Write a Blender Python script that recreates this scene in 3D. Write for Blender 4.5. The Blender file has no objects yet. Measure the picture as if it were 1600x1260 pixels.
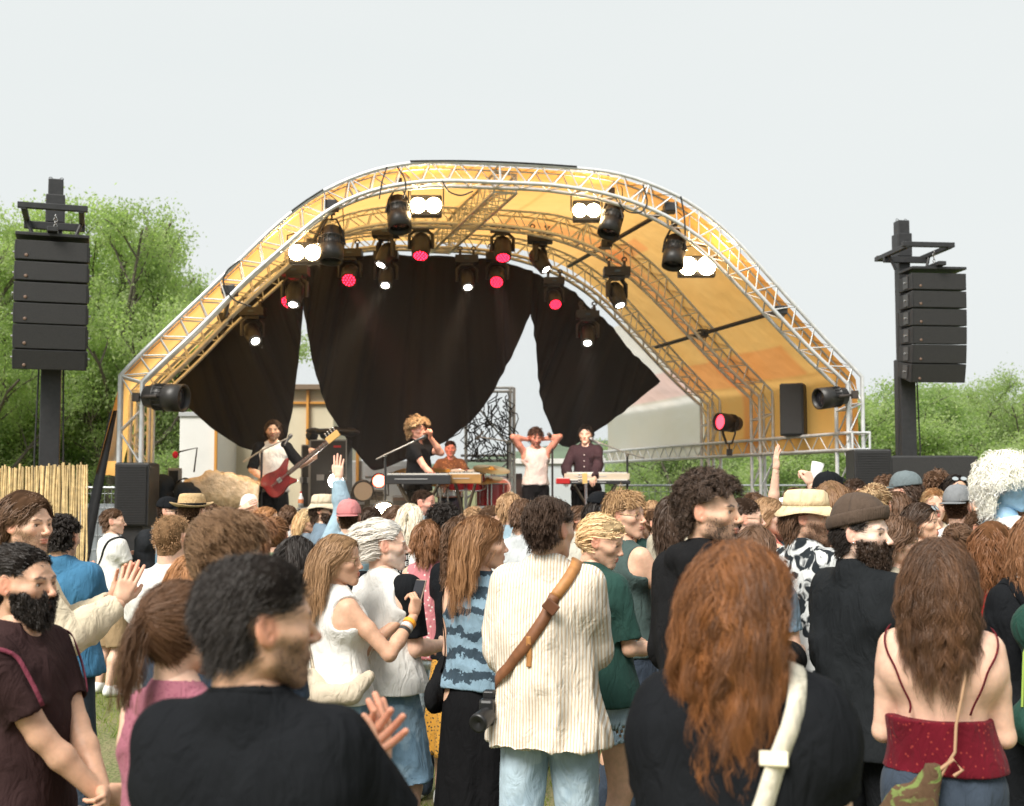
import bpy, math, random
import numpy as np
from mathutils import Vector, Matrix

rng = np.random.default_rng(7)
random.seed(7)
C = bpy.context.scene.collection
sc = bpy.context.scene

# ---------------------------------------------------------------- camera
FPX, HOR, CAMZ = 1900.0, 755.0, 1.85
PITCH = math.atan((HOR - 630.0) / FPX)
cam_d = bpy.data.cameras.new('camera')
cam = bpy.data.objects.new('camera', cam_d)
C.objects.link(cam)
cam.location = (0, 0, CAMZ)
cam.rotation_euler = (math.radians(90) + PITCH, 0, 0)
cam_d.sensor_width = 36.0
cam_d.lens = FPX / 1600.0 * 36.0
cam_d.clip_start = 0.1
cam_d.clip_end = 2000
cam_d.dof.use_dof = True
cam_d.dof.focus_distance = 6.2
cam_d.dof.aperture_fstop = 4.0
sc.camera = cam

# ---------------------------------------------------------------- world and sun
SUN_EL, SUN_ROT = math.radians(48), math.radians(-140)   # sun from the left, behind the camera
w = bpy.data.worlds.new("World"); sc.world = w; w.use_nodes = True
nt = w.node_tree; nt.nodes.clear()
sky = nt.nodes.new('ShaderNodeTexSky'); sky.sky_type = 'NISHITA'; sky.sun_disc = False
sky.sun_elevation = SUN_EL; sky.sun_rotation = SUN_ROT
sky.air_density = 1.0; sky.dust_density = 6.0; sky.ozone_density = 1.0
hs = nt.nodes.new('ShaderNodeHueSaturation'); hs.inputs['Saturation'].default_value = 0.12
bg1 = nt.nodes.new('ShaderNodeBackground'); bg1.inputs['Strength'].default_value = 0.05
bg2 = nt.nodes.new('ShaderNodeBackground'); bg2.inputs['Color'].default_value = (0.80, 0.845, 0.84, 1)
bg2.inputs['Strength'].default_value = 0.78      # the even white overcast layer
tcw = nt.nodes.new('ShaderNodeTexCoord'); mpw = nt.nodes.new('ShaderNodeMapping'); mpw.inputs['Scale'].default_value = (1.2, 1.2, 4.0)
nzw = nt.nodes.new('ShaderNodeTexNoise'); nzw.inputs['Scale'].default_value = 1.6; nzw.inputs['Detail'].default_value = 5
mrw = nt.nodes.new('ShaderNodeMix'); mrw.data_type = 'RGBA'; mrw.inputs[6].default_value = (0.775, 0.825, 0.825, 1); mrw.inputs[7].default_value = (0.835, 0.865, 0.86, 1)
nt.links.new(tcw.outputs['Generated'], mpw.inputs['Vector']); nt.links.new(mpw.outputs[0], nzw.inputs['Vector']); nt.links.new(nzw.outputs['Fac'], mrw.inputs[0]); nt.links.new(mrw.outputs[2], bg2.inputs['Color'])
mixw = nt.nodes.new('ShaderNodeMixShader'); mixw.inputs[0].default_value = 0.85
ow = nt.nodes.new('ShaderNodeOutputWorld')
nt.links.new(sky.outputs[0], hs.inputs['Color']); nt.links.new(hs.outputs[0], bg1.inputs['Color'])
nt.links.new(bg1.outputs[0], mixw.inputs[1]); nt.links.new(bg2.outputs[0], mixw.inputs[2])
nt.links.new(mixw.outputs[0], ow.inputs['Surface'])
sun_d = bpy.data.lights.new('sun', 'SUN'); sun_d.energy = 3.8; sun_d.angle = math.radians(28)
sun_d.color = (1.0, 0.95, 0.87)
sun = bpy.data.objects.new('sun', sun_d); C.objects.link(sun)
_az = math.radians(212)      # direction the sun stands in, from +Y clockwise
_sd = Vector((math.sin(_az) * math.cos(SUN_EL), math.cos(_az) * math.cos(SUN_EL), math.sin(SUN_EL)))
sun.rotation_euler = _sd.to_track_quat('Z', 'Y').to_euler()
sky.sun_rotation = _az
sc.view_settings.view_transform = 'Standard'
sc.view_settings.look = 'None'
sc.view_settings.exposure = 0.58
sc.view_settings.gamma = 1.0
sc.render.film_transparent = False
sc.cycles.max_bounces = 6
sc.cycles.transparent_max_bounces = 8
sc.cycles.caustics_reflective = False
sc.cycles.caustics_refractive = False

# ---------------------------------------------------------------- helpers
def P(px, py, Y):
    """world point seen at photo pixel (px, py) at forward distance Y"""
    u = (px - 800.0) / FPX; v = (630.0 - py) / FPX
    y = math.cos(PITCH) - math.sin(PITCH) * v
    z = math.sin(PITCH) + math.cos(PITCH) * v
    k = Y / y
    return Vector((u * k, Y, CAMZ + z * k))

def A(v): return np.array(v, dtype=np.float64)

_m = {}
def mat(name, col, rough=0.6, metal=0.0, emit=None, estr=0.0, noise=None, bump=None, spec=None, coat=0.0,
        alpha=None, attr=None, sheen=0.0, trans=0.0, sss=0.0):
    """procedural principled material; noise=(scale, amount) varies the colour, bump=(scale, strength, distance)"""
    if name in _m: return _m[name]
    m = bpy.data.materials.new(name); m.use_nodes = True
    n = m.node_tree; b = n.nodes['Principled BSDF']
    b.inputs['Base Color'].default_value = (*col[:3], 1)
    b.inputs['Roughness'].default_value = rough
    b.inputs['Metallic'].default_value = metal
    if spec is not None: b.inputs['Specular IOR Level'].default_value = spec
    if coat: b.inputs['Coat Weight'].default_value = coat
    if sheen: b.inputs['Sheen Weight'].default_value = sheen
    if trans: b.inputs['Transmission Weight'].default_value = trans
    if sss:
        b.inputs['Subsurface Weight'].default_value = sss
        b.inputs['Subsurface Radius'].default_value = (0.9, 0.3, 0.15)
        b.inputs['Subsurface Scale'].default_value = 0.012
    if alpha is not None: b.inputs['Alpha'].default_value = alpha
    if emit is not None:
        b.inputs['Emission Color'].default_value = (*emit, 1); b.inputs['Emission Strength'].default_value = estr
    src = None
    if attr:
        at = n.nodes.new('ShaderNodeAttribute'); at.attribute_name = attr; src = at.outputs['Color']
    tc = n.nodes.new('ShaderNodeTexCoord')
    if noise:
        nz = n.nodes.new('ShaderNodeTexNoise'); nz.inputs['Scale'].default_value = noise[0]; nz.inputs['Detail'].default_value = 5
        n.links.new(tc.outputs['Object'], nz.inputs['Vector'])
        mr = n.nodes.new('ShaderNodeMapRange'); mr.inputs[1].default_value = 0.3; mr.inputs[2].default_value = 0.7
        mr.inputs[3].default_value = 1 - noise[1]; mr.inputs[4].default_value = 1 + noise[1]
        n.links.new(nz.outputs['Fac'], mr.inputs[0])
        mx = n.nodes.new('ShaderNodeVectorMath'); mx.operation = 'SCALE'
        if src is not None: n.links.new(src, mx.inputs[0])
        else: mx.inputs[0].default_value = col[:3]
        n.links.new(mr.outputs[0], mx.inputs['Scale']); src = mx.outputs[0]
    if src is not None: n.links.new(src, b.inputs['Base Color'])
    if bump:
        nb = n.nodes.new('ShaderNodeTexNoise'); nb.inputs['Scale'].default_value = bump[0]; nb.inputs['Detail'].default_value = 4
        n.links.new(tc.outputs['Object'], nb.inputs['Vector'])
        bp = n.nodes.new('ShaderNodeBump'); bp.inputs['Strength'].default_value = bump[1]; bp.inputs['Distance'].default_value = bump[2]
        n.links.new(nb.outputs['Fac'], bp.inputs['Height']); n.links.new(bp.outputs[0], b.inputs['Normal'])
    _m[name] = m
    return m

def tag(o, label=None, cat=None, group=None, kind=None):
    if label: o['label'] = label
    if cat: o['category'] = cat
    if group: o['group'] = group
    if kind: o['kind'] = kind
    return o

def empty(name, loc=(0, 0, 0), rz=0.0, sc_=1.0, label=None, cat=None, group=None):
    o = bpy.data.objects.new(name, None); C.objects.link(o)
    o.empty_display_size = 0.1
    o.location = loc; o.rotation_euler = (0, 0, rz); o.scale = (sc_, sc_, sc_)
    return tag(o, label, cat, group)

def frame(d, up=(0, 0, 1)):
    """3x3 columns: side, up-ish, d"""
    d = A(d); d = d / (np.linalg.norm(d) + 1e-12); up = A(up)
    s = np.cross(up, d)
    if np.linalg.norm(s) < 1e-6: s = np.cross(A((0, 1, 0)), d)
    if np.linalg.norm(s) < 1e-6: s = np.cross(A((1, 0, 0)), d)
    if np.linalg.norm(s) < 1e-9: s = A((1., 0, 0))
    s /= np.linalg.norm(s); u = np.cross(d, s)
    return np.stack([s, u, d], axis=1)

class MB:
    def __init__(s): s.v = []; s.q = []; s.t = []; s.col = []; s.n = 0; s.qm = []; s.tm = []; s.qs = []; s.ts = []
    def raw(s, v, q=None, t=None, col=None, mi=0, smooth=True):
        v = np.asarray(v, dtype=np.float64).reshape(-1, 3)
        if q is not None and len(q):
            q = np.asarray(q, dtype=np.int64).reshape(-1, 4); s.q.append(q + s.n); s.qm.append(np.full(len(q), mi)); s.qs.append(np.full(len(q), smooth))
        if t is not None and len(t):
            t = np.asarray(t, dtype=np.int64).reshape(-1, 3); s.t.append(t + s.n); s.tm.append(np.full(len(t), mi)); s.ts.append(np.full(len(t), smooth))
        s.v.append(v)
        c = np.ones((len(v), 3)) if col is None else np.broadcast_to(np.asarray(col, dtype=float), (len(v), 3))
        s.col.append(c); s.n += len(v)
        return s
    def box(s, c, size, R=None, mi=0, taper=1.0, col=None):
        x, y, z = [k / 2.0 for k in size]
        v = A([(sx * x * (taper if sz > 0 else 1), sy * y * (taper if sz > 0 else 1), sz * z) for sx in (-1, 1) for sy in (-1, 1) for sz in (-1, 1)])
        if R is not None: v = v @ np.asarray(R).T
        v = v + A(c)
        q = [(0, 1, 3, 2), (4, 6, 7, 5), (0, 4, 5, 1), (2, 3, 7, 6), (0, 2, 6, 4), (1, 5, 7, 3)]
        return s.raw(v, q, mi=mi, smooth=False, col=col)
    def cyl(s, a, b, r1, r2=None, seg=8, caps=True, mi=0, col=None):
        if r2 is None: r2 = r1
        return s.tube([a, b], [r1, r2], seg, caps, mi, col)
    def tube(s, pts, r, seg=8, caps=True, mi=0, col=None, asp=1.0):
        pts = [A(p) for p in pts]; n = len(pts)
        if not hasattr(r, '__len__'): r = [r] * n
        th = np.linspace(0, 2 * np.pi, seg, endpoint=False)
        V = []; ref = None
        for i in range(n):
            d = pts[min(i + 1, n - 1)] - pts[max(i - 1, 0)]
            Fm = frame(d, (0, 0, 1) if ref is None and abs(d[2]) < 0.95 * np.linalg.norm(d) else ((0, 1, 0) if ref is None else ref))
            ref = Fm[:, 1]
            V.append(pts[i] + r[i] * (np.cos(th)[:, None] * Fm[:, 0] + asp * np.sin(th)[:, None] * Fm[:, 1]))
        V = np.concatenate(V); q = []
        for i in range(n - 1):
            for k in range(seg):
                a0 = i * seg + k; a1 = i * seg + (k + 1) % seg
                q.append((a0, a1, a1 + seg, a0 + seg))
        s.raw(V, q, mi=mi, col=col)
        if caps:
            for i, o in ((0, 1), (n - 1, 0)):
                vv = np.vstack([V[i * seg:(i + 1) * seg], pts[i]])
                t = [((k + 1) % seg, k, seg) if o else (k, (k + 1) % seg, seg) for k in range(seg)]
                s.raw(vv, t=t, mi=mi, smooth=False, col=col)
        return s
    def lathe(s, a, d, prof, seg=20, mi=0, col=None, up=(0, 1, 0), asp=1.0):
        """prof: list of (dist along d, radius)"""
        Fm = frame(d, up); th = np.linspace(0, 2 * np.pi, seg, endpoint=False); a = A(a)
        V = np.concatenate([a + Fm[:, 2] * h + r * (np.cos(th)[:, None] * Fm[:, 0] + asp * np.sin(th)[:, None] * Fm[:, 1]) for h, r in prof])
        q = []
        for i in range(len(prof) - 1):
            for k in range(seg):
                a0 = i * seg + k; a1 = i * seg + (k + 1) % seg
                q.append((a0, a1, a1 + seg, a0 + seg))
        return s.raw(V, q, mi=mi, col=col)
    def ball(s, c, r, seg=12, mi=0, col=None):
        r = (r, r, r) if not hasattr(r, '__len__') else r
        n = seg // 2 + 1
        ph = np.linspace(0, np.pi, n); th = np.linspace(0, 2 * np.pi, seg, endpoint=False)
        V = np.stack([np.outer(np.sin(ph), np.cos(th)).ravel() * r[0], np.outer(np.sin(ph), np.sin(th)).ravel() * r[1], np.outer(np.cos(ph), np.ones(seg)).ravel() * r[2]], 1) + A(c)
        q = [(i * seg + k, (i + 1) * seg + k, (i + 1) * seg + (k + 1) % seg, i * seg + (k + 1) % seg) for i in range(n - 1) for k in range(seg)]
        return s.raw(V, q, mi=mi, col=col)
    def grid(s, G, mi=0, col=None, smooth=True):
        """G: (n, m, 3) array of points"""
        n, m = G.shape[:2]; i, j = np.meshgrid(np.arange(n - 1), np.arange(m - 1), indexing='ij')
        a = (i * m + j).ravel(); q = np.stack([a, a + 1, a + m + 1, a + m], 1)
        return s.raw(G.reshape(-1, 3), q, mi=mi, col=col, smooth=smooth)
    def xf(s, M):
        """transform everything so far by a 4x4 numpy matrix"""
        M = np.asarray(M); s.v = [v @ M[:3, :3].T + M[:3, 3] for v in s.v]; return s
    def build(s, name, mats, parent=None, bevel=0.0, thick=0.0, subd=0):
        me = bpy.data.meshes.new(name)
        V = np.concatenate(s.v) if s.v else np.zeros((0, 3))
        q = np.concatenate(s.q) if s.q else np.zeros((0, 4), int); t = np.concatenate(s.t) if s.t else np.zeros((0, 3), int)
        me.vertices.add(len(V)); me.vertices.foreach_set('co', V.astype(np.float32).ravel())
        li = np.concatenate([q.ravel(), t.ravel()]).astype(np.int32)
        me.loops.add(len(li)); me.loops.foreach_set('vertex_index', li)
        npoly = len(q) + len(t)
        ls = np.concatenate([np.arange(len(q)) * 4, len(q) * 4 + np.arange(len(t)) * 3]).astype(np.int32)
        me.polygons.add(npoly); me.polygons.foreach_set('loop_start', ls)
        mi = np.concatenate(s.qm + s.tm).astype(np.int32) if npoly else np.zeros(0, np.int32)
        sm = np.concatenate(s.qs + s.ts) if npoly else np.zeros(0, bool)
        for m in (mats if isinstance(mats, (list, tuple)) else [mats]): me.materials.append(m)
        me.polygons.foreach_set('material_index', mi)
        me.polygons.foreach_set('use_smooth', sm.astype(bool))
        ca = me.color_attributes.new('Col', 'FLOAT_COLOR', 'POINT')
        cc = np.concatenate(s.col); cc = np.hstack([cc, np.ones((len(cc), 1))]).astype(np.float32)
        ca.data.foreach_set('color', cc.ravel())
        me.update(calc_edges=True); me.validate()
        o = bpy.data.objects.new(name, me); C.objects.link(o)
        if parent is not None: o.parent = parent
        if bevel:
            b = o.modifiers.new('b', 'BEVEL'); b.width = bevel; b.segments = 2; b.limit_method = 'ANGLE'; b.angle_limit = math.radians(40)
        if thick:
            b = o.modifiers.new('s', 'SOLIDIFY'); b.thickness = thick; b.offset = 0
        if subd:
            b = o.modifiers.new('sd', 'SUBSURF'); b.levels = subd; b.render_levels = subd
        return o

def copy_tree(o, parent=None):
    c = o.copy(); C.objects.link(c)
    if parent is not None: c.parent = parent
    for ch in list(o.children): copy_tree(ch, c)
    return c

def noise3(p, f=1.0, seed=0, octv=3):
    """cheap smooth pseudo-noise in about -1..1 (sums of warped sines)"""
    r = np.random.default_rng(seed); out = np.zeros(len(p)); a = 1.0; tot = 0
    q = p * f
    for o in range(octv):
        k = r.normal(size=(3, 3)); ph = r.uniform(0, 6.28, 3)
        q2 = q + 0.5 * np.sin(q @ r.normal(size=(3, 3)) + r.uniform(0, 6.28, 3))
        out += a * (np.sin(q2 @ k + ph).sum(1) / 2.0); tot += a
        a *= 0.5; q = q * 2.03
    return out / tot
# ---------------------------------------------------------------- implicit surfaces: every body is one smooth skin
class Field:
    def __init__(s, lo, hi, h):
        s.lo = A(lo); s.h = h
        n = np.ceil((A(hi) - s.lo) / h).astype(int) + 1
        s.ax = [s.lo[i] + h * np.arange(n[i]) for i in range(3)]
        s.a = np.full(n, 1.0, dtype=np.float32)
    def sub(s, lo, hi):
        sl = []
        for i in range(3):
            a = max(0, int(math.floor((lo[i] - s.lo[i]) / s.h))); b = min(len(s.ax[i]), int(math.ceil((hi[i] - s.lo[i]) / s.h)) + 1)
            if b <= a: return None, None
            sl.append(slice(a, b))
        return tuple(sl), (s.ax[0][sl[0]][:, None, None], s.ax[1][sl[1]][None, :, None], s.ax[2][sl[2]][None, None, :])
    def _apply(s, lo, hi, fn, k, op):
        m = k + 2.5 * s.h
        sl, g = s.sub(A(lo) - m, A(hi) + m)
        if sl is None: return
        d = fn(*g).astype(np.float32); a = s.a[sl]
        if op == 'u':
            if k > 0:
                hh = np.clip(0.5 + 0.5 * (a - d) / k, 0, 1); s.a[sl] = a * (1 - hh) + d * hh - k * hh * (1 - hh)
            else: s.a[sl] = np.minimum(a, d)
        else:
            d = -d
            if k > 0:
                hh = np.clip(0.5 - 0.5 * (a - d) / k, 0, 1); s.a[sl] = a * (1 - hh) + d * hh + k * hh * (1 - hh)
            else: s.a[sl] = np.maximum(a, d)
    def cap(s, a, b, ra, rb=None, k=0.02, n=None, asp=1.0, op='u'):
        """tapered capsule a-b; squashed by asp along the direction n"""
        rb = ra if rb is None else rb
        a = A(a); b = A(b); ab = b - a; L2 = ab @ ab + 1e-12
        R = max(ra, rb) * max(1.0, asp)
        if n is not None: n = A(n) / np.linalg.norm(n)
        def fn(x, y, z):
            px, py, pz = x - a[0], y - a[1], z - a[2]
            t = np.clip((px * ab[0] + py * ab[1] + pz * ab[2]) / L2, 0, 1)
            px = px - t * ab[0]; py = py - t * ab[1]; pz = pz - t * ab[2]
            if n is not None:
                c = (px * n[0] + py * n[1] + pz * n[2]) * (1 / asp - 1)
                px = px + n[0] * c; py = py + n[1] * c; pz = pz + n[2] * c
            return (np.sqrt(px * px + py * py + pz * pz) - (ra + (rb - ra) * t)) * min(1.0, asp)
        s._apply(np.minimum(a, b) - R, np.maximum(a, b) + R, fn, k, op)
        return s
    def ell(s, c, r, k=0.02, op='u', R=None):
        c = A(c); r = A(r)
        def fn(x, y, z):
            px, py, pz = x - c[0], y - c[1], z - c[2]
            if R is not None:
                px, py, pz = (px * R[0, 0] + py * R[1, 0] + pz * R[2, 0], px * R[0, 1] + py * R[1, 1] + pz * R[2, 1], px * R[0, 2] + py * R[1, 2] + pz * R[2, 2])
            k0 = np.sqrt((px / r[0]) ** 2 + (py / r[1]) ** 2 + (pz / r[2]) ** 2)
            k1 = np.sqrt((px / r[0] ** 2) ** 2 + (py / r[1] ** 2) ** 2 + (pz / r[2] ** 2) ** 2) + 1e-9
            return k0 * (k0 - 1) / k1
        m = r if R is None else np.full(3, r.max())
        s._apply(c - m, c + m, fn, k, op)
        return s
    def cut(s, p, n, region=None):
        """keep the side where (x-p).n < 0"""
        p = A(p); n = A(n) / np.linalg.norm(n)
        if region is None: sl = (slice(None),) * 3; g = (s.ax[0][:, None, None], s.ax[1][None, :, None], s.ax[2][None, None, :])
        else: sl, g = s.sub(*region)
        if sl is None: return s
        d = (g[0] - p[0]) * n[0] + (g[1] - p[1]) * n[1] + (g[2] - p[2]) * n[2]
        s.a[sl] = np.maximum(s.a[sl], d.astype(np.float32)); return s
    def mesh(s):
        """surface nets"""
        a = s.a; ins = a < 0
        nx, ny, nz = a.shape
        cnt = np.zeros((nx - 1, ny - 1, nz - 1), np.int8)
        for i in (0, 1):
            for j in (0, 1):
                for k in (0, 1): cnt += ins[i:nx - 1 + i, j:ny - 1 + j, k:nz - 1 + k]
        act = (cnt > 0) & (cnt < 8)
        I = np.argwhere(act)
        if len(I) == 0: return np.zeros((0, 3)), np.zeros((0, 4), int)
        idx = np.full(act.shape, -1, np.int64); idx[act] = np.arange(len(I))
        acc = np.zeros((len(I), 3)); w = np.zeros(len(I))
        x, y, z = I.T
        cor = {(i, j, k): a[x + i, y + j, z + k] for i in (0, 1) for j in (0, 1) for k in (0, 1)}
        for c0 in cor:
            for ax in range(3):
                if c0[ax] == 1: continue
                c1 = list(c0); c1[ax] = 1; c1 = tuple(c1)
                v0, v1 = cor[c0], cor[c1]; m = (v0 < 0) != (v1 < 0)
                t = np.where(m, v0 / np.where(m, v0 - v1, 1), 0)
                for d in range(3):
                    acc[:, d] += m * ((t if d == ax else 0) + (c0[d] if d != ax else 0))
                w += m
        V = s.lo + s.h * (I + acc / w[:, None])
        Q = []
        for ax in range(3):
            sl0 = [slice(None)] * 3; sl1 = [slice(None)] * 3; sl0[ax] = slice(0, -1); sl1[ax] = slice(1, None)
            e = ins[tuple(sl0)] != ins[tuple(sl1)]
            E = np.argwhere(e); o1, o2 = [d for d in range(3) if d != ax]
            E = E[(E[:, o1] > 0) & (E[:, o2] > 0) & (E[:, o1] < a.shape[o1] - 1) & (E[:, o2] < a.shape[o2] - 1)]
            def g(d1, d2):
                q = E.copy(); q[:, o1] -= d1; q[:, o2] -= d2; return idx[q[:, 0], q[:, 1], q[:, 2]]
            q = np.stack([g(1, 1), g(0, 1), g(0, 0), g(1, 0)], 1)
            fl = ins[E[:, 0], E[:, 1], E[:, 2]]
            if ax == 1: fl = ~fl
            q[~fl] = q[~fl][:, ::-1]
            Q.append(q)
        Q = np.concatenate(Q); Q = Q[(Q >= 0).all(1)]
        return V, Q

def vnormals(V, Q):
    n = np.cross(V[Q[:, 2]] - V[Q[:, 0]], V[Q[:, 3]] - V[Q[:, 1]])
    N = np.zeros_like(V)
    for i in range(4): np.add.at(N, Q[:, i], n)
    return N / (np.linalg.norm(N, axis=1)[:, None] + 1e-12)
# ---------------------------------------------------------------- heads
HSC = 1.0
_heads = {}
def head_mesh(kind='m', h=0.0026):
    """kind: m (long face man), f (woman), o (older man), r (round). returns V, Q, N, tint (per vertex rgb multiplier)"""
    key = (kind, h)
    if key in _heads: return _heads[key]
    fem = kind in ('f', 'g')
    f = Field((-.105, -.135, -.20), (.105, .145, .135), h)
    f.ell((0, -.018, .032), (.0745, .094, .083), k=0)
    f.ell((0, .018, .0), (.068, .070, .083), k=.03)
    f.ell((0, .028, -.035), (.054, .052, .072), k=.03)
    jw = {'m': .047, 'f': .038, 'o': .050, 'g': .043}.get(kind, .047)
    cz = -.101 if not fem else -.097
    for sx in (-1, 1):
        f.cap((sx * jw, .004, -.058), (sx * .012, .068, cz), .020, .0155, k=.026)
        f.cap((sx * .058, -.006, -.01), (sx * jw, .004, -.06), .014, .016, k=.022)
        f.ell((sx * .044, .052, -.022), (.021, .022, .018), k=.02)            # cheek
        f.cap((sx * .064, .02, -.012), (sx * .045, .062, -.018), .010, .012, k=.02)
    f.ell((0, .071, cz), (.017, .014, .0135), k=.02)
    if kind in ('m', 'o'):
        f.cap((-.036, .073, .021), (.036, .073, .021), .0115, k=.018)
    else:
        f.ell((0, .045, .045), (.055, .042, .045), k=.02)
    f.ell((0, .068, -.062), (.031, .024, .030), k=.022)                        # muzzle
    for sx in (-1, 1):
        f.ell((sx * .0325, .102, .002), (.0200, .0165, .0130), k=.012, op='s')   # socket
        f.cap((sx * .024, .0745, .002), (sx * .040, .0715, .002), .0118, .0112, k=.006)  # lids / ball
        f.cap((sx * .018, .086, .0175), (sx * .046, .076, .0195), .0052, .0035, k=.010)   # brow
        f.cap((sx * .0245, .088, -.0003), (sx * .0405, .083, .0003), .0046, k=.001, op='s')  # eye opening
    nl = .114 if kind == 'm' else (.109 if fem else .116)
    f.cap((0, .083, .014), (0, nl - .006, -.026), .0062, .0085, k=.012)
    f.ell((0, nl - .004, -.030), (.0095, .0095, .0085), k=.008)
    for sx in (-1, 1):
        f.ell((sx * .0115, .098, -.034), (.0068, .0095, .0068), k=.006)
        f.ell((sx * .0065, .103, -.0415), (.0032, .005, .003), k=.002, op='s')
    lw = .021 if not fem else .020; lt = 1.0 if not fem else 1.25
    f.ell((0, .0895, -.0575), (lw, .0085, .0048 * lt), k=.005)
    f.ell((0, .0885, -.0680), (lw * .85, .0085, .0058 * lt), k=.005)
    f.cap((-.022, .088, -.0625), (.022, .088, -.0625), .0012, k=.002, op='s')
    f.cap((-.008, .100, -.0625), (.008, .100, -.0625), .0022, k=.002, op='s')
    f.ell((0, .089, -.079), (.012, .004, .004), k=.008, op='s')
    # ears
    for sx in (-1, 1):
        R = frame((sx * 1.0, .30, 0.05)); R = R[:, [0, 1, 2]]
        f.ell((sx * .0800, -.012, .002), (.0185, .033, .0072), k=.006, R=R)
        f.ell((sx * .0745, -.001, -.022), (.010, .014, .007), k=.008, R=R)
        f.ell((sx * .0885, -.006, .007), (.0095, .0185, .0062), k=.003, op='s', R=R); f.ell((sx * .0885, .000, -.012), (.006, .009, .008), k=.003, op='s', R=R)
    # neck stump
    nr = .053 if not fem else .045
    f.cap((0, -.030, -.04), (0, -.036, -.18), nr, nr * 1.0, k=.022)
    if not fem: f.ell((0, .008, -.125), (.012, .012, .014), k=.02)
    V, Q = f.mesh(); N = vnormals(V, Q)
    # tint
    x, y, z = V.T; T = np.ones((len(V), 3))
    def blob(c, r, s=1.0):
        d = ((V - A(c)) / A(r)); d = np.sqrt((d * d).sum(1)); return np.clip((1.25 - d) / .5, 0, 1) * s
    lip = np.maximum(blob((0, .093, -.0575), (lw, .012, .0052 * lt)), blob((0, .092, -.068), (lw * .86, .012, .0062 * lt)))
    T = T * (1 - lip[:, None] * (1 - A((.82, .50, .52) if not fem else (.75, .36, .38))))
    for sx in (-1, 1):
        ch = blob((sx * .043, .065, -.028), (.02, .02, .018), .5); T = T * (1 - ch[:, None] * (1 - A((1.0, .80, .80))))
        er = blob((sx * .084, -.008, -.002), (.015, .025, .035), .7); T = T * (1 - er[:, None] * (1 - A((1.05, .72, .68))))
        ll = blob((sx * .0325, .084, .0050), (.0130, .014, .0028), .95); T = T * (1 - ll[:, None] * (1 - A((.22, .16, .14))))
        us = blob((sx * .0325, .082, -.012), (.013, .014, .005), .22); T = T * (1 - us[:, None] * (1 - A((.8, .6, .62))))
    nt_ = blob((0, nl, -.03), (.013, .014, .012), .6); T = T * (1 - nt_[:, None] * (1 - A((1.03, .78, .76))))
    msk = np.clip((-z - .012) / .02, 0, 1) * np.clip((y - .0) / .02, 0, 1) * (1 - lip)
    msk *= np.clip(1.6 - 1.0 * blob((0, nl, -.03), (.022, .03, .014), 1.6), 0, 1)
    nose = (np.abs(x) < .016) & (z > -.043); msk = msk * (~nose)
    chk = blob((.040, .07, -.022), (.022, .03, .022)) + blob((-.040, .07, -.022), (.022, .03, .022))
    msk = msk * (1 - np.clip(chk, 0, 1)) * (z > -.125)
    bm = np.zeros(len(V))
    for sx in (-1, 1):
        for cx, cz_, rx, rz_ in ((.020, .0205, .009, .0048), (.032, .0240, .011, .0043), (.044, .0215, .008, .0033)): bm = np.maximum(bm, blob((sx * cx, .080, cz_), (rx, .022, rz_)))
    _heads[key] = (V, Q, N, T, msk, bm)
    return _heads[key]

def rotz(a):
    c, s = math.cos(a), math.sin(a); return A([[c, -s, 0], [s, c, 0], [0, 0, 1]])
def rotx(a):
    c, s = math.cos(a), math.sin(a); return A([[1, 0, 0], [0, c, -s], [0, s, c]])
def roty(a):
    c, s = math.cos(a), math.sin(a); return A([[c, 0, s], [0, 1, 0], [-s, 0, c]])

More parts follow.
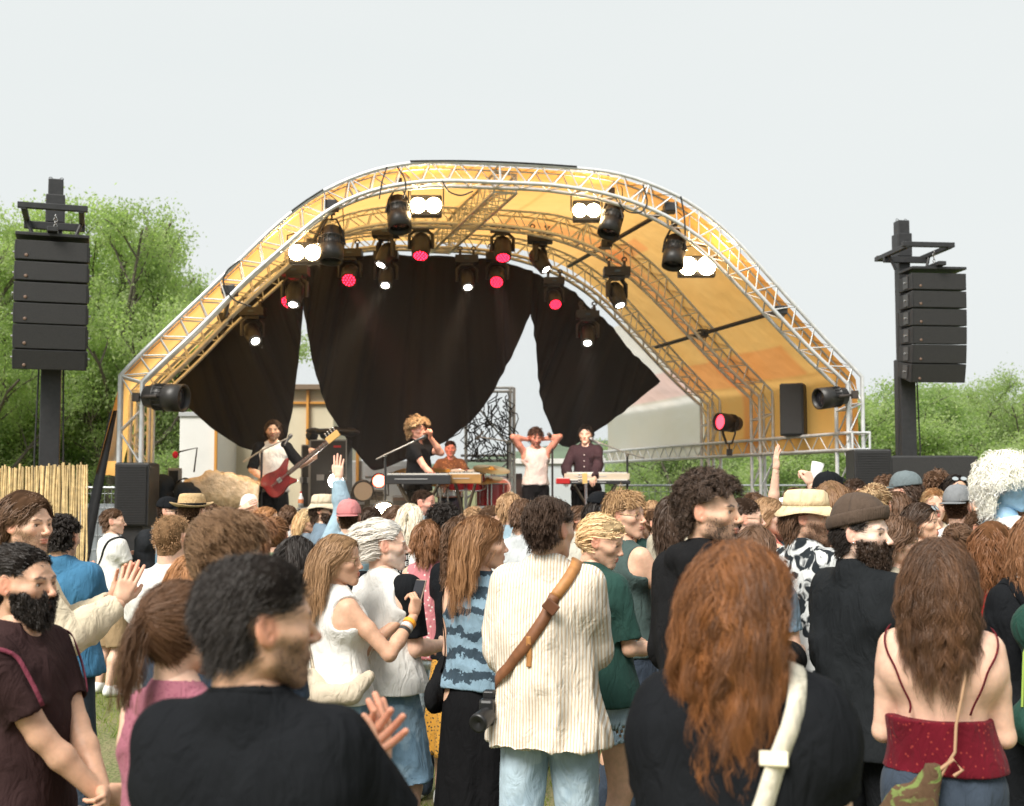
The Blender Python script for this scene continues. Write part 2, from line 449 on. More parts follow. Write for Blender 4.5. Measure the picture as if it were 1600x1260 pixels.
# ---------------------------------------------------------------- hands (right hand: thumb towards -x when palm faces -y ... fingers along +z)
_hands = {}
HAND = {
    'open':  ([8, 6, 6, 10], [6, 8, 8, 12], 3.5, 35),
    'clap':  ([6, 8, 10, 14], [10, 12, 14, 18], 5.0, 50),
    'relax': ([28, 34, 38, 42], [34, 38, 40, 44], 2.0, 25),
    'grip':  ([62, 66, 68, 70], [75, 78, 78, 78], .5, 30),
    'hold':  ([40, 44, 48, 52], [52, 54, 56, 58], 1.5, 55),
}
def hand_mesh(pose, h=.0032):
    key = (pose, h)
    if key in _hands: return _hands[key]
    b1, b2, spr, th = HAND[pose]
    f = Field((-.09, -.11, -.035), (.075, .05, .215), h)
    # palm normal is -y (fingers curl to -y); thumb on -x side
    f.cap((0, 0, -.03), (0, 0, .012), .0255, .027, k=0, n=(0, 1, 0), asp=.72)
    xs = [-.030, -.010, .010, .029]; L = [.044, .049, .045, .034]
    for i in range(4):
        f.cap((xs[i] * .55, 0, .015), (xs[i], 0, .082 - abs(i - 1) * .004), .0155, .0118, k=.014, n=(0, 1, 0), asp=.95)
    f.ell((-.020, -.009, .035), (.019, .014, .030), k=.012); f.ell((.022, -.008, .034), (.014, .012, .030), k=.012)
    for i in range(4):
        p = A((xs[i], 0, .084 - abs(i - 1) * .004)); sp = math.radians((i - 1.5) * spr)
        a = 0; r = .0098 if i < 3 else .0084
        for j, (fr, ben) in enumerate(((1.0, b1[i]), (.62, b2[i]), (.48, b2[i] * .6))):
            a += math.radians(ben)
            d = A((math.sin(sp) * math.cos(a), -math.sin(a), math.cos(sp) * math.cos(a)))
            q = p + d * L[i] * fr
            f.cap(p, q, r, r * .90, k=.0035 if j == 0 else .002); p = q; r *= .92
    t = math.radians(th)
    p0 = A((-.020, -.006, .018)); p1 = p0 + A((-math.sin(t) * .85, -.32, math.cos(t) * .8)) * .044
    p2 = p1 + A((-math.sin(t * .55) * .7, -.28, .85)) * .032; p3 = p2 + A((-math.sin(t * .3) * .5, -.22, .9)) * .025
    f.cap(p0, p1, .0165, .0115, k=.010); f.cap(p1, p2, .0112, .0100, k=.003); f.cap(p2, p3, .0100, .0084, k=.003)
    V, Q = f.mesh(); N = vnormals(V, Q)
    T = np.ones((len(V), 3)); tip = np.clip((V[:, 2] - .10) / .06, 0, 1)[:, None]
    T = T * (1 - tip * (1 - A((1.04, .84, .82)))); pal = np.clip(-N[:, 1:2] * 1.2, 0, 1) * .45
    T = T * (1 - pal * (1 - A((1.08, .86, .84))))
    _hands[key] = (V, Q, T); return _hands[key]

# ---------------------------------------------------------------- skeleton and poses
def ik(s, t, hint, L1=.285, L2=.255):
    s, t, hint = A(s), A(t), A(hint); d = t - s; L = np.linalg.norm(d)
    if L > (L1 + L2) * .995: t = s + d / L * (L1 + L2) * .995; d = t - s; L = np.linalg.norm(d)
    u = d / L; x = (L1 * L1 - L2 * L2 + L * L) / (2 * L); y = math.sqrt(max(0, L1 * L1 - x * x))
    hh = hint - u * (hint @ u); hh /= np.linalg.norm(hh) + 1e-9
    return s + u * x + hh * y, t

# arms: (wrist target right, elbow hint, hand pose, finger dir, palm dir) in body space x right, y forward, z up
ARMS = {
    'down':  ((.235, .03, .87), (.3, -.8, 0), 'relax', (0, .15, -1), (-1, .1, 0)),
    'bend':  ((.15, .28, 1.12), (.22, -.6, -.8), 'relax', (-.6, .8, .15), (-.4, -.2, -1)),
    'fold':  ((.03, .24, 1.02), (.55, -.3, -.6), 'relax', (-.9, .4, -.3), (0, -1, -.3)),
    'clap':  ((.06, .34, 1.30), (.35, -.1, -.9), 'clap', (-.15, .35, .95), (-1, 0, .1)),
    'clasp': ((.02, .27, .98), (.5, -.5, -.3), 'hold', (-.8, .5, -.2), (0, -1, 0)),
    'phone': ((.06, .30, 1.42), (.5, .1, -1), 'hold', (-.25, .25, .95), (-.7, -.7, 0)),
    'chest': ((.02, .26, 1.24), (.42, -.2, -.9), 'relax', (-.75, .35, .55), (-.2, -1, 0)),
    'raise': ((.24, .10, 1.93), (.8, .1, 0), 'open', (.05, .05, 1), (0, 1, 0)),
    'cup':   ((.16, .28, 1.72), (.6, .2, -.6), 'grip', (-.5, .5, .6), (-.8, -.2, 0)),
    'hip':   ((.17, -.02, 1.00), (1, -.6, .2), 'relax', (-.6, .3, -.7), (-.7, -.3, 0)),
    'head':  ((.105, -.02, 1.60), (1, .55, -.25), 'hold', (-.75, -.35, .6), (-.6, .3, 0)),
    'pocket':((.19, .06, .92), (.7, -.8, 0), 'relax', (-.2, .4, -.9), (-1, 0, 0)),
    'shade': ((.05, .17, 1.62), (.8, .4, -.6), 'clap', (-.8, .2, .5), (0, -.9, -.4)),
    'keys':  ((.17, .38, 1.05), (.8, -.6, -.2), 'relax', (-.1, 1, -.2), (0, 0, -1)),
    'fret':  ((.50, .26, 1.30), (.3, 0, -1), 'grip', (-.2, .1, 1), (-.5, -.6, 0)),
    'pluck': ((.06, .21, 1.04), (1, -.5, 0), 'hold', (-.7, .1, -.7), (0, -1, 0)),
    'mic':   ((.07, .20, 1.55), (.9, .2, -.8), 'grip', (-.5, .4, .8), (-.7, -.7, 0)),
    'sticks':((.20, .36, 1.12), (.9, -.4, -.3), 'grip', (-.2, 1, .1), (-.1, 0, -1)),
}

def limb(f, pts, rad, k, n=None, asp=1.0, inf=0.0, op='u'):
    for i in range(len(pts) - 1): f.cap(pts[i], pts[i + 1], rad[i] + inf, rad[i + 1] + inf, k=k, n=n, asp=asp, op=op)

def skin_mat():
    if 'skin' in _m: return _m['skin']
    m = mat('skin', (1, 1, 1), rough=.48, attr='Col', spec=.4, sss=.12, noise=(45, .09), bump=(350, .25, .002))
    return m
def eye_mat(): return mat('eye', (1, 1, 1), rough=.12, attr='Col')

SKIN = {'fair': (.80, .52, .39), 'pale': (.85, .61, .49), 'tan': (.67, .40, .27), 'warm': (.75, .47, .33), 'red': (.80, .42, .32), 'blue': (.32, .55, .78)}

def fold_disp(V, N, amp, seed, f=7.0, stretch=(1, 1, .45)):
    """cloth folds: ridged noise pushed along the normals"""
    p = V * A(stretch)
    n = noise3(p, f, seed, 3); r = (1 - np.abs(noise3(p + 5, f * 1.3, seed + 1, 2)) * 3.2).clip(-1, 1)
    r2 = (1 - np.abs(noise3(p + 9, f * 2.8, seed + 2, 2)) * 3).clip(-1, 1)
    amp = amp * np.clip(.62 + .75 * noise3(V + 3, 3.2, seed + 7, 2), .12, 1.5)
    return V + N * (amp * (.6 * n + .65 * r + .3 * r2))[:, None]

class Body:
    def __init__(s, sex='m', build=1.0, armR='down', armL='down', lean=0.0, seed=0, stance=0.0, seated=False, turn=0.0):
        s.sex = sex; fem = sex == 'f'; r = np.random.default_rng(seed); s.seed = seed; s.r = r
        s.b = build; b = build
        shw = (.160 if not fem else .142) * (.7 + .3 * b)
        s.sh = [A((shw * g, -.005, 1.425 - (.0 if not fem else .01))) for g in (1, -1)]
        s.hip = [A((.088 * g, 0, .92)) for g in (1, -1)]
        st = stance if stance else r.uniform(.01, .06)
        st = stance if stance else .03
        s.kn = [A((.10 + st * .5, .02 + r.uniform(0, .03), .49)), A((-.10 - st * .5, .015 + r.uniform(0, .03), .49))]
        s.an = [A((.10 + st, -.03 + r.uniform(-.05, .05), .085)), A((-.10 - st, -.03 + r.uniform(-.05, .05), .085))]
        if seated:
            s.kn = [A((.2 * g, .40, .62)) + A((0, 0, .3)) * 0 for g in (1, -1)]; s.kn = [A((.20, .42, .90)), A((-.20, .42, .90))]
            s.an = [A((.22, .46, .48)), A((-.22, .46, .48))]
        s.arm = []
        for i, (nm, g) in enumerate(((armR, 1), (armL, -1))):
            sp = ARMS[nm] if isinstance(nm, str) else nm
            tgt, hint, hp, fd, pd = sp
            m = A((g, 1, 1)); jit = r.uniform(-.015, .015, 3)
            e, wv = ik(s.sh[i], A(tgt) * m + jit, A(hint) * m)
            s.arm.append((s.sh[i], e, wv, hp, A(fd) * m, A(pd) * m))
        s.turn = turn
    def torso(s, f, inf=0.0, k=.03, waist=True, low=.90):
        b = s.b; fem = s.sex == 'f'
        sx = s.sh[0][0]; n = (0, 1, 0)
        f.cap((-sx * .62, -.005, 1.345), (sx * .62, -.005, 1.345), .098 * b + inf, k=k, n=n, asp=.92)
        f.cap((-sx * .88, -.012, 1.415), (sx * .88, -.012, 1.415), .052 + inf, k=k)
        f.cap((0, -.020, 1.475), (sx * .80, -.014, 1.425), .050 + inf, .040 + inf, k=k)
        f.cap((0, -.020, 1.475), (-sx * .80, -.014, 1.425), .050 + inf, .040 + inf, k=k)
        f.cap((0, -.030, 1.41), (0, -.028, 1.475), .064 + inf, .058 + inf, k=k)
        wr = (.118 if fem else .132) * b
        f.cap((0, .0, 1.30), (0, .008, 1.10), (.145 if not fem else .132) * b + inf, wr + inf, k=k, n=n, asp=.76)
        hw = .062 if fem else .050
        f.cap((-hw, 0, .965), (hw, 0, .965), (.112 if fem else .104) * b + inf, k=k, n=n, asp=.95)
        f.cap((0, .004, 1.10), (0, .0, .98), wr + inf, .125 * b + inf, k=k, n=n, asp=.80)
        if fem:
            for g in (-1, 1): f.ell((g * .066, .075, 1.295), (.058 + inf, .058 + inf, .062 + inf), k=.03)
            for g in (-1, 1): f.ell((g * .060, -.058, .93), (.070 + inf, .062 + inf, .075 + inf), k=.03)
        else:
            for g in (-1, 1): f.ell((g * .060, -.052, .93), (.066 + inf, .058 + inf, .07 + inf), k=.03)
            for g in (-1, 1): f.ell((g * .075, -.062, 1.36), (.062 + inf, .035 + inf, .08 + inf), k=.03)
    def leg(s, f, i, inf=0.0, k=.03, to=1.0):
        h, kn, an = s.hip[i], s.kn[i], s.an[i]; b = .75 + .25 * s.b
        th = .086 if s.sex == 'm' else .088
        f.cap(h, kn, th * b + inf, .054 * b + inf, k=k)
        f.cap(kn, kn * .62 + an * .38 + A((0, -.018, 0)), .053 * b + inf, .055 * b + inf, k=k)
        f.cap(kn * .62 + an * .38 + A((0, -.018, 0)), an, .055 * b + inf, .036 + inf, k=k)
    def armsdf(s, f, i, inf=0.0, k=.018, t1=1.0):
        sh, e, wv = s.arm[i][:3]; b = (.8 + .2 * s.b) * (1 if s.sex == 'm' else .86)
        mid = sh * .55 + e * .45
        f.cap(sh, mid, .050 * b + inf, .047 * b + inf, k=k); f.cap(mid, e, .047 * b + inf, .038 * b + inf, k=k)
        m2 = e * .65 + wv * .35
        f.cap(e, m2, .038 * b + inf, .040 * b + inf, k=k); f.cap(m2, wv, .040 * b + inf, .026 * b + inf, k=k)
    def box(s, pad=.12):
        pts = np.array(s.sh + s.hip + s.kn + s.an + [a[1] for a in s.arm] + [a[2] for a in s.arm] + [A((0, .1, 1.5)), A((0, -.1, 0.05))])
        return pts.min(0) - pad, pts.max(0) + pad

def make_body(B, skin, h, parts=('torso', 'arms', 'legs'), headk='m', hyaw=0, hpitch=0, hroll=0, tint=None, stubble=0.0, stubcol=(.12, .07, .05), hh=None, iris=(.10, .06, .03), hand_h=None, hs=1.0, browc=None):
    """one mesh: trunk, limbs, hands, neck, head, eyes"""
    lo, hi = B.box(.11); f = Field(lo, (hi[0], hi[1], hi[2]), h)
    B.torso(f, 0)
    nr = .054 if B.sex == 'm' else .045
    pv = A((0, -.018, 1.545))
    f.cap((0, -.030, 1.44), (0, -.022, 1.52), nr * 1.12, nr, k=.035)
    for i in (0, 1):
        if 'arms' in parts: B.armsdf(f, i)
        if 'legs' in parts: B.leg(f, i)
    V, Q = f.mesh(); B.bodyV = V; mb = MB(); sk = A(SKIN.get(skin, skin)) * (.90, .88, .87)
    mb.raw(V, Q, col=sk * (1, 1, 1))
    # head
    HV, HQ, HN, HT, HM, BMk = head_mesh(headk, hh or .0026)
    R = rotz(hyaw) @ rotx(hpitch) @ roty(hroll)
    col = sk * HT
    if stubble: col = col * (1 - stubble * HM[:, None]) + A(stubcol) * (stubble * HM[:, None])
    if browc is not None: col = col * (1 - .85 * BMk[:, None]) + A(browc) * (.85 * BMk[:, None])
    hc = A((0, -.002, 1.635)); piv = A((0, -.02, -.09))
    M = lambda v: ((v * hs - piv) @ R.T) + hc + piv
    keep = HV; mb.raw(M(HV), HQ, col=col)
    # eyes
    for g in (-1, 1):
        e = MB(); e.ball((g * .0322, .0705, .0005), .0128, 16)
        ev = e.v[0]; d = ev - A((g * .0322, .0705, .0005)); d = d / np.linalg.norm(d, axis=1)[:, None]
        # finer iris disc
        mb.raw(M(ev), e.q[0], col=(.80, .76, .73), mi=1)
        ir = MB(); ir.lathe(A((g * .0322, .0705, .0005)), (0.02 * g, 1, -.02), [(.0118, .0064), (.0131, .0035), (.0134, .0005)], 10)
        mb.raw(M(ir.v[0]), ir.q[0], col=iris, mi=1)
    # hands
    if 'arms' in parts:
        for i in (0, 1):
            sh, e, wv, hp, fd, pd = B.arm[i]
            VV, QQ, TT = hand_mesh(hp, hand_h or .0045)
            hs_ = .98 if B.sex == 'm' else .88
            VV = VV.copy() * hs_
            g = 1 if i == 0 else -1
            if g == -1: VV[:, 0] *= -1; QQ = QQ[:, ::-1]
            z = fd / np.linalg.norm(fd); y = -pd; y = y - z * (y @ z); y /= np.linalg.norm(y) + 1e-9; x = np.cross(y, z)
            RR = np.stack([x, y, z], 1)
            mb.raw(VV @ RR.T + wv + z * .012, QQ, col=sk * TT)
    B.headM = M; B.headR = R; B.hc = hc
    return mb

# ---------------------------------------------------------------- clothes
def torso_cloth(B, h, style, seed):
    """style dict: sleeve 0 none / 'tee' / 'long' / 'strap', hem z, loose, neck radius, inf"""
    inf = style.get('inf', .013); lo, hi = B.box(.13); hem = style.get('hem', .90)
    f = Field((lo[0], lo[1], hem - .03), (hi[0], hi[1], max(1.56, max(a[1][2] for a in B.arm) + .1, max(a[2][2] for a in B.arm) + .05)), h)
    B.torso(f, inf)
    loose = style.get('loose', .01)
    n = (0, 1, 0)
    f.cap((-.055, 0, hem), (.055, 0, hem), .125 * B.b + inf + loose + style.get('hemr', 0), k=.05, n=n, asp=.92)
    f.cap((-.03, .0, 1.2), (.03, 0, hem), .122 * B.b + inf + loose * .8, .13 * B.b + inf + loose, k=.05, n=n, asp=.90)
    sl = style.get('sleeve', 'tee')
    ends = []; ft = f; f = Field(ft.lo, ft.lo, ft.h); f.ax = ft.ax; f.a = np.full(ft.a.shape, 1.0, dtype=np.float32)
    if sl in ('tee', 'long', 'elbow'):
        for i in (0, 1):
            sh, e, wv = B.arm[i][:3]; b = (.85 + .15 * B.b) * (1 if B.sex == 'm' else .88)
            lz = style.get('sl_loose', .012)
            if sl == 'tee':
                L = style.get('slen', .62); en = sh + (e - sh) * L
                f.cap(sh, en + (en - sh) * .06, .056 * b + lz * .4, .052 * b + lz, k=.03)
                ends.append((en, (e - sh) / np.linalg.norm(e - sh), .052 * b + lz, sh))
            else:
                if sl == 'elbow': en = e + (wv - e) * .12
                else: en = wv - (wv - e) * .04
                b2 = b
                f.cap(sh, e, .056 * b2 + lz * .5, .046 * b2 + lz, k=.03)
                m2 = e * .6 + wv * .4
                if sl == 'long':
                    f.cap(e, m2, .046 * b2 + lz, .046 * b2 + lz, k=.02); f.cap(m2, en + (wv - e) * .05, .046 * b2 + lz, .034 * b2 + lz * .8, k=.02)
                    # bunching near the elbow
                else: f.cap(e, en, .046 * b2 + lz, .046 * b2 + lz, k=.02)
                ends.append((en, (wv - e) / np.linalg.norm(wv - e), (.034 if sl == 'long' else .046) * b2 + lz * .8, e))
    for en, d, r, st in ends:
        reg = (np.minimum(en, en + d * .12) - r * 1.25, np.maximum(en, en + d * .12) + r * 1.25)
        sl_, g = f.sub(*reg)
        if sl_ is None: continue
        px, py, pz = g[0] - en[0], g[1] - en[1], g[2] - en[2]
        t = px * d[0] + py * d[1] + pz * d[2]
        rad = np.sqrt(np.maximum(px * px + py * py + pz * pz - t * t, 0))
        f.a[sl_] = np.where((rad < r * 1.5), np.maximum(f.a[sl_], t), f.a[sl_])
        f.cap(en - d * .03, en + d * .05, r - max(.009, h * 1.7), k=.0, op='s')
    if ends:
        k_ = .028; hh_ = np.clip(.5 + .5 * (ft.a - f.a) / k_, 0, 1); ft.a = ft.a * (1 - hh_) + f.a * hh_ - k_ * hh_ * (1 - hh_)
    f = ft; f.cut((0, 0, hem), (0, 0, -1))
    nk = style.get('neck', .060)
    if nk:
        f.cap((0, -.010, 1.545 + style.get('ndrop', 0)), (0, -.010, 1.62), nk, nk * 1.1, k=.006, op='s')
        f.ell((0, .050, 1.505), (nk * .90, .055, .035 + style.get('vneck', 0)), k=.01, op='s')
    if sl in ('none', 'strap'):
        # arm holes
        for i in (0, 1):
            sh, e = B.arm[i][:2]; g = 1 if i == 0 else -1
            c = sh + A((g * .030, 0, -.015))
            f.ell(c + A((-g * .004, 0, 0)), (.050, .13, .085), k=.012, op='s')
    if 'top' in style:   # strapless / camisole: cut above z
        f.cut((0, 0, style['top']), (0, style.get('toptilt', 0), 1))
    if 'fn' in style: style['fn'](f, B)
    V, Q = f.mesh()
    if len(V) == 0: return V, Q
    N = vnormals(V, Q)
    amp = style.get('fold', .006) * 1.55
    w_ = np.clip((1.46 - V[:, 2]) / .15, .15, 1)
    V2 = fold_disp(V, N, amp, seed, style.get('ff', 7.0)); V = V + (V2 - V) * w_[:, None]
    return V, Q

def legs_cloth(B, h, style, seed):
    """trousers / shorts"""
    top = style.get('top', 1.02); L = style.get('to', 0.09); inf = style.get('inf', .014); fl = style.get('flare', .0)
    lo, hi = B.box(.14)
    f = Field((lo[0], lo[1], min(L, .05) - .03 if L < .2 else L - .06), (hi[0], hi[1], top + .03), h)
    n = (0, 1, 0); b = B.b
    f.cap((-.055, 0, .965), (.055, 0, .965), (.112 if B.sex == 'f' else .106) * b + inf, k=.03, n=n, asp=.95)
    f.cap((0, .004, 1.06), (0, 0, .97), (.120 if B.sex == 'f' else .130) * b + inf, .128 * b + inf, k=.03, n=n, asp=.82)
    for g in (-1, 1): f.ell((g * .060, -.055, .925), (.070 + inf, .060 + inf, .075 + inf), k=.03)
    for i in (0, 1):
        hp, kn, an = B.hip[i], B.kn[i], B.an[i]; th = .088 * (.75 + .25 * b)
        rk = .062 + inf + fl * .5; ra = .046 + inf + fl
        if L > .45:
            t = (hp[2] - L) / (hp[2] - kn[2]); en = hp + (kn - hp) * t
            f.cap(hp, en + (kn - hp) * .06, th + inf, th + inf + fl, k=.008)
            d = (kn - hp) / np.linalg.norm(kn - hp); rr = th + inf + fl
        else:
            f.cap(hp, kn, th + inf, rk, k=.010)
            if L > .2:
                t = (kn[2] - L) / (kn[2] - an[2]); en = kn + (an - kn) * t
            else: en = an + A((0, 0, L - .085)) * 0 + A((0, 0, 0))
            f.cap(kn, en, rk, ra if L < .2 else rk, k=.02); d = (an - kn) / np.linalg.norm(an - kn); rr = ra if L < .2 else rk
        if not style.get('nocut'):
            reg = (np.minimum(en, en + d * .14) - rr * 1.2, np.maximum(en, en + d * .14) + rr * 1.2)
            sl_, g = f.sub(*reg)
            if sl_ is not None and L > .2:
                t = (g[0] - en[0]) * d[0] + (g[1] - en[1]) * d[1] + (g[2] - en[2]) * d[2]
                f.a[sl_] = np.maximum(f.a[sl_], t + 0 * g[0])
                f.cap(en - d * .03, en + d * .05, rr - max(.010, h * 1.6), k=0, op='s')
    f.cut((0, 0, top), (0, 0, 1))
    V, Q = f.mesh(); N = vnormals(V, Q)
    V = fold_disp(V, N, style.get('fold', .005), seed + 11, 9)
    return V, Q

def skirt_cloth(B, h, style, seed):
    top = style.get('top', 1.04); L = style.get('to', .12); fl = style.get('flare', .10)
    mb = MB(); n = 56; zs = np.linspace(top, L, 26); th = np.linspace(0, 2 * np.pi, n + 1)
    G = np.zeros((len(zs), n + 1, 3)); r = np.random.default_rng(seed); ph = r.uniform(0, 6, 4)
    for i, z in enumerate(zs):
        t = (top - z) / (top - L); hip = np.clip((top - z) / .12, 0, 1)
        rx = .135 * B.b + (.165 * B.b - .135 * B.b) * hip + fl * t; ry = (.105 + .03 * hip) * B.b + fl * t
        ps = 1 + (.05 + .07 * t) * t * (np.sin(th * 9 + ph[0]) + .6 * np.sin(th * 14 + ph[1]))
        G[i] = np.stack([np.cos(th) * rx * ps, np.sin(th) * ry * ps - .01, np.full(n + 1, z)], 1)
    mb.grid(G); return mb

def shoes(B, mb, col=(.8, .8, .78), h=.010):
    f_lo = np.minimum(B.an[0], B.an[1]) - A((.08, .12, .12)); f_hi = np.maximum(B.an[0], B.an[1]) + A((.08, .26, .06))
    f = Field(f_lo, f_hi, h)
    for i in (0, 1):
        a = B.an[i]; g = 1 if i == 0 else -1
        f.cap(a + A((0, -.02, -.035)), a + A((g * .025, .13, -.055)), .040, .036, k=.01); f.cap(a, a + A((0, .04, -.03)), .045, .04, k=.02)
        f.ell(a + A((g * .03, .16, -.055)), (.043, .05, .03), k=.02)
    V, Q = f.mesh(); V[:, 2] = np.maximum(V[:, 2], 0.004); mb.raw(V, Q, col=col); return mb
# ---------------------------------------------------------------- hair, beards, hats, glasses
HAIRC = {'black': (.018, .014, .012), 'dark': (.045, .027, .018), 'brown': (.095, .052, .030), 'chest': (.16, .075, .035), 'auburn': (.19, .075, .028),
         'light': (.30, .18, .095), 'blond': (.56, .40, .22), 'white': (.80, .77, .72), 'platin': (.78, .68, .48), 'ginger': (.29, .135, .055), 'wig': (.86, .86, .74)}
def hair_mat(): return mat('hair', (1, 1, 1), rough=.52, attr='Col', spec=.32)

def scalp(V, recede=0.0, side=0.0):
    x, y, z = V.T
    zl = np.interp(y, [-.14, -.06, -.025, .012, .030, .055, .075, .1], [-.082, -.074, -.045, .002, .030, .050 + recede * .4, .066 + recede, .085 + recede])
    zl = zl + np.where(np.abs(x) > .04, .0, .002) + side * (np.abs(x) > .055)
    ear = (np.abs(x) > .066) & (y > -.038) & (y < .022) & (z < .034)
    return (z > zl) & ~ear & (z > -.10), zl

def hair(B, hk, col, style, seed=0, q=1.0, hh=.0026):
    """returns an MB in body space. style: dict(len, var, lift, flow, fw, grav, curl, wl, vol, n, m, w, clump, recede, tie)"""
    S = dict(len=.05, var=.35, lift=.6, flow=(0, -1, 0), fw=.5, grav=.15, curl=0.0, wl=.05, vol=.008, n=200, m=10, w=.0022, clump=.32,
             recede=0.0, side=0.0, tie=None, steps=7, col2=None, zmax=None, zmin=None, puff=0.0, part=None, rad=.010, fray=1.0, beard=False, base=True, cols=None)
    S.update(style); r = np.random.default_rng(seed + 100)
    HV, HQ, HN, HT, HM, _b = head_mesh(hk, hh)
    mb = MB(); c1 = A(HAIRC.get(col, col)); c2 = A(HAIRC.get(S['col2'], S['col2'])) if S['col2'] is not None else c1 * 1.7
    if S['beard']:
        msk = (HM > .35) & (HV[:, 2] < -.022 + np.clip(.02 - HV[:, 1], 0, .03)); zl = None
        if S.get('goatee'): msk &= np.abs(HV[:, 0]) < .035
    else:
        msk, zl = scalp(HV, S['recede'], S['side'])
        if S['zmax'] is not None: msk &= HV[:, 2] < S['zmax'] + HV[:, 1] * S.get('tilt', 0)
        if S['zmin'] is not None: msk &= HV[:, 2] > S['zmin']
    M = B.headM; R = B.headR
    # base shell
    if S['base']:
        fm = msk[HQ].all(1); Qs = HQ[fm]; used = np.unique(Qs); mp = np.full(len(HV), -1); mp[used] = np.arange(len(used))
        v = HV[used]; n = HN[used]
        if zl is not None:
            edge = np.clip((v[:, 2] - zl[used]) / .022, 0.05, 1)
            if S['zmax'] is not None: edge = np.ones(len(v))
        else: edge = np.clip((HM[used] - .3) / .5, .1, 1)
        nz = noise3(v, 60 if S['curl'] or S['beard'] else 38, seed, 2)
        th = (S['vol'] * (1 + .35 * nz)) * edge + .0015
        up = np.clip(v[:, 2] / .09, 0, 1); th = th + S['puff'] * up * edge * (1 + .3 * noise3(v, 22, seed + 3, 2))
        vv = v + n * th[:, None]
        shade = np.clip(.55 + .25 * noise3(v * A((1, 1, .3)), 90, seed + 5, 2), .25, .9)
        mb.raw(M(vv), mp[Qs], col=c1 * shade[:, None], mi=1)
    else: th = None
    # guides
    pool = np.where(msk)[0]; K = int(S['n'] * q); gi = r.choice(pool, K)
    m = S['m']; n0 = HN[gi]; p0 = HV[gi]
    ext = S['vol'] * .7 + S['puff'] * np.clip(p0[:, 2] / .09, 0, 1) * .8
    p = M(p0 + n0 * ext[:, None]); nr = n0 @ R.T
    hc = B.headM(A([[0, -.015, .02]]))[0]
    flow = S['flow']
    if callable(flow): fd = flow(p0, r)
    else: fd = np.broadcast_to(A(flow), p0.shape).copy()
    if S['part'] is not None:   # parting: flow away from x = part
        sgn = np.sign(p0[:, 0] - S['part'] + 1e-6); fd = fd.copy(); fd[:, 0] += sgn * .6 * np.clip(p0[:, 2] / .06, 0, 1)
    fd = fd @ R.T
    tie = None if S['tie'] is None else M(A([S['tie']]))[0]
    L = S['len'] * (1 + S['var'] * r.uniform(-1, 1, K)); T = S['steps']
    if S['beard']: L = L * np.clip((p0[:, 1] - .0) / .05, .25, 1)
    if 'lenf' in S: L = L * S['lenf'](p0)
    d = nr * S['lift'] + fd * (1 - S['lift'] * .5) + r.normal(0, .12, p.shape) * S['fray']; d /= np.linalg.norm(d, axis=1)[:, None]
    path = [p.copy()]; st = L / T
    er = A((.079, .099, .092)); off = S['vol'] * .5
    sx = B.sh[0][0]
    for t in range(T):
        a = d * 1.0 + fd * S['fw'] * (1 - t / T) + A((0, 0, -1)) * S['grav'] * (1 + t * .35)
        if tie is not None: a = d * .3 + (tie - p) / (np.linalg.norm(tie - p, axis=1)[:, None] + 1e-6) * 1.2
        a += r.normal(0, .06, p.shape) * S['fray']
        if not S['beard']:
            lp = (p - hc) @ R; fc = (lp[:, 1] > -.012) & (lp[:, 2] < .035) & (np.abs(lp[:, 0]) < .125)
            a = a - R[:, 1] * (1.3 * fc)[:, None] * S.get('faceoff', 1.0)
            if S['len'] > .12: a[:, 0] -= 2.2 * p[:, 0] * (p[:, 2] < 1.56)
        d = a / np.linalg.norm(a, axis=1)[:, None]
        p = p + d * st[:, None]
        lq = ((p - hc) @ R) / (er + off); k = np.linalg.norm(lq, axis=1)
        if not S['beard']:
            fs = k < 1; p = np.where(fs[:, None], hc + (lq / np.maximum(k, 1e-6)[:, None] * (er + off)) @ R.T, p)
        if S['len'] > .12:      # neck, shoulders and back
            for cc, rr in ((A((0, -.01, 1.28)), A((.185, .125, .22))), (A((0, -.02, 1.46)), A((.135, .072, .06))), (A((sx * .8, -.01, 1.415)), A((.085, .068, .066))), (A((-sx * .8, -.01, 1.415)), A((.085, .068, .066)))):
                if B.sex == 'f' or True:
                    r2_ = rr + .008 + .010 * r.random((K, 1)); l2 = (p - cc) / r2_; k2 = np.linalg.norm(l2, axis=1); f2 = (k2 < 1)
                    ys = np.sqrt(np.maximum(1 - l2[:, 0] ** 2 - l2[:, 2] ** 2, 0)) * r2_[:, 1]
                    bk = (p0[:, 1] < .045) | (p[:, 1] < cc[1] + .02); ny = cc[1] + np.where(bk, -ys, ys)
                    p = np.where(f2[:, None], np.stack([p[:, 0], ny, p[:, 2]], 1), p)
        path.append(p.copy())
    G = np.stack(path, 1)                                    # K, T+1, 3
    if tie is not None: pass
    s = np.linspace(0, 1, T + 1)
    if S['curl']:
        e1 = r.normal(size=(K, 3)); e1 /= np.linalg.norm(e1, axis=1)[:, None]; e2 = np.cross(e1, r.normal(size=(K, 3))); e2 /= np.linalg.norm(e2, axis=1)[:, None]
        ph = r.uniform(0, 6.28, K)[:, None]; wn = 6.28 * (L[:, None] * s[None]) / (S['wl'] * r.uniform(.8, 1.25, K)[:, None]) + ph
        am = S['curl'] * np.minimum(1, s * 2.5)[None]
        G = G + (np.cos(wn) * am)[..., None] * e1[:, None] + (np.sin(wn) * am)[..., None] * e2[:, None]
    offs = r.normal(0, 1, (K, m, 3)) * S['rad']; 
    offs -= (offs * nr[:, None]).sum(-1, keepdims=True) * nr[:, None] * .5
    cl = 1 - S['clump'] * s[None, None, :, None] ** .8
    Pp = G[:, None] + offs[:, :, None] * cl + r.normal(0, .0012, (K, m, T + 1, 3)) * S['fray']
    frac = r.uniform(.65, 1, (K, m)); sc_i = frac[..., None] * np.arange(T + 1)[None, None]
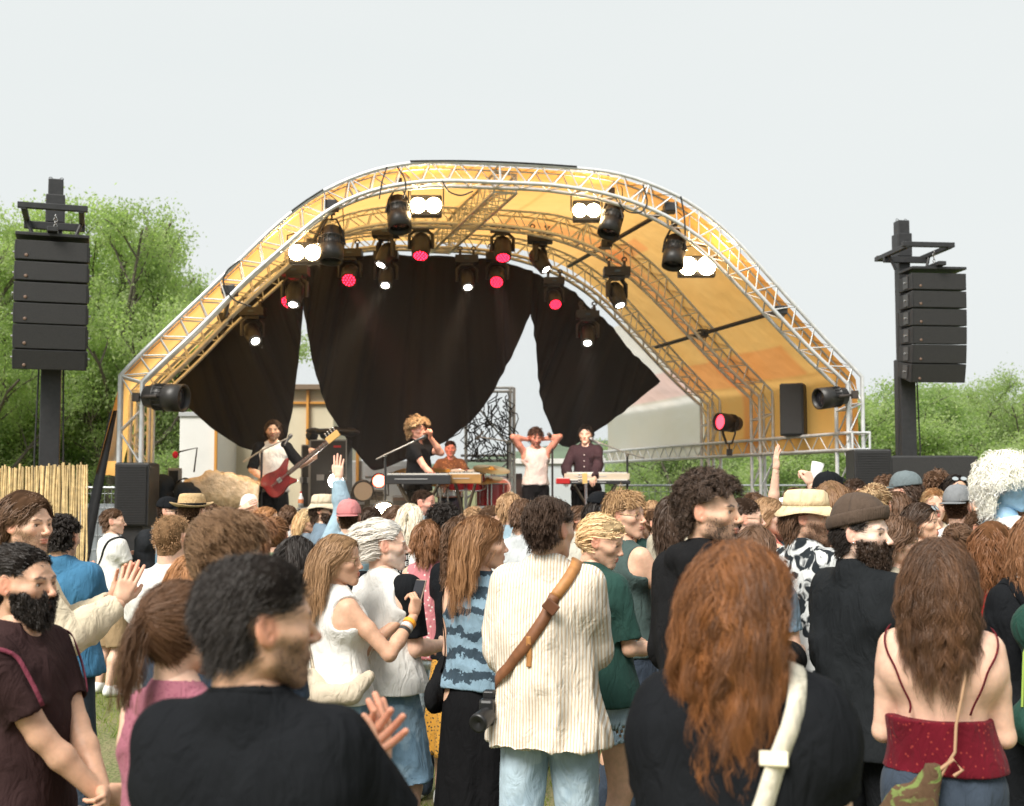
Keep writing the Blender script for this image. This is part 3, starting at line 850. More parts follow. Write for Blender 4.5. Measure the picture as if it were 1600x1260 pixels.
    i0 = np.clip(sc_i.astype(int), 0, T - 1); fr = (sc_i - i0)[..., None]
    Pp = np.take_along_axis(Pp, i0[..., None], 2) * (1 - fr) + np.take_along_axis(Pp, i0[..., None] + 1, 2) * fr
    Pp = Pp.reshape(-1, T + 1, 3); NS = len(Pp)
    tg = np.gradient(Pp, axis=1); outw = Pp - (hc - A((0, 0, 0))); outw[..., 2] *= .4
    side = np.cross(tg, outw / (np.linalg.norm(outw, axis=-1, keepdims=True) + 1e-9) + r.normal(0, .45, (NS, 1, 3))); side /= np.linalg.norm(side, axis=-1, keepdims=True) + 1e-9
    wd = S['w'] * r.uniform(.7, 1.3, (NS, 1, 1)) * (1 - .75 * s[None, :, None] ** 2)
    V = np.stack([Pp - side * wd, Pp + side * wd], 2).reshape(-1, 3)
    base = (np.arange(NS) * (T + 1) * 2)[:, None] + (np.arange(T) * 2)[None]
    q4 = np.stack([base, base + 1, base + 3, base + 2], -1).reshape(-1, 4)
    gm = r.beta(2, 2.6, K); gv = S.get('gvar', .45); gm = gv * np.repeat(gm, m) + (.5 - gv * .45) + r.normal(0, .17 * (1.2 - gv), NS); gm = np.clip(gm, 0, 1)
    cc = c1[None] * (1 - gm[:, None]) + c2[None] * gm[:, None]
    tipl = 1 + .35 * s[None, :, None] * S.get('tips', 1.0)
    cv = np.repeat((cc[:, None] * tipl)[:, :, None], 2, 2).reshape(-1, 3)
    mb.raw(V, q4, col=np.clip(cv, 0, 1))
    if tie is not None and S.get('tail', True):
        t2 = dict(S); tl = S.get('tail_len', .25); KT = int(60 * q); p = tie + r.normal(0, .010, (KT, 3)); back = -R[:, 1]
        d = back * .65 + A((0, 0, -.45)) + r.normal(0, .12, (KT, 3)); T2 = 9; pa = [p.copy()]
        Lt = tl * r.uniform(.6, 1.05, KT)
        for t in range(T2):
            d = d / np.linalg.norm(d, axis=1)[:, None] + A((0, 0, -.38)); d /= np.linalg.norm(d, axis=1)[:, None]
            p = p + d * (Lt / T2)[:, None]; pa.append(p.copy())
        G = np.stack(pa, 1); s2 = np.linspace(0, 1, T2 + 1); K = KT
        e1 = r.normal(size=(K, 3)); e1 /= np.linalg.norm(e1, axis=1)[:, None]
        G = G + (np.sin(6.28 * tl * s2[None] / .09 + r.uniform(0, 6, (K, 1))) * .006)[..., None] * e1[:, None]
        mm = 12; Pp = (G[:, None] + r.normal(0, .0065, (K, mm, 1, 3)) * (1.1 - .5 * s2)[None, None, :, None]).reshape(-1, T2 + 1, 3)
        tg = np.gradient(Pp, axis=1); side = np.cross(tg, r.normal(0, 1, (len(Pp), 1, 3))); side /= np.linalg.norm(side, axis=-1, keepdims=True) + 1e-9
        V = np.stack([Pp - side * S['w'], Pp + side * S['w'] * .9], 2).reshape(-1, 3)
        base = (np.arange(len(Pp)) * (T2 + 1) * 2)[:, None] + (np.arange(T2) * 2)[None]
        q4 = np.stack([base, base + 1, base + 3, base + 2], -1).reshape(-1, 4)
        gm = np.clip(r.beta(1.6, 2.4, len(Pp)), 0, 1); cc = c1[None] * (1 - gm[:, None]) + c2[None] * gm[:, None]
        mb.raw(V, q4, col=np.repeat(cc, (T2 + 1) * 2, 0))
    if S.get('bun'):
        bc, br = S['bun']; bc = M(A([bc]))[0]
        b = MB(); b.ball(bc, br * .85, 14); V = b.v[0]; V = V + (V - bc) * (.15 * noise3(V, 60, seed, 2))[:, None]; mb.raw(V, b.q[0], col=c1 * .7)
        KK = int(260 * q); th = r.uniform(0, 6.28, KK); T3 = 7; ax = r.normal(size=(KK, 3)) * .5 + R[:, 1]; ax /= np.linalg.norm(ax, axis=1)[:, None]
        e1 = np.cross(ax, r.normal(size=(KK, 3))); e1 /= np.linalg.norm(e1, axis=1)[:, None]; e2 = np.cross(ax, e1)
        al = np.linspace(0, 2.6, T3 + 1)[None] + th[:, None]; rr = br * r.uniform(.9, 1.08, (KK, 1)); hgt = r.uniform(-.6, .6, (KK, 1)) * br
        cr = np.sqrt(np.maximum(rr ** 2 - hgt ** 2, 1e-6))
        Pp = bc + (np.cos(al) * cr)[..., None] * e1[:, None] + (np.sin(al) * cr)[..., None] * e2[:, None] + hgt[..., None] * ax[:, None]
        side = np.broadcast_to(ax[:, None], Pp.shape); V = np.stack([Pp - side * S['w'], Pp + side * S['w']], 2).reshape(-1, 3)
        base = (np.arange(KK) * (T3 + 1) * 2)[:, None] + (np.arange(T3) * 2)[None]
        gm = r.random((KK, 1)); mb.raw(V, np.stack([base, base + 1, base + 3, base + 2], -1).reshape(-1, 4), col=np.repeat(c1 * (1 - gm) + c2 * gm, (T3 + 1) * 2, 0))
    return mb

def ST(name, **kw):
    base = {
        'short':  dict(len=.034, lift=.22, flow=(0, -.6, -.6), fw=.5, grav=.1, vol=.005, n=300, m=18, w=.0013, puff=.006),
        'buzz':   dict(len=.010, lift=1.0, flow=(0, 0, 0), fw=0, grav=0, vol=.0015, n=300, m=10, w=.0011, steps=3, clump=0),
        'crop':   dict(len=.026, lift=.4, flow=(0, .2, -.4), fw=.3, grav=.05, vol=.005, n=320, m=18, w=.0013, puff=.008, side=0),
        'swept':  dict(len=.075, lift=.30, flow=(.25, -1, .1), fw=.8, grav=.12, vol=.006, n=280, m=18, w=.0013, puff=.010, rad=.008, curl=.003, wl=.09),
        'messy':  dict(len=.055, lift=.55, flow=(.4, .2, -.2), fw=.4, grav=.22, vol=.008, n=280, m=16, w=.0013, puff=.010, curl=.005, wl=.05),
        'curly':  dict(len=.038, lift=1.0, flow=(0, 0, 0), fw=0, grav=.08, vol=.010, n=520, m=10, puff=.012, curl=.0065, wl=.022, steps=12, rad=.005, clump=.2, w=.0012),
        'curlylong': dict(len=.28, lift=.5, flow=(0, -.3, -.3), fw=.3, grav=.45, vol=.009, n=300, m=14, puff=.006, curl=.010, wl=.045, steps=22, rad=.006, clump=.2, w=.0012),
        'bob':    dict(len=.17, lift=.4, flow=(0, -.3, -.5), fw=.5, grav=.5, vol=.009, n=300, m=18, w=.0013, puff=.008, curl=.007, wl=.08, steps=12, rad=.009, part=.0),
        'long':   dict(len=.34, lift=.28, flow=(0, -.5, -.4), fw=.5, grav=.5, vol=.010, n=380, m=20, puff=.004, curl=.006, wl=.13, steps=18, rad=.008, part=.01, clump=.25, w=.0009),
        'waves':  dict(len=.40, lift=.30, flow=(0, -.5, -.3), fw=.45, grav=.5, vol=.006, n=400, m=20, puff=.006, curl=.008, wl=.10, steps=20, rad=.007, w=.0012, part=.01, clump=.4),
        'mid':    dict(len=.17, lift=.25, flow=(0, -.7, -.4), fw=.5, grav=.4, vol=.006, n=280, m=18, w=.0013, puff=.005, curl=.006, wl=.10, steps=12, part=.0),
        'pony':   dict(len=.16, lift=.15, flow=(0, -1, 0), fw=.5, grav=.0, vol=.009, n=300, m=12, tie=(0, -.115, .035), steps=9, puff=.004, clump=.1, fray=.5, tail_len=.26),
        'bunned': dict(len=.15, lift=.15, flow=(0, -1, 0), fw=.5, grav=.0, vol=.008, n=280, m=12, tie=(0, -.105, .06), steps=9, puff=.004, clump=.1, fray=.5, tail=False, bun=((0, -.125, .065), .036)),
        'beard':  dict(beard=True, len=.026, lift=.6, flow=(0, .25, -1), fw=.5, grav=.25, vol=.006, n=300, m=11, w=.0015, curl=.003, wl=.02, steps=6, rad=.005, clump=.3),
        'stub':   dict(beard=True, len=.006, lift=.7, flow=(0, .2, -1), fw=.3, grav=.1, vol=.0, n=220, m=7, w=.0005, steps=3, rad=.007, clump=.0, base=False),
    }[name]
    d = dict(w=.0017, m=15, vol=.008, puff=0.0); d.update(base); d.update(kw); return d

# ---- hats (head-local, then placed by headM)
def hat(B, kind, mats, parent):
    """cap / bucket / beanie / fedora / backcap; mats: list of two materials"""
    M = B.headM; r = np.random.default_rng(B.seed)
    th = np.linspace(0, 2 * np.pi, 41)
    def dome(rx, ry, z0, top, cy=-.018, n=12, pw=2.2, tilt=0.0, z1=None):
        G = []
        for t in np.linspace(0, 1, n):
            k = (1 - t ** pw) ** (1 / pw) if t < 1 else 0
            zz = z0 + (top - z0) * t
            G.append(np.stack([np.cos(th) * rx * k, cy + np.sin(th) * ry * k, zz + tilt * np.sin(th) * ry * k * (1 - t)], 1))
        return np.array(G)
    root = MB()
    if kind in ('cap', 'backcap'):
        G = dome(.090, .108, .042, .148, tilt=-.12 if kind == 'cap' else .10)
        d = MB(); d.grid(G); d.xf(np.eye(4)); d.v = [M(v) for v in d.v]; o = d.build('hat_crown', mats[0], parent, thick=.002)
        s = 1 if kind == 'cap' else -1
        a = np.linspace(-1.05, 1.05, 17) + (np.pi / 2 if s == 1 else -np.pi / 2); G = []
        for t in np.linspace(0, 1, 6):
            rr = 1 + .68 * t * np.cos(np.linspace(-1.05, 1.05, 17) * 1.35) ** .7
            x = np.cos(a) * .091 * (1 + (rr - 1) * .30); y = -.018 + np.sin(a) * .109 * rr
            G.append(np.stack([x, y, .044 + (-.12 * (y + .018)) * (1 if s == 1 else -.9) * (1 if s == 1 else 1) * (1) * np.where(True, 1, 1) - 2.2 * x * x + .008], 1) if s == 1 else
                     np.stack([x, y, .044 + .16 * (y + .018) - 2.2 * x * x + .008], 1))
        d = MB(); d.grid(np.array(G)); d.v = [M(v) for v in d.v]; d.build('hat_brim', mats[1], parent, thick=.003)
        if kind == 'backcap':
            d = MB(); d.ball((0, -.018, .149), .006, 8); d.v = [M(v) for v in d.v]; d.build('hat_button', mats[1], parent)
    elif kind == 'bucket':
        G = []
        prof = [(.128, .150, .018), (.112, .132, .034), (.094, .112, .058), (.091, .108, .085), (.086, .102, .118), (.070, .085, .134), (.02, .03, .139), (.001, .001, .139)]
        for rx, ry, z in prof:
            wv = .010 * np.sin(th * 3 + 1) * (rx > .1)
            G.append(np.stack([np.cos(th) * rx, -.012 + np.sin(th) * ry, z + wv + 0 * th], 1))
        G = np.array(G); d = MB(); d.grid(G[2:]); d.v = [M(v) for v in d.v]; d.build('hat_crown', mats[0], parent, thick=.003)
        d = MB(); d.grid(G[:3]); d.v = [M(v) for v in d.v]; d.build('hat_brim', mats[1], parent, thick=.003)
    elif kind == 'fedora':
        G = []
        for rx, ry, z in [(.090, .110, .048), (.088, .107, .075), (.082, .100, .115), (.074, .092, .133), (.05, .07, .138), (.001, .001, .126)]:
            G.append(np.stack([np.cos(th) * rx, -.015 + np.sin(th) * ry, z + 0 * th], 1))
        d = MB(); d.grid(np.array(G)); d.v = [M(v) for v in d.v]; d.build('hat_crown', mats[0], parent, thick=.003)
        d = MB(); d.grid(np.array([np.stack([np.cos(th) * .0915, -.015 + np.sin(th) * .1115, z + 0 * th], 1) for z in (.050, .074)])); d.v = [M(v) for v in d.v]; d.build('hat_band', mats[1], parent, thick=.002)
        G = [np.stack([np.cos(th) * (.090 + t * .055), -.015 + np.sin(th) * (.110 + t * .05), .048 + .012 * t * np.sin(th * 2) + .02 * t * t], 1) for t in (0, .3, .6, 1)]
        d = MB(); d.grid(np.array(G)); d.v = [M(v) for v in d.v]; d.build('hat_brim', mats[0], parent, thick=.003)
    elif kind == 'beanie':
        G = dome(.0875, .106, .060, .160, n=14, pw=2.0, tilt=.20)
        d = MB(); d.grid(G); d.v = [M(v) for v in d.v]; d.build('hat_crown', mats[0], parent, thick=.004)
        th2 = np.linspace(0, 2 * np.pi, 241); G = []
        for t in np.linspace(0, 1, 7):
            bul = .0055 * math.sin(math.pi * t) + .0045; rib = .0016 * np.sin(th2 * 70)
            y = np.sin(th2) * (.108 + bul + rib); G.append(np.stack([np.cos(th2) * (.0895 + bul + rib), -.018 + y, (.036 + .050 * t + .22 * y)], 1))
        d = MB(); d.grid(np.array(G)); d.v = [M(v) for v in d.v]; d.build('hat_cuff', mats[1], parent, thick=.004)

def glasses(B, parent, fm, lens=None, up=0.0, shape=(.024, .020), tilt=0):
    """up > 0: pushed up on the head"""
    M = B.headM; d = MB(); ln = MB()
    def tr(p):
        p = A(p).reshape(-1, 3)
        if up:
            q = p.copy(); Rr = rotx(math.radians(38)); q = (q - A((0, -.02, 0))) @ Rr.T + A((0, -.02, .006)); q = q + A((0, .016, .022)); return M(q)
        return M(p)
    th = np.linspace(0, 2 * np.pi, 21)
    for g in (-1, 1):
        ring = [tr((g * .034 + math.cos(t) * shape[0], .097 - abs(math.cos(t) * shape[0] + .004) * .10 - .010, -.001 + math.sin(t) * shape[1]))[0] for t in th]
        d.tube(ring, .0016, 5, caps=False)
        d.tube(tr([(g * .058, .084, .006), (g * .078, .03, .008), (g * .081, -.005, .010), (g * .080, -.022, -.006)]), .0016, 5)
        if lens is not None:
            c = tr((g * .034, .086, -.001))[0]; vs = np.vstack([ring[:-1], c]); ln.raw(vs, t=[(k, (k + 1) % 20, 20) for k in range(20)])
    d.tube(tr([(-.011, .088, .002), (0, .091, .005), (.011, .088, .002)]), .0016, 5)
    o = d.build('glasses', fm, parent)
    if lens is not None: ln.build('lens', lens, o)
    return o
# ---------------------------------------------------------------- cloth materials
def cloth(name, col, bump=1.0, pat=None, rough=.88, col2=None, sc1=60.0, th=.5, lay=(1, 1, 1)):
    if name in _m: return _m[name]
    m = mat(name, col, rough=rough, sheen=.04 if max(col) > .05 else 0, spec=.12 if max(col) > .05 else .06)
    n = m.node_tree; b = n.nodes['Principled BSDF']; L = n.links
    tc = n.nodes.new('ShaderNodeTexCoord'); mp = n.nodes.new('ShaderNodeMapping'); mp.inputs['Scale'].default_value = lay
    L.new(tc.outputs['Object'], mp.inputs['Vector'])
    nz = n.nodes.new('ShaderNodeTexNoise'); nz.inputs['Scale'].default_value = 9; nz.inputs['Detail'].default_value = 6
    L.new(tc.outputs['Object'], nz.inputs['Vector'])
    cr = n.nodes.new('ShaderNodeMapRange'); cr.inputs[1].default_value = .3; cr.inputs[2].default_value = .7; cr.inputs[3].default_value = .86; cr.inputs[4].default_value = 1.12
    L.new(nz.outputs['Fac'], cr.inputs[0])
    src = None
    if pat:
        if pat == 'stripe':
            sp = n.nodes.new('ShaderNodeSeparateXYZ'); L.new(mp.outputs[0], sp.inputs[0])
            # stripes run down the cloth: count by angle round the body
            at = n.nodes.new('ShaderNodeMath'); at.operation = 'ARCTAN2'; L.new(sp.outputs[0], at.inputs[0]); L.new(sp.outputs[1], at.inputs[1])
            ab = n.nodes.new('ShaderNodeMath'); ab.operation = 'MULTIPLY'; ab.inputs[1].default_value = sc1; L.new(at.outputs[0], ab.inputs[0])
            sn = n.nodes.new('ShaderNodeMath'); sn.operation = 'SINE'; L.new(ab.outputs[0], sn.inputs[0]); fac = sn.outputs[0]
        elif pat == 'stripex':
            sp = n.nodes.new('ShaderNodeSeparateXYZ'); L.new(mp.outputs[0], sp.inputs[0])
            ab = n.nodes.new('ShaderNodeMath'); ab.operation = 'MULTIPLY'; ab.inputs[1].default_value = sc1; L.new(sp.outputs[0], ab.inputs[0])
            sn = n.nodes.new('ShaderNodeMath'); sn.operation = 'SINE'; L.new(ab.outputs[0], sn.inputs[0]); fac = sn.outputs[0]
        elif pat == 'voro':
            vo = n.nodes.new('ShaderNodeTexVoronoi'); vo.inputs['Scale'].default_value = sc1; L.new(mp.outputs[0], vo.inputs['Vector']); fac = vo.outputs['Distance']
        elif pat == 'zig':
            wv = n.nodes.new('ShaderNodeTexWave'); wv.wave_type = 'BANDS'; wv.bands_direction = 'Z'; wv.inputs['Scale'].default_value = sc1
            wv.inputs['Distortion'].default_value = 5.0; wv.inputs['Detail'].default_value = 5; wv.inputs['Detail Scale'].default_value = 3.0; wv.inputs['Detail Roughness'].default_value = .75
            L.new(mp.outputs[0], wv.inputs['Vector']); fac = wv.outputs['Fac']
        else:
            no = n.nodes.new('ShaderNodeTexNoise'); no.inputs['Scale'].default_value = sc1; no.inputs['Detail'].default_value = 2; no.inputs['Distortion'].default_value = 1.2
            L.new(mp.outputs[0], no.inputs['Vector']); fac = no.outputs['Fac']
        rp = n.nodes.new('ShaderNodeMapRange'); rp.inputs[1].default_value = th - .04; rp.inputs[2].default_value = th + .04; L.new(fac, rp.inputs[0])
        if pat == 'voro': rp.inputs[3].default_value = 1; rp.inputs[4].default_value = 0
        mx = n.nodes.new('ShaderNodeMix'); mx.data_type = 'RGBA'; mx.inputs[6].default_value = (*col, 1); mx.inputs[7].default_value = (*col2, 1); L.new(rp.outputs[0], mx.inputs[0]); src = mx.outputs[2]
    sc_n = n.nodes.new('ShaderNodeVectorMath'); sc_n.operation = 'SCALE'
    if src is None: sc_n.inputs[0].default_value = col
    else: L.new(src, sc_n.inputs[0])
    L.new(cr.outputs[0], sc_n.inputs['Scale']); L.new(sc_n.outputs[0], b.inputs['Base Color'])
    n1 = n.nodes.new('ShaderNodeTexNoise'); n1.inputs['Scale'].default_value = 16; n1.inputs['Detail'].default_value = 3; n1.inputs['Distortion'].default_value = 1.5
    mp2 = n.nodes.new('ShaderNodeMapping'); mp2.inputs['Scale'].default_value = (1, 1, .45); L.new(tc.outputs['Object'], mp2.inputs['Vector']); L.new(mp2.outputs[0], n1.inputs['Vector'])
    n2 = n.nodes.new('ShaderNodeTexNoise'); n2.inputs['Scale'].default_value = 420; L.new(tc.outputs['Object'], n2.inputs['Vector'])
    b1 = n.nodes.new('ShaderNodeBump'); b1.inputs['Strength'].default_value = .65 * bump; b1.inputs['Distance'].default_value = .022; L.new(n1.outputs['Fac'], b1.inputs['Height'])
    b2 = n.nodes.new('ShaderNodeBump'); b2.inputs['Strength'].default_value = .35; b2.inputs['Distance'].default_value = .002; L.new(n2.outputs['Fac'], b2.inputs['Height']); L.new(b1.outputs[0], b2.inputs['Normal'])
    L.new(b2.outputs[0], b.inputs['Normal'])
    return m
W_ = lambda: cloth('white cotton', (.74, .73, .70))
BK = lambda: cloth('black cotton', (.011, .012, .014))
DEN = lambda: cloth('blue denim', (.16, .26, .36), pat='noise', col2=(.24, .35, .45), sc1=7)
DEND = lambda: cloth('dark denim', (.045, .06, .085))
LDEN = lambda: cloth('light denim', (.34, .45, .54), pat='noise', col2=(.42, .53, .61), sc1=6)

def ground_z(x, y):
    t = min(1, max(0, (x - 1.0) / 3.0)) * min(1, max(0, (y - 4.5) / 4.0)); t = t * t * (3 - 2 * t)
    return .16 * t

PEOPLE = []
def strap(B, root, pts, wd, m, name='strap', inf=.022, thick=.003):
    """belt laid over the trunk through body-space way points (pushed out of the trunk), a flat band"""
    pts = [A(p) for p in pts]; n = 26; P_ = []
    seg = np.linspace(0, len(pts) - 1, n)
    for s_ in seg:
        i = min(int(s_), len(pts) - 2); P_.append(pts[i] * (1 - (s_ - i)) + pts[i + 1] * (s_ - i))
    P_ = np.array(P_)
    cv = getattr(B, 'clothV', None); bv = getattr(B, 'bodyV', None)
    cv = bv if cv is None else (np.concatenate([cv, bv]) if bv is not None else cv)
    if cv is not None and len(cv):
        for i in range(n):
            ax = A((0, -.01, min(P_[i][2], 1.40))); d = P_[i] - ax; d /= np.linalg.norm(d) + 1e-9
            rel = cv - ax; t = rel @ d; pr = np.linalg.norm(rel - t[:, None] * d, axis=1); m_ = (pr < .03) & (t > 0) & (t < .26)
            if m_.any(): P_[i] = ax + d * (np.percentile(t[m_], 92) + .004)
    for _ in range(2): P_[1:-1] = (P_[:-2] + 2 * P_[1:-1] + P_[2:]) / 4
    tg = np.gradient(P_, axis=0); out = P_ * A((1, 1, 0)); out[:, 2] = np.clip((P_[:, 2] - 1.36) * 1.5, 0, .4)
    out /= np.linalg.norm(out, axis=1)[:, None] + 1e-9; sd = np.cross(tg, out); sd /= np.linalg.norm(sd, axis=1)[:, None] + 1e-9
    G = np.stack([P_ - sd * wd / 2, P_ + sd * wd / 2], 1)
    return MB().grid(G).build(name, m, root, thick=thick)

def person(label, px, py, s, face, body=None, sex='m', hk=None, skin='warm', b=1.0, arms=('down', 'down'), hair_=('short', 'brown'), hkw=None,
           top=None, topm=None, bot=None, botm=None, skirt=None, shoe=(.75, .75, .73), beard=None, hat_=None, hatm=None, gl=None, hp=0.0, hr=0.0,
           group='people in the crowd', extra=None, ht=None, z0=None, seated=False, stance=0.0, iris=(.10, .06, .03), scale=None, name='person', q=None, hs=1.0, legs=True):
    Y = FPX / s; seed = int(abs(px) * 7 + py * 3) % 9999
    body = face if body is None else body
    if z0 is None: br_ = math.degrees(math.atan((px - 800) / FPX)); face = face + br_; body = body + br_ * .8
    hk = hk or sex
    hkw = hkw or {}
    B = Body(sex, b, arms[0], arms[1], seed=seed, seated=seated, stance=stance)
    near = s
    hres = .0085 if s > 300 else (.012 if s > 170 else .017)
    hh = .0026 if s > 300 else .0034
    hah = .0034 if s > 300 else .005
    style = ST(hair_[0], **hkw) if hair_[0] else None
    if style and hat_: style.update(zmax=.050 if hat_ != 'backcap' else .055, puff=0.0, vol=min(style['vol'], .006))
    if style and hat_ == 'beanie': style.update(zmax=.034, tilt=.22)
    ex = ht if ht is not None else ((style['vol'] * .7 + style['puff']) if style else 0)
    if hat_: ex = {'cap': .030, 'backcap': .030, 'bucket': .02, 'fedora': .02, 'beanie': .028}[hat_]
    pz = P(px, py, Y); gz = ground_z(pz.x, Y) if z0 is None else z0
    k = (pz.z - gz) / (1.750 * 1.0 + ex) if scale is None else scale
    if scale is not None: gz = pz.z - scale * (1.75 + ex)
    root = empty(name, (pz.x, Y, gz), math.radians(-body), k, label, 'person', group)
    if len(label.split()) > 16: print('LONG', len(label.split()), label)
    PEOPLE.append((label[:34], round(pz.x, 2), round(Y, 2), round(k * 1.75, 2)))
    parts = ('torso', 'arms', 'legs') if legs else ('torso', 'arms')
    mb = make_body(B, skin, hres, parts, hk, -math.radians(face - body), hp, hr, stubble={None: 0, 'stub': .42, 'beard': .85, 'shadow': .25}.get(beard, .85) if not isinstance(beard, tuple) else (.42 if beard[0] == 'stub' else .85),
                   stubcol=A(HAIRC.get(hair_[1], (.1, .06, .04)) if not isinstance(hair_[1], tuple) else hair_[1]) * 1.5, hh=hh, hand_h=hah, iris=iris, hs=hs, browc=A(HAIRC.get({'wig': 'dark', 'platin': 'light', 'blond': 'light'}.get(hair_[1], hair_[1]), (.1, .06, .04)) if not isinstance(hair_[1], tuple) else hair_[1]) * 1.3)
    mb.build('body', [skin_mat(), eye_mat()], root)
    qq = q if q is not None else float(np.clip(s / 420, .35, 1.15)); wf = float(np.clip(420 / s, .9, 2.6))
    if style:
        style['w'] = style['w'] * wf * (.72 if s > 400 else 1); style['m'] = max(4, int(style['m'] * (1.5 if s > 400 else min(1.1, qq * 1.25))))
        hair(B, hk, hair_[1], style, seed, max(.5, qq), hh=hh).build('hair', [hair_mat(), mat('hair under', (1, 1, 1), rough=.95, attr='Col', spec=.05)], root)
    if beard in ('stub', 'beard') or isinstance(beard, tuple):
        bs = ST(beard if isinstance(beard, str) else beard[0], **(beard[1] if isinstance(beard, tuple) else {})); bs['w'] *= min(wf, 1.6)
        hair(B, hk, hair_[1] if not isinstance(beard, tuple) or len(beard) < 3 else beard[2], bs, seed + 1, max(.4, qq), hh=hh).build('beard', [hair_mat(), mat('hair under', (1, 1, 1))], root)
    B.clothV = None
    if top is not None:
        t = dict(top); V, Q = torso_cloth(B, hres * 1.0, t, seed); B.clothV = V; MB().raw(V, Q).build(t.get('name', 'shirt'), topm, root)
    if legs:
        if bot is not None:
            V, Q = legs_cloth(B, hres * 1.15, bot, seed); MB().raw(V, Q).build(bot.get('name', 'trousers'), botm, root)
        if skirt is not None: skirt_cloth(B, hres, skirt, seed).build('skirt', botm, root, thick=.003)
        if shoe is not None:
            for i in (0, 1):
                f = Field(B.an[i] - A((.10, .12, .12)), B.an[i] + A((.10, .26, .06)), max(hres, .010)); a = B.an[i]; g = 1 if i == 0 else -1
                f.cap(a + A((0, -.02, -.035)), a + A((g * .025, .13, -.055)), .040, .036, k=.01); f.cap(a, a + A((0, .04, -.03)), .045, .04, k=.02)
                f.ell(a + A((g * .03, .16, -.055)), (.043, .05, .03), k=.02)
                V, Q = f.mesh(); V[:, 2] = np.maximum(V[:, 2], 0.003); MB().raw(V, Q).build('shoe', mat('shoe%s' % (shoe,), shoe, rough=.6), root)
    if hat_: hat(B, hat_, hatm, root)
    if gl == 'clear': glasses(B, root, mat('glasses metal', (.35, .25, .12), rough=.3, metal=.8))
    if gl == 'dark': glasses(B, root, mat('glasses black', (.01, .01, .01), rough=.3), mat('lens dark', (.012, .012, .014), rough=.08), shape=(.027, .020))
    if gl == 'up': glasses(B, root, mat('glasses black', (.01, .01, .01), rough=.3), mat('lens grey', (.30, .34, .36), rough=.08), up=1, shape=(.027, .020))
    if extra: extra(B, root)
    return root, B

def sleeve_part(B, root, i, m, L=.80, h=.0085, name='sleeve'):
    sh, e = B.arm[i][:2]; g = 1 if i == 0 else -1; en = sh + (e - sh) * L; d = (e - sh) / np.linalg.norm(e - sh)
    f = Field(np.minimum(sh, en) - .15, np.maximum(sh, en) + .15, h)
    f.cap(sh + A((-g * .035, 0, .004)), sh, .070, .072, k=.02); f.cap(sh, en + d * .03, .070, .066, k=.03)
    px = (f.ax[0][:, None, None] - en[0]) * d[0] + (f.ax[1][None, :, None] - en[1]) * d[1] + (f.ax[2][None, None, :] - en[2]) * d[2]
    f.a = np.maximum(f.a, px.astype(np.float32)); f.cap(en - d * .03, en + d * .05, .052, k=0, op='s')
    V, Q = f.mesh(); V = fold_disp(V, vnormals(V, Q), .005, 5); MB().raw(V, Q).build(name, m, root)

def text_mesh(body, size, ext=.0008, align='CENTER'):
    cu = bpy.data.curves.new('t', 'FONT'); cu.body = body; cu.size = size; cu.extrude = ext; cu.align_x = align
    o = bpy.data.objects.new('t', cu); C.objects.link(o); dg = bpy.context.evaluated_depsgraph_get(); me = bpy.data.meshes.new_from_object(o.evaluated_get(dg))
    n = len(me.vertices); v = np.zeros(n * 3); me.vertices.foreach_get('co', v); fs = [tuple(p.vertices) for p in me.polygons]
    bpy.data.objects.remove(o); bpy.data.curves.remove(cu); bpy.data.meshes.remove(me)
    t = [(f[0], f[i], f[i + 1]) for f in fs for i in range(1, len(f) - 1)]
    return v.reshape(-1, 3), t
def tee_text(B, root, lines, size, ztop):
    mb = MB()
    for i, ln in enumerate(lines):
        v, t = text_mesh(ln, size); x = v[:, 0]; z = ztop - i * size * .95 + v[:, 1]
        y = -np.sqrt(np.maximum(.150 ** 2 - (x * .8) ** 2, .01)) - .004 - v[:, 2]
        mb.raw(np.stack([x, y - .012, z], 1), t=t, smooth=False)
    mb.build('print', W_(), root)
# ---------------------------------------------------------------- the stage
ALU = lambda: mat('aluminium', (.68, .69, .70), rough=.42, metal=.40, noise=(14, .12))
BLKM = lambda: mat('black metal', (.022, .022, .024), rough=.45, noise=(20, .25))
BLKP = lambda: mat('black paint', (.016, .016, .017), rough=.55, bump=(500, .15, .001), noise=(6, .3))
SKEW = -.263
def Yf(px): return 13.4 / (1 - .12 * (px - 800) / FPX)
def FP(px, py, d=0.0):
    """point of the front arch plane, pushed d metres into the stage"""
    p = P(px, py, Yf(px)); return A((p.x + SKEW * d, p.y + d, p.z))
def resample(pts, n, sm=2):
    pts = np.array(pts, dtype=float); L = np.r_[0, np.cumsum(np.linalg.norm(np.diff(pts, axis=0), axis=1))]
    t = np.linspace(0, L[-1], n); o = np.stack([np.interp(t, L, pts[:, k]) for k in range(pts.shape[1])], 1)
    for _ in range(sm): o[1:-1] = (o[:-2] + 2 * o[1:-1] + o[2:]) / 4
    return o
OUT = [(188, 587), (225, 548), (262, 513), (330, 449), (380, 402), (410, 371), (455, 332), (500, 300), (560, 273), (605, 260), (665, 252), (755, 255), (860, 260), (954, 268), (1005, 282), (1070, 310), (1124, 350), (1161, 386), (1215, 447), (1287, 527), (1347, 589)]
INN = [(222, 597), (255, 565), (300, 524), (340, 484), (380, 441), (440, 389), (494, 341), (536, 314), (590, 294), (650, 284), (710, 282), (770, 285), (860, 288), (943, 301), (997, 317), (1052, 342), (1106, 379), (1161, 433), (1215, 491), (1269, 549), (1324, 600)]
NA = 66
OUTR, INNR = resample(OUT, NA), resample(INN, NA)
def arch_pts(d):
    o = np.array([FP(x, y, d) for x, y in OUTR]); i = np.array([FP(x, y, d) for x, y in INNR])
    return o, i
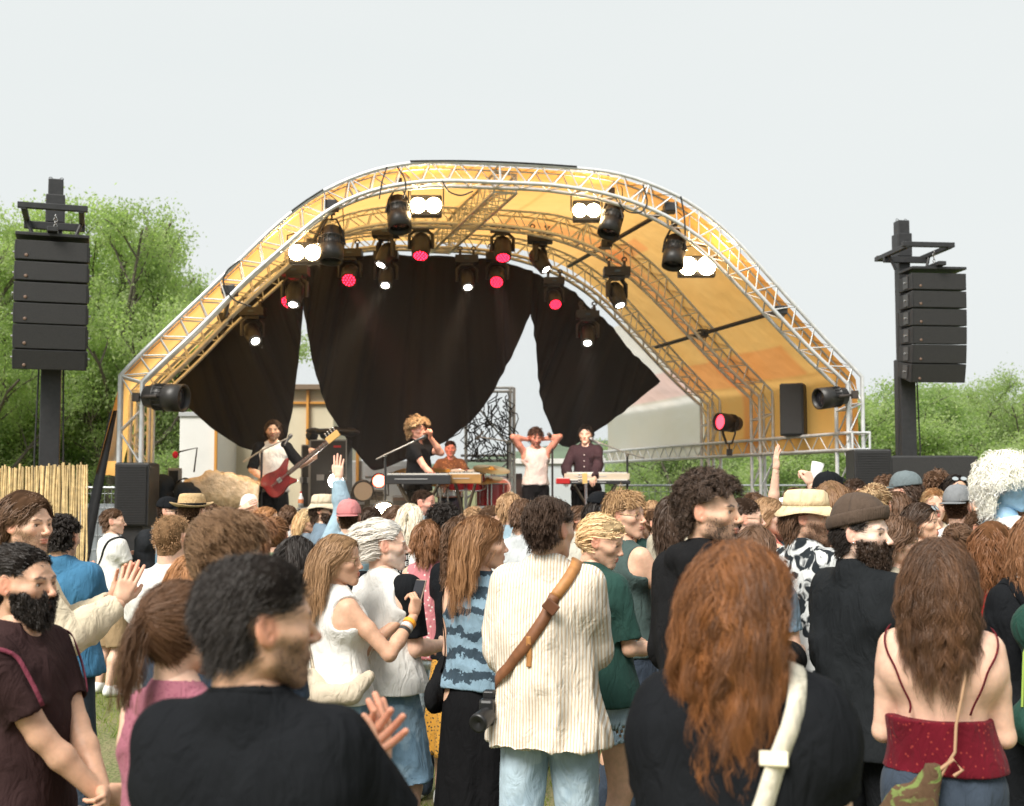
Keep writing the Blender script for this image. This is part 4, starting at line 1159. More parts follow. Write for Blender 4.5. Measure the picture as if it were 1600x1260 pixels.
def lace(mb, a, b, r=.0085, step=1):
    """zigzag between two chords"""
    n = min(len(a), len(b))
    for k in range(0, n - 1, step):
        if (k // step) % 2 == 0: mb.cyl(a[k], b[min(k + step, n - 1)], r, seg=5, caps=False)
        else: mb.cyl(b[k], a[min(k + step, n - 1)], r, seg=5, caps=False)
def truss(name, label, chords, r=.024, lr=.0085, step=1, pairs=((0, 1), (2, 3), (0, 2), (1, 3)), group=None, cat='truss', frames=()):
    t = empty(name, tuple(chords[0][0]), label=label, cat=cat, group=group); off = A(chords[0][0])
    for c in chords: MB().tube([p - off for p in c], r, 8).build('chord', ALU(), t)
    m = MB()
    for i, j in pairs: lace(m, [p - off for p in chords[i]], [p - off for p in chords[j]], lr, step)
    for k in frames:
        for i, j in ((0, 1), (1, 3), (3, 2), (2, 0)): m.cyl(chords[i][k] - off, chords[j][k] - off, .014, seg=6, caps=False)
    m.build('bracing', ALU(), t)
    return t
TD = .25
def make_arch(d, label):
    o, i = arch_pts(d); dep = A((SKEW * TD, TD, 0))
    gl = lambda p, zt: [A((p[0], p[1], z)) for z in np.linspace(zt, p[2], 11)][:-1]
    lo = gl(o[0], 0.02); li = gl(i[0], 0.02); ro = gl(o[-1], 0.02)[::-1]; ri = gl(i[-1], 0.02)[::-1]
    O = lo + list(o) + ro; I = li + list(i) + ri
    return truss('arch_truss', label, [O, I, [p + dep for p in O], [p + dep for p in I]], group='arched trusses of the stage roof', frames=(0, 5, 10, 10 + NA, 10 + NA // 3, 10 + 2 * NA // 3, 10 + NA // 2, 15 + NA))
D1, D2 = 2.15, 3.75
make_arch(0, 'big silver arched truss framing the front of the stage')
make_arch(D1, 'middle arched truss under the orange canopy')
make_arch(D2, 'rear arched truss carrying the black drapes')
# ridge truss
def straight(label, a, b, w, h, n, name='beam_truss', group=None, side=None, r=.02):
    a, b = A(a), A(b); d = b - a; s = np.cross(d, A((0, 0, 1))); s /= np.linalg.norm(s); u = A((0, 0, 1))
    t = np.linspace(0, 1, n)[:, None]; ln = a + d * t
    return truss(name, label, [ln + s * w / 2 + u * h / 2, ln + s * w / 2 - u * h / 2, ln - s * w / 2 + u * h / 2, ln - s * w / 2 - u * h / 2], r=r, lr=.008, frames=(0, n - 1))
straight('silver ridge truss running back along the top of the canopy', FP(800, 276, .3), FP(800, 276, D2 + .2), .26, .22, 22)
straight('long silver side truss at head height along the right of the stage', FP(1338, 690, -.1), FP(1338, 690, 9.6), .22, .19, 54)
# canopy
def canopy_mat(name, base, shade, tf=.62):
    m = bpy.data.materials.new(name); m.use_nodes = True; n = m.node_tree; n.nodes.clear(); L = n.links
    out = n.nodes.new('ShaderNodeOutputMaterial'); mx = n.nodes.new('ShaderNodeMixShader'); mx.inputs[0].default_value = tf
    df = n.nodes.new('ShaderNodeBsdfDiffuse'); tr = n.nodes.new('ShaderNodeBsdfTranslucent')
    tc = n.nodes.new('ShaderNodeTexCoord'); nz = n.nodes.new('ShaderNodeTexNoise'); nz.inputs['Scale'].default_value = .9; nz.inputs['Detail'].default_value = 6
    L.new(tc.outputs['Object'], nz.inputs['Vector'])
    mr = n.nodes.new('ShaderNodeMapRange'); mr.inputs[1].default_value = .35; mr.inputs[2].default_value = .75; L.new(nz.outputs['Fac'], mr.inputs[0])
    mc = n.nodes.new('ShaderNodeMix'); mc.data_type = 'RGBA'; mc.inputs[6].default_value = (*base, 1); mc.inputs[7].default_value = (*shade, 1); L.new(mr.outputs[0], mc.inputs[0])
    at = n.nodes.new('ShaderNodeAttribute'); at.attribute_name = 'Col'
    ml = n.nodes.new('ShaderNodeMix'); ml.data_type = 'RGBA'; ml.blend_type = 'MULTIPLY'; ml.inputs[0].default_value = 1
    L.new(mc.outputs[2], ml.inputs[6]); L.new(at.outputs['Color'], ml.inputs[7])
    n2 = n.nodes.new('ShaderNodeTexNoise'); n2.inputs['Scale'].default_value = 2.2; L.new(tc.outputs['Object'], n2.inputs['Vector'])
    bp = n.nodes.new('ShaderNodeBump'); bp.inputs['Strength'].default_value = .5; bp.inputs['Distance'].default_value = .08; L.new(n2.outputs['Fac'], bp.inputs['Height'])
    for b in (df, tr): L.new(ml.outputs[2], b.inputs['Color']); L.new(bp.outputs[0], b.inputs['Normal'])
    L.new(df.outputs[0], mx.inputs[1]); L.new(tr.outputs[0], mx.inputs[2]); L.new(mx.outputs[0], out.inputs['Surface'])
    return m
CAN = canopy_mat('orange pvc', (.95, .57, .195), (.93, .50, .145))
PALE = canopy_mat('pale pvc', (.95, .90, .82), (.95, .86, .74), .8)
cp = empty('stage_canopy', (0, 15, 0), label='translucent orange fabric canopy stretched over the arched trusses', cat='canopy')
o_, _ = arch_pts(0.0)
skl = [A((o_[0][0] - .25 * (1 - t), o_[0][1], 1.95 + (o_[0][2] - 1.95) * t)) for t in (0, .33, .66)]
skr = [A((o_[-1][0] + .02, o_[-1][1], 2.22 + (o_[-1][2] - 2.22) * t)) for t in (1, .75, .5, .25, 0)][1:]
path = np.array(skl + list(o_) + skr); nrm = np.zeros_like(path); tg = np.gradient(path, axis=0); nrm = np.cross(tg, A((0, -1, 0))); nrm /= np.linalg.norm(nrm, axis=1)[:, None]
if nrm[len(path) // 2][2] < 0: nrm = -nrm
path = path + nrm * .005
NU = 241
idx = np.linspace(0, len(path) - 1, NU); pf = np.stack([np.interp(idx, np.arange(len(path)), path[:, k]) for k in range(3)], 1)
ds = np.linspace(.13, 8.6, 84); G = np.zeros((NU, len(ds), 3)); COL = np.ones((NU, len(ds), 3))
for j, d in enumerate(ds):
    sag = 0.0
    for a0, a1 in ((0, D1), (D1, D2), (D2, 8.6)):
        if a0 <= d <= a1: sag = .05 * math.sin(math.pi * (d - a0) / (a1 - a0))
    nn_ = np.stack([np.interp(idx, np.arange(len(path)), nrm[:, k]) for k in range(3)], 1)
    G[:, j] = pf + A((SKEW * d, d, 0)) - nn_ * sag
u_ = np.linspace(0, 1, NU)
red = A((.97, .74, .72))  # tint of the logo shadows, multiplied into the fabric colour
for j, d in enumerate(ds):
    c = np.ones((NU, 3))
    if D1 + .42 < d < D1 + .82: c[u_ > .56] *= red                       # logo shadow tinted into the fabric, a stripe along the arch
    if .0 < d < .45: c *= A((1.0, .80, .66))
    band = (u_ > .885) & (u_ < .925)
    if d > .9: c[band] *= red
    box_ = (u_ > .70) & (u_ < .725)
    if D1 - .3 < d < D1 + .8: c[box_] *= red
    seam = np.abs((u_ * 14) % 1 - .5) > .487; c[seam] *= A((.86, .80, .74))
    COL[:, j] = c
jf = int(np.searchsorted(ds, D2 + .55))
mb = MB(); mb.grid(G[:, :jf + 1], col=COL[:, :jf + 1].reshape(-1, 3)); mb.v = [v - A((0, 15, 0)) for v in mb.v]; mb.build('roof_skin', CAN, cp)
kr = int(NU * .80); mb = MB(); mb.grid(G[kr:, jf:], col=COL[kr:, jf:].reshape(-1, 3)); mb.v = [v - A((0, 15, 0)) for v in mb.v]; mb.build('rear_side_wall', PALE, cp)
# black purlins under the skin
for k, (px, py) in enumerate(((1053, 322), (1226, 484), (520, 318), (360, 452))):
    a, b = FP(px, py, .12), FP(px, py, D2 + .1)
    o = empty('roof_purlin', tuple(a), label=['black flat bar crossing the canopy from above the upper right lamps', 'black flat bar crossing the lower right of the canopy', 'black bar under the canopy at upper left', 'black bar low on the left slope of the canopy'][k], cat='roof bar', group='black bars under the canopy')
    MB().cyl(A((0, 0, 0)), b - a, .028, seg=6).build('bar', BLKM(), o)
    q = MB(); q.box((0, 0, 0), (.14, .22, .10)); q.build('bracket', BLKM(), o, bevel=.01); q = MB(); q.box((b - a) * .57, (.14, .22, .10)); q.build('bracket', BLKM(), o, bevel=.01)
# left flap and strap
fl = MB(); G2 = np.zeros((12, 8, 3)); a0 = FP(187, 592, 0); 
for i, t in enumerate(np.linspace(0, 1, 12)):
    for j, s_ in enumerate(np.linspace(0, 1, 8)):
        xa = 187 - 4 * t; xb = 187 - 36 * t ** 1.2; G2[i, j] = FP(xa + (xb - xa) * s_, 592 + 128 * t, .10 + .5 * s_) + A((0, .03 * math.sin(9 * t + 4 * s_), 0))
fl.grid(G2); tag(fl.build('canopy_flap', PALE), 'pale flap of canopy fabric pulled outwards beside the left leg', 'canopy flap')
st = MB(); a_ = FP(176, 640, .2); b_ = A((-4.72, 12.9, .0)); 
st.grid(np.array([[a_ + (b_ - a_) * t + A((-1, 0, 0)) * .06 * w_ * (.6 + t) for w_ in (-1, 1)] for t in np.linspace(0, 1, 10)])); tag(st.build('tension_strap', BLKM(), thick=.004), 'broad black tension strap slanting down to the ground left of the stage', 'strap')
# deck
dk = empty('stage_deck', (0, 16, 0), label='raised black stage deck behind the crowd', cat='stage'); Zd = .85
def plan(px, d): 
    p = FP(px, 700, d); return A((p[0], p[1]))
q0, q1, q2, q3 = plan(240, .25), plan(1310, .25), plan(1310, 5.2), plan(240, 5.2)
def slab(pts, z0, z1, name, m, parent, off=(0, 0, 0)):
    off = A(off); v = [A((p[0], p[1], z)) - off for p in pts for z in (z0, z1)]; b = MB()
    n = len(pts); b.raw(v, [(2 * i, 2 * ((i + 1) % n), 2 * ((i + 1) % n) + 1, 2 * i + 1) for i in range(n)], smooth=False); b.raw(v, q=[(1, 3, 5, 7), (0, 6, 4, 2)] if n == 4 else None, smooth=False); return b.build(name, m, parent)
slab([q0, q1, q2, q3], Zd - .08, Zd, 'deck_board', mat('deck ply', (.035, .03, .028), rough=.7, noise=(3, .3)), dk, (0, 16, 0))
qi = [q + (A((q0 + q2) / 2) - q) * .01 for q in (q0, q1, q2, q3)]
slab(qi, .0, Zd - .083, 'skirt', BLKP(), dk, (0, 16, 0))
# drapes
def drape(name, label, topc, botc, dtop=D2 + .12, nf=26, seed=0, amp=.020):
    n, m = 150, 60; T = resample(topc, n, 1); Bc = resample(botc, n, 1); r = np.random.default_rng(seed); G = np.zeros((m, n, 3))
    u = np.linspace(0, 1, n); ph = np.cumsum(r.uniform(.6, 1.4, n)); ph = ph / ph[-1] * nf * 2 * np.pi
    for i, t in enumerate(np.linspace(0, 1, m)):
        pt = T * (1 - t) + Bc * t
        dd = dtop + amp * (1.0 + .8 * t) * (.6 + .6 * np.sin(ph * .31)) * np.sin(ph + .4 * math.sin(3 * t)) + .05 * np.sin(ph * .23 + 2 * t)
        G[i] = np.array([FP((x - 300) / .78 + 300, (y - 755) / .78 + 755, d) for (x, y), d in zip(pt, dd)])
    o = MB().grid(G).build(name, mat('black molton', (.0065, .0065, .0075), rough=.95, sheen=.03, noise=(1.2, .25), bump=(90, .3, .01)), thick=.004)
    return tag(o, label, 'curtain', 'black drapes at the back of the stage')
drape('stage_curtain', 'left black drape swept down from the arch behind the bass player', [(262, 603), (300, 562), (345, 512), (380, 474), (420, 440), (450, 424), (475, 418)], [(262, 606), (290, 632), (330, 668), (375, 697), (410, 708), (430, 714), (441, 714), (450, 680), (459, 640), (468, 560), (475, 482)], nf=12, seed=1)
drape('stage_curtain', 'wide middle black drape gathered to a point above the drum kit', [(475, 418), (500, 408), (545, 399), (600, 396), (660, 399), (720, 401), (770, 405), (810, 415), (832, 425)], [(476, 482), (488, 560), (513, 640), (545, 690), (572, 722), (585, 736), (600, 733), (640, 716), (700, 690), (742, 655), (772, 612), (800, 560), (829, 487)], nf=20, seed=2)
drape('stage_curtain', 'right black drape tied back above the keyboard player', [(828, 423), (852, 433), (900, 460), (940, 497), (976, 537), (1005, 570), (1030, 597)], [(831, 487), (838, 560), (850, 640), (868, 690), (880, 697), (893, 700), (910, 690), (945, 665), (985, 634), (1030, 599)], nf=13, seed=3)
# ---------------------------------------------------------------- lamps
def emis(name, col, strength): return mat(name, (.02, .02, .02), emit=col, estr=strength)
def at_d(px, py, d):
    """point seen at photo pixel px,py that lies d metres behind the front arch plane (along +y)"""
    Y = 13.4 + d
    for _ in range(4):
        p = P(px, py, Y); Y = 13.4 + .12 * (p.x - SKEW * d) + d
    return A(P(px, py, Y))
FIX = mat('fixture black', (.020, .018, .017), rough=.45, noise=(18, .3))
FIXB = mat('fixture worn', (.045, .035, .030), rough=.5, noise=(18, .3))
RED = emis('red led', (1.0, .01, .03), 12.0); REDB = emis('red glass', (.6, .008, .015), .28); WHT = emis('white beam lens', (1.0, .93, .80), 22.0)
HOT = emis('halogen', (1.0, .72, .38), 85.0)
def moving_head(label, px, py, d, aim, kind, k=1.0, up=0.0):
    """hanging moving head; px,py of the lens; aim = direction of the lens; the base box hangs from a clamp above"""
    Lp = at_d(px, py, d); aim = A(aim) / np.linalg.norm(aim)
    hd = Lp - aim * .15 * k                            # centre of the head
    base = hd + A((0, 0, .30 * k + up))
    t = empty('moving_head_light', tuple(base), label=label, cat='stage light', group='moving head lights under the canopy'); off = base
    b = MB(); b.box((0, 0, 0), (.34 * k, .24 * k, .115 * k)); b.box((0, -.121 * k, 0), (.16 * k, .006, .05 * k)); b.build('base', FIX, t, bevel=.012)
    b = MB(); b.box((0, -.126 * k, 0), (.07 * k, .004, .03 * k)); b.build('display', mat('display', (.05, .08, .12), rough=.2), t)
    b = MB()
    for g in (-1, 1): b.box((g * .10 * k, 0, .10 * k), (.035, .05, .10)); b.tube([(g * .10 * k + .03 * math.cos(a), 0, .165 * k + .03 * math.sin(a)) for a in np.linspace(-.6, 3.8, 8)], .010, 6)
    b.build('clamp', FIXB, t)
    ya = hd - off; sd = np.cross(aim, A((0, 0, 1))); 
    if np.linalg.norm(sd) < .15: sd = A((1, 0, 0))
    sd /= np.linalg.norm(sd); y_ = MB(); y_.box((0, 0, -.075 * k), (.20 * k, .16 * k, .05 * k))
    for g in (-1, 1):
        p0 = A((0, 0, -.09 * k)) + sd * g * .08 * k; p1 = A((0, 0, -.15 * k)) + sd * g * .15 * k; p2 = ya + sd * g * .15 * k - A((0, 0, .03))
        y_.tube([p0, p1, p2], [.035 * k, .040 * k, .036 * k], 8, asp=.6)
    y_.build('yoke', FIX, t)
    h = MB(); c = ya; R_ = .105 * k if kind == 'spot' else .125 * k
    h.lathe(c - aim * .17 * k, aim, [(0, 0), (0, R_ * .62), (.03 * k, R_ * .85), (.10 * k, R_ * 1.03), (.20 * k, R_ * 1.02), (.28 * k, R_ * .92), (.325 * k, R_ * .90), (.325 * k, R_ * .80), (.31 * k, R_ * .78)], 20, asp=1.0)
    for a in np.linspace(0, 2 * np.pi, 12, endpoint=False):
        Fm = frame(aim, (0, 0, 1) if abs(aim[2]) < .9 else (0, 1, 0)); q = (Fm[:, 0] * math.cos(a) + Fm[:, 1] * math.sin(a)) * R_ * 1.0
        h.box(c - aim * .03 * k + q, (.010, .014, .14 * k), R=np.stack([np.cross(q, aim) / np.linalg.norm(np.cross(q, aim)), q / np.linalg.norm(q), aim], 1))
    h.build('head', FIX, t)
    lc = c + aim * .152 * k; Fm = frame(aim, (0, 0, 1) if abs(aim[2]) < .9 else (0, 1, 0))
    l = MB()
    if kind == 'spot':
        l.lathe(lc, aim, [(0.004, R_ * .52), (.012, R_ * .36), (.016, 0)], 20); l.build('lens', WHT, t)
    else:
        l.lathe(lc - aim * .004, aim, [(0, R_ * .80), (.001, 0)], 20); l.build('lens', REDB, t)
        m = MB()
        for rr, n in ((0, 1), (.36, 6), (.68, 12)):
            for a in np.linspace(0, 2 * np.pi, n, endpoint=False): m.ball(lc + (Fm[:, 0] * math.cos(a) + Fm[:, 1] * math.sin(a)) * R_ * rr * .9, R_ * .095, 8)
        o = m.build('led', RED, t)
    return t
moving_head('red wash lamp hanging in front of the drape, left of the top centre', 545, 438, 3.45, (.0, -.80, -.60), 'wash')
moving_head('white beam lamp hanging low in front of the drape, left of centre', 602, 446, 3.45, (0, -.55, -.83), 'spot')
moving_head('dark spot lamp tilted down left, above the left centre white beam', 595, 414, 3.0, (-.35, -.35, -.85), 'spot', 1.05)
moving_head('red wash lamp at the top centre on the middle arch', 657, 400, 2.9, (0, -.45, -.89), 'wash', 1.05)
moving_head('white beam lamp hanging low in front of the drape, right of centre', 731, 449, 3.45, (.12, -.55, -.83), 'spot', .95)
moving_head('red wash lamp hanging low at the right end of the top row', 776, 441, 3.45, (-.05, -.75, -.62), 'wash', .95)
moving_head('red wash lamp high on the middle arch, right of centre', 786, 403, 2.9, (.05, -.45, -.89), 'wash', 1.0)
moving_head('dark spot lamp swung far out to the right of the top row', 853, 421, 2.6, (.52, -.25, -.80), 'spot', 1.0)
moving_head('red wash lamp on the left slope below the glaring floodlight', 450, 472, 3.2, (-.25, -.75, -.6), 'wash', 1.0)
moving_head('dark spot lamp crossing in front of the left slope red lamp', 458, 476, 2.6, (-.05, -.45, -.85), 'spot', 1.05)
moving_head('spot lamp on the far left slope in front of the left drape', 399, 533, 3.3, (.38, -.55, -.65), 'spot', 1.0)
moving_head('red wash lamp on the right slope in front of the drape', 868, 476, 3.4, (.12, -.70, -.65), 'wash', .85)
moving_head('white spot lamp beaming down on the right slope of the middle arch', 969, 477, 1.9, (.25, -.35, -.88), 'spot', 1.0)
moving_head('white beam lamp low on the right slope in front of the right drape', 918, 536, 3.3, (-.05, -.55, -.80), 'spot', .95)
moving_head('small red wash lamp just behind the low right slope beam', 915, 524, 3.6, (-.45, -.75, -.45), 'wash', .72)
# fresnel cans
def can_light(label, px, py, d, aim, k=1.0, hang=.30, lens=None, stand=None):
    c = at_d(px, py, d); aim = A(aim) / np.linalg.norm(aim); top = c + A((0, 0, hang)) if stand is None else c + A(stand)
    t = empty('can_light', tuple(top), label=label, cat='stage light', group='round can lamps on the trusses'); cc = c - top; Fm = frame(aim, (0, 0, 1) if abs(aim[2]) < .9 else (0, 1, 0))
    h = MB(); h.lathe(cc - aim * .20 * k, aim, [(0, 0), (0, .075 * k), (.02 * k, .10 * k), (.11 * k, .112 * k), (.115 * k, .128 * k), (.13 * k, .128 * k), (.135 * k, .118 * k), (.22 * k, .120 * k), (.225 * k, .128 * k), (.40 * k, .130 * k), (.40 * k, .112 * k), (.34 * k, .108 * k)], 26)
    for a in np.linspace(0, 2 * np.pi, 18, endpoint=False):
        q = (Fm[:, 0] * math.cos(a) + Fm[:, 1] * math.sin(a)) * .122 * k; h.box(cc - aim * .03 * k + q, (.006, .012, .085 * k), R=np.stack([np.cross(q, aim) / np.linalg.norm(np.cross(q, aim)), q / np.linalg.norm(q), aim], 1))
    h.build('housing', FIX, t)
    MB().lathe(cc + aim * .15 * k, aim, [(0, .110 * k), (.012, .06 * k), (.016, 0)], 24).build('lens', lens or mat('dark glass', (.02, .02, .025), rough=.12), t)
    sd = np.cross(aim, A((0, 0, 1))); sd = sd / np.linalg.norm(sd) if np.linalg.norm(sd) > .1 else A((1, 0, 0))
    pv = [cc + sd * g * .145 * k for g in (-1, 1)]; mid = cc * .25 if stand is None else cc * .3
    y_ = MB(); y_.tube([pv[0], pv[0] * .45 + mid * .55 + sd * -.05, mid - sd * .05, mid + sd * .05, pv[1] * .45 + mid * .55 + sd * .05, pv[1]], .012, 6, asp=1.6); y_.cyl(mid, (0, 0, 0), .012)
    y_.box((0, 0, 0), (.07, .06, .09)); y_.build('yoke', FIXB, t)
    if stand is None:
        q = MB(); r_ = random.Random(int(px)); q.tube([cc + A((.02, .0, .12)), cc + A((.14, .02, .10)), A((.12, .0, .05)), A((.03, 0, .14)), A((-.05, 0, .20))], .006, 5); q.build('cable', BLKP(), t)
    return t
can_light('dark can lamp hanging left of the top centre floodlight', 623, 334, .35, (.10, -.30, -.85), 1.05, .36)
can_light('brown lit can lamp beside the left glaring floodlight', 518, 382, .35, (.02, -.2, -.95), 1.05, .38)
can_light('dark can lamp tilted beside the upper right floodlight', 956, 344, .35, (-.22, -.30, -.80), 1.0, .33)
can_light('can lamp hanging left of the right glaring floodlight', 1054, 393, .35, (-.15, -.30, -.85), 1.0, .34)
can_light('can lamp clamped sideways on the left front leg', 257, 621, -.05, (.96, -.22, -.06), 1.15, 0, stand=(-.30, 0, .0))
can_light('can lamp clamped sideways on the right front leg', 1300, 621, -.05, (-.90, -.35, -.12), .95, 0, stand=(.26, 0, .03))
can_light('can lamp with glowing red lens standing on the side truss', 1139, 661, 2.6, (-.80, -.55, .05), .95, 0, lens=emis('red lens', (1, .05, .08), 3.0), stand=(.0, .0, -.40))
# floodlights
def flood(label, px, py, d=.45, w=.36):
    c = at_d(px, py, d); t = empty('floodlight', tuple(c), label=label, cat='floodlight', group='glaring warm floodlights under the front arch')
    b = MB(); b.box((0, .10, 0), (w, .12, .25)); b.build('housing', FIX, t, bevel=.015)
    b = MB()
    b.tube([(-w / 2 - .02, .06, 0), (-w / 2 - .02, .06, .2), (0, .06, .26), (w / 2 + .02, .06, .2), (w / 2 + .02, .06, 0)], .010, 6); b.build('bracket', FIXB, t)
    for g in (-1, 1): MB().lathe((g * w * .25, .034, -.0), (0, -1, 0), [(0, w * .245), (.0015, 0)], 20).build('lamp', HOT, t)
flood('twin floodlight glaring on the left slope of the front arch', 475, 394); flood('twin floodlight glaring at the top left of the arch', 665, 320)
flood('twin floodlight glaring at the top right of the arch', 917, 328, w=.32); flood('large glaring floodlight on the right slope of the arch', 1090, 415, w=.44)
def floor_lamp(label, px, py, Y, col, k, strength=60):
    c = A(P(px, py, Y)); t = empty('floor_lamp', tuple(c), label=label, cat='stage light')
    MB().lathe((0, .16, 0), (0, -1, .05), [(0, 0), (0, .07 * k), (.05, .10 * k), (.16, .11 * k), (.16, .095 * k)], 22).build('housing', FIX, t)
    MB().lathe((0, .03, 0), (0, -1, .05), [(0, .092 * k), (.01, .05 * k), (.014, 0)], 22).build('lens', emis('lens %s' % label[:12], col, strength), t)
    b = MB(); b.tube([(-.12 * k, .08, 0), (-.13 * k, .08, -.18), (.13 * k, .08, -.18), (.12 * k, .08, 0)], .012, 6); b.build('bracket', FIXB, t)
floor_lamp('white floor lamp shining towards the crowd beside the bass player', 524, 752, 15.2, (1, .93, .80), 1.0, 90)
floor_lamp('warm floor lamp glaring at the stage edge just above the white-haired man', 600, 806, 13.75, (1, .75, .42), 1.5, 120)
floor_lamp('red lit floor lamp under the small black microphone', 592, 752, 15.6, (1, .10, .06), .9, 12)
floor_lamp('dim round floor lamp between the amplifiers and the drape point', 567, 768, 15.6, (.35, .22, .12), 1.3, .6)
# cables on the arch
for k, (pts, lab) in enumerate((([(374, 408), (352, 424), (346, 440), (362, 470), (392, 480)], 'loop of black cable on the left slope of the front arch'), ([(604, 262), (596, 285), (592, 312)], 'black cable hanging from the front arch left of the top'),
                                ([(620, 262), (632, 280), (634, 300), (628, 312)], 'black cable falling to the left can lamp'), ([(1003, 290), (1012, 320), (1000, 336), (975, 332), (965, 318)], 'loop of black cable above the upper right can lamp'),
                                ([(1062, 308), (1068, 340), (1069, 370)], 'black cable falling to the right can lamp'), ([(690, 284), (700, 302), (720, 308), (738, 300)], 'short slack black cable at the top of the arch'),
                                ([(640, 253), (700, 252), (760, 253.5), (830, 256.5), (900, 261.5)], 'bundle of black cable running along the top chord'), ([(455, 331), (478, 314), (505, 297)], 'black cable on the upper left chord'))):
    p0 = A(FP(*pts[0], -.03)); m = MB(); m.tube([FP(x, y, -.03) - p0 for x, y in resample(pts, 16, 3)], .009, 6); o = m.build('cable', BLKP()); o.location = tuple(p0); tag(o, lab, 'cable', 'cables on the front arch')
# speakers
def grille_mat():
    if 'grille' in _m: return _m['grille']
    m = mat('grille', (.012, .012, .013), rough=.55); n = m.node_tree; b = n.nodes['Principled BSDF']
    tc = n.nodes.new('ShaderNodeTexCoord'); vo = n.nodes.new('ShaderNodeTexVoronoi'); vo.inputs['Scale'].default_value = 130; n.links.new(tc.outputs['Object'], vo.inputs['Vector'])
    mr = n.nodes.new('ShaderNodeMapRange'); mr.inputs[1].default_value = .2; mr.inputs[2].default_value = .5; mr.inputs[3].default_value = 0; mr.inputs[4].default_value = 1; n.links.new(vo.outputs['Distance'], mr.inputs[0])
    mx = n.nodes.new('ShaderNodeMix'); mx.data_type = 'RGBA'; mx.inputs[6].default_value = (.003, .003, .004, 1); mx.inputs[7].default_value = (.022, .021, .021, 1); n.links.new(mr.outputs[0], mx.inputs[0]); n.links.new(mx.outputs[2], b.inputs['Base Color'])
    bp = n.nodes.new('ShaderNodeBump'); bp.inputs['Distance'].default_value = .001; n.links.new(mr.outputs[0], bp.inputs['Height']); n.links.new(bp.outputs[0], b.inputs['Normal']); return m
def line_array(label, px, Y, yaw, ys, mast_px, mast_top, W=.70, D=.42, tilt_from=3, lab_tower=''):
    s = FPX / Y
    t = empty('line_array', tuple(P(px, ys[0], Y)), math.radians(yaw), label=label, cat='loudspeaker array', group='hanging line arrays'); z0 = P(px, ys[0], Y).z
    tl = 0.0; y0 = 0.0
    for i in range(len(ys) - 1):
        za, zb = P(px, ys[i], Y).z - z0, P(px, ys[i + 1], Y).z - z0; hgt = za - zb - (.016 if i < 3 else .006)
        tl = -math.radians([0, .5, 1.5, 3, 6, 12][i]); zc = (za + zb) / 2; y0 += .5 * hgt * math.sin(-tl) * 1.6
        R = rotx(-tl); x_ = MB(); hw, hf, hb = W / 2, hgt / 2, hgt / 2 * .80
        v = A([(-hw, -.0, -hf), (hw, 0, -hf), (hw, 0, hf), (-hw, 0, hf), (-hw * .97, D, -hb), (hw * .97, D, -hb), (hw * .97, D, hb), (-hw * .97, D, hb)]) @ R.T + A((0, y0, zc))
        x_.raw(v, [(0, 3, 2, 1), (4, 5, 6, 7), (0, 4, 7, 3), (1, 2, 6, 5), (3, 7, 6, 2), (0, 1, 5, 4)][0:], smooth=False)
        cab = x_.build('cabinet', BLKP(), t, bevel=.006)
        g = MB(); gv = A([(-hw + .018, -.006, -hf + .008), (hw - .018, -.006, -hf + .008), (hw - .018, -.006, hf - .008), (-hw + .018, -.006, hf - .008)]) @ R.T + A((0, y0, zc)); g.raw(gv, [(0, 3, 2, 1)][::1], smooth=False); g.raw(gv[::-1] + A((0, .002, 0)), [(0, 3, 2, 1)], smooth=False); g.build('grille', grille_mat(), cab)
        bdg = MB(); bc = A((-hw + .11, -.010, -hf * .55)) @ R.T + A((0, y0, zc)); bdg.ball(bc, (.020, .004, .018), 6); bdg.build('badge', mat('badge', (.16, .10, .07), rough=.4), cab)
        for g_ in (-1, 1):
            pl = MB(); pl.box(A((g_ * (hw + .004), .17, 0)) @ R.T + A((0, y0, zc)), (.010, .13, hgt * .72), R=R); pl.build('side_plate', mat('plate', (.05, .05, .05), rough=.4), cab)
            kn = MB(); 
            for q in (0,): kn.cyl(A((g_ * (hw + .004), .17 + q, q * .6)) @ R.T + A((0, y0, zc)), A((g_ * (hw + .028), .17 + q, q * .6)) @ R.T + A((0, y0, zc)), .012)
            kn.build('pin', mat('steel pin', (.5, .5, .5), rough=.3, metal=.8), cab)
    fr = MB(); fr.box((0, D * .45, .055), (W * 1.0, D * 1.0, .035)); fr.box((0, D * .5, .10), (.10, D * 1.5, .05)); fr.build('flying_frame', BLKM(), t, bevel=.006)
    ch = MB()
    for i in range(5): ch.tube([(.02 + .018 * math.cos(a) * (1 if i % 2 else .3), D * .4 + .018 * math.cos(a) * (.3 if i % 2 else 1), .14 + .035 * i + .024 * math.sin(a)) for a in np.linspace(0, 6.28, 9)], .005, 5, caps=False)
    ch.build('chain', mat('chain steel', (.35, .35, .35), rough=.35, metal=.8), t)
    # tower
    mb_ = P(mast_px, 755, Y + .62); gz = ground_z(mb_.x, mb_.y); zt = P(mast_px, mast_top, Y + .62).z
    tw = empty('speaker_tower', (mb_.x, mb_.y, gz), math.radians(yaw), label=lab_tower, cat='lifting tower', group='black lifting towers of the line arrays'); zt -= gz; zs = z0 - gz
    m = MB(); m.box((0, 0, zt / 2), (.15, .16, zt)); m.build('mast', BLKM(), tw, bevel=.01)
    m = MB(); m.box((0, -.0, zs * .5 - .2), (.20, .21, zs * .62)); m.build('outer_mast', BLKM(), tw, bevel=.01)
    m = MB(); m.box((0, -.0, zs + .45), (.19, .20, .30)); m.build('head_block', BLKM(), tw, bevel=.01)
    m = MB(); zc = zs + .30
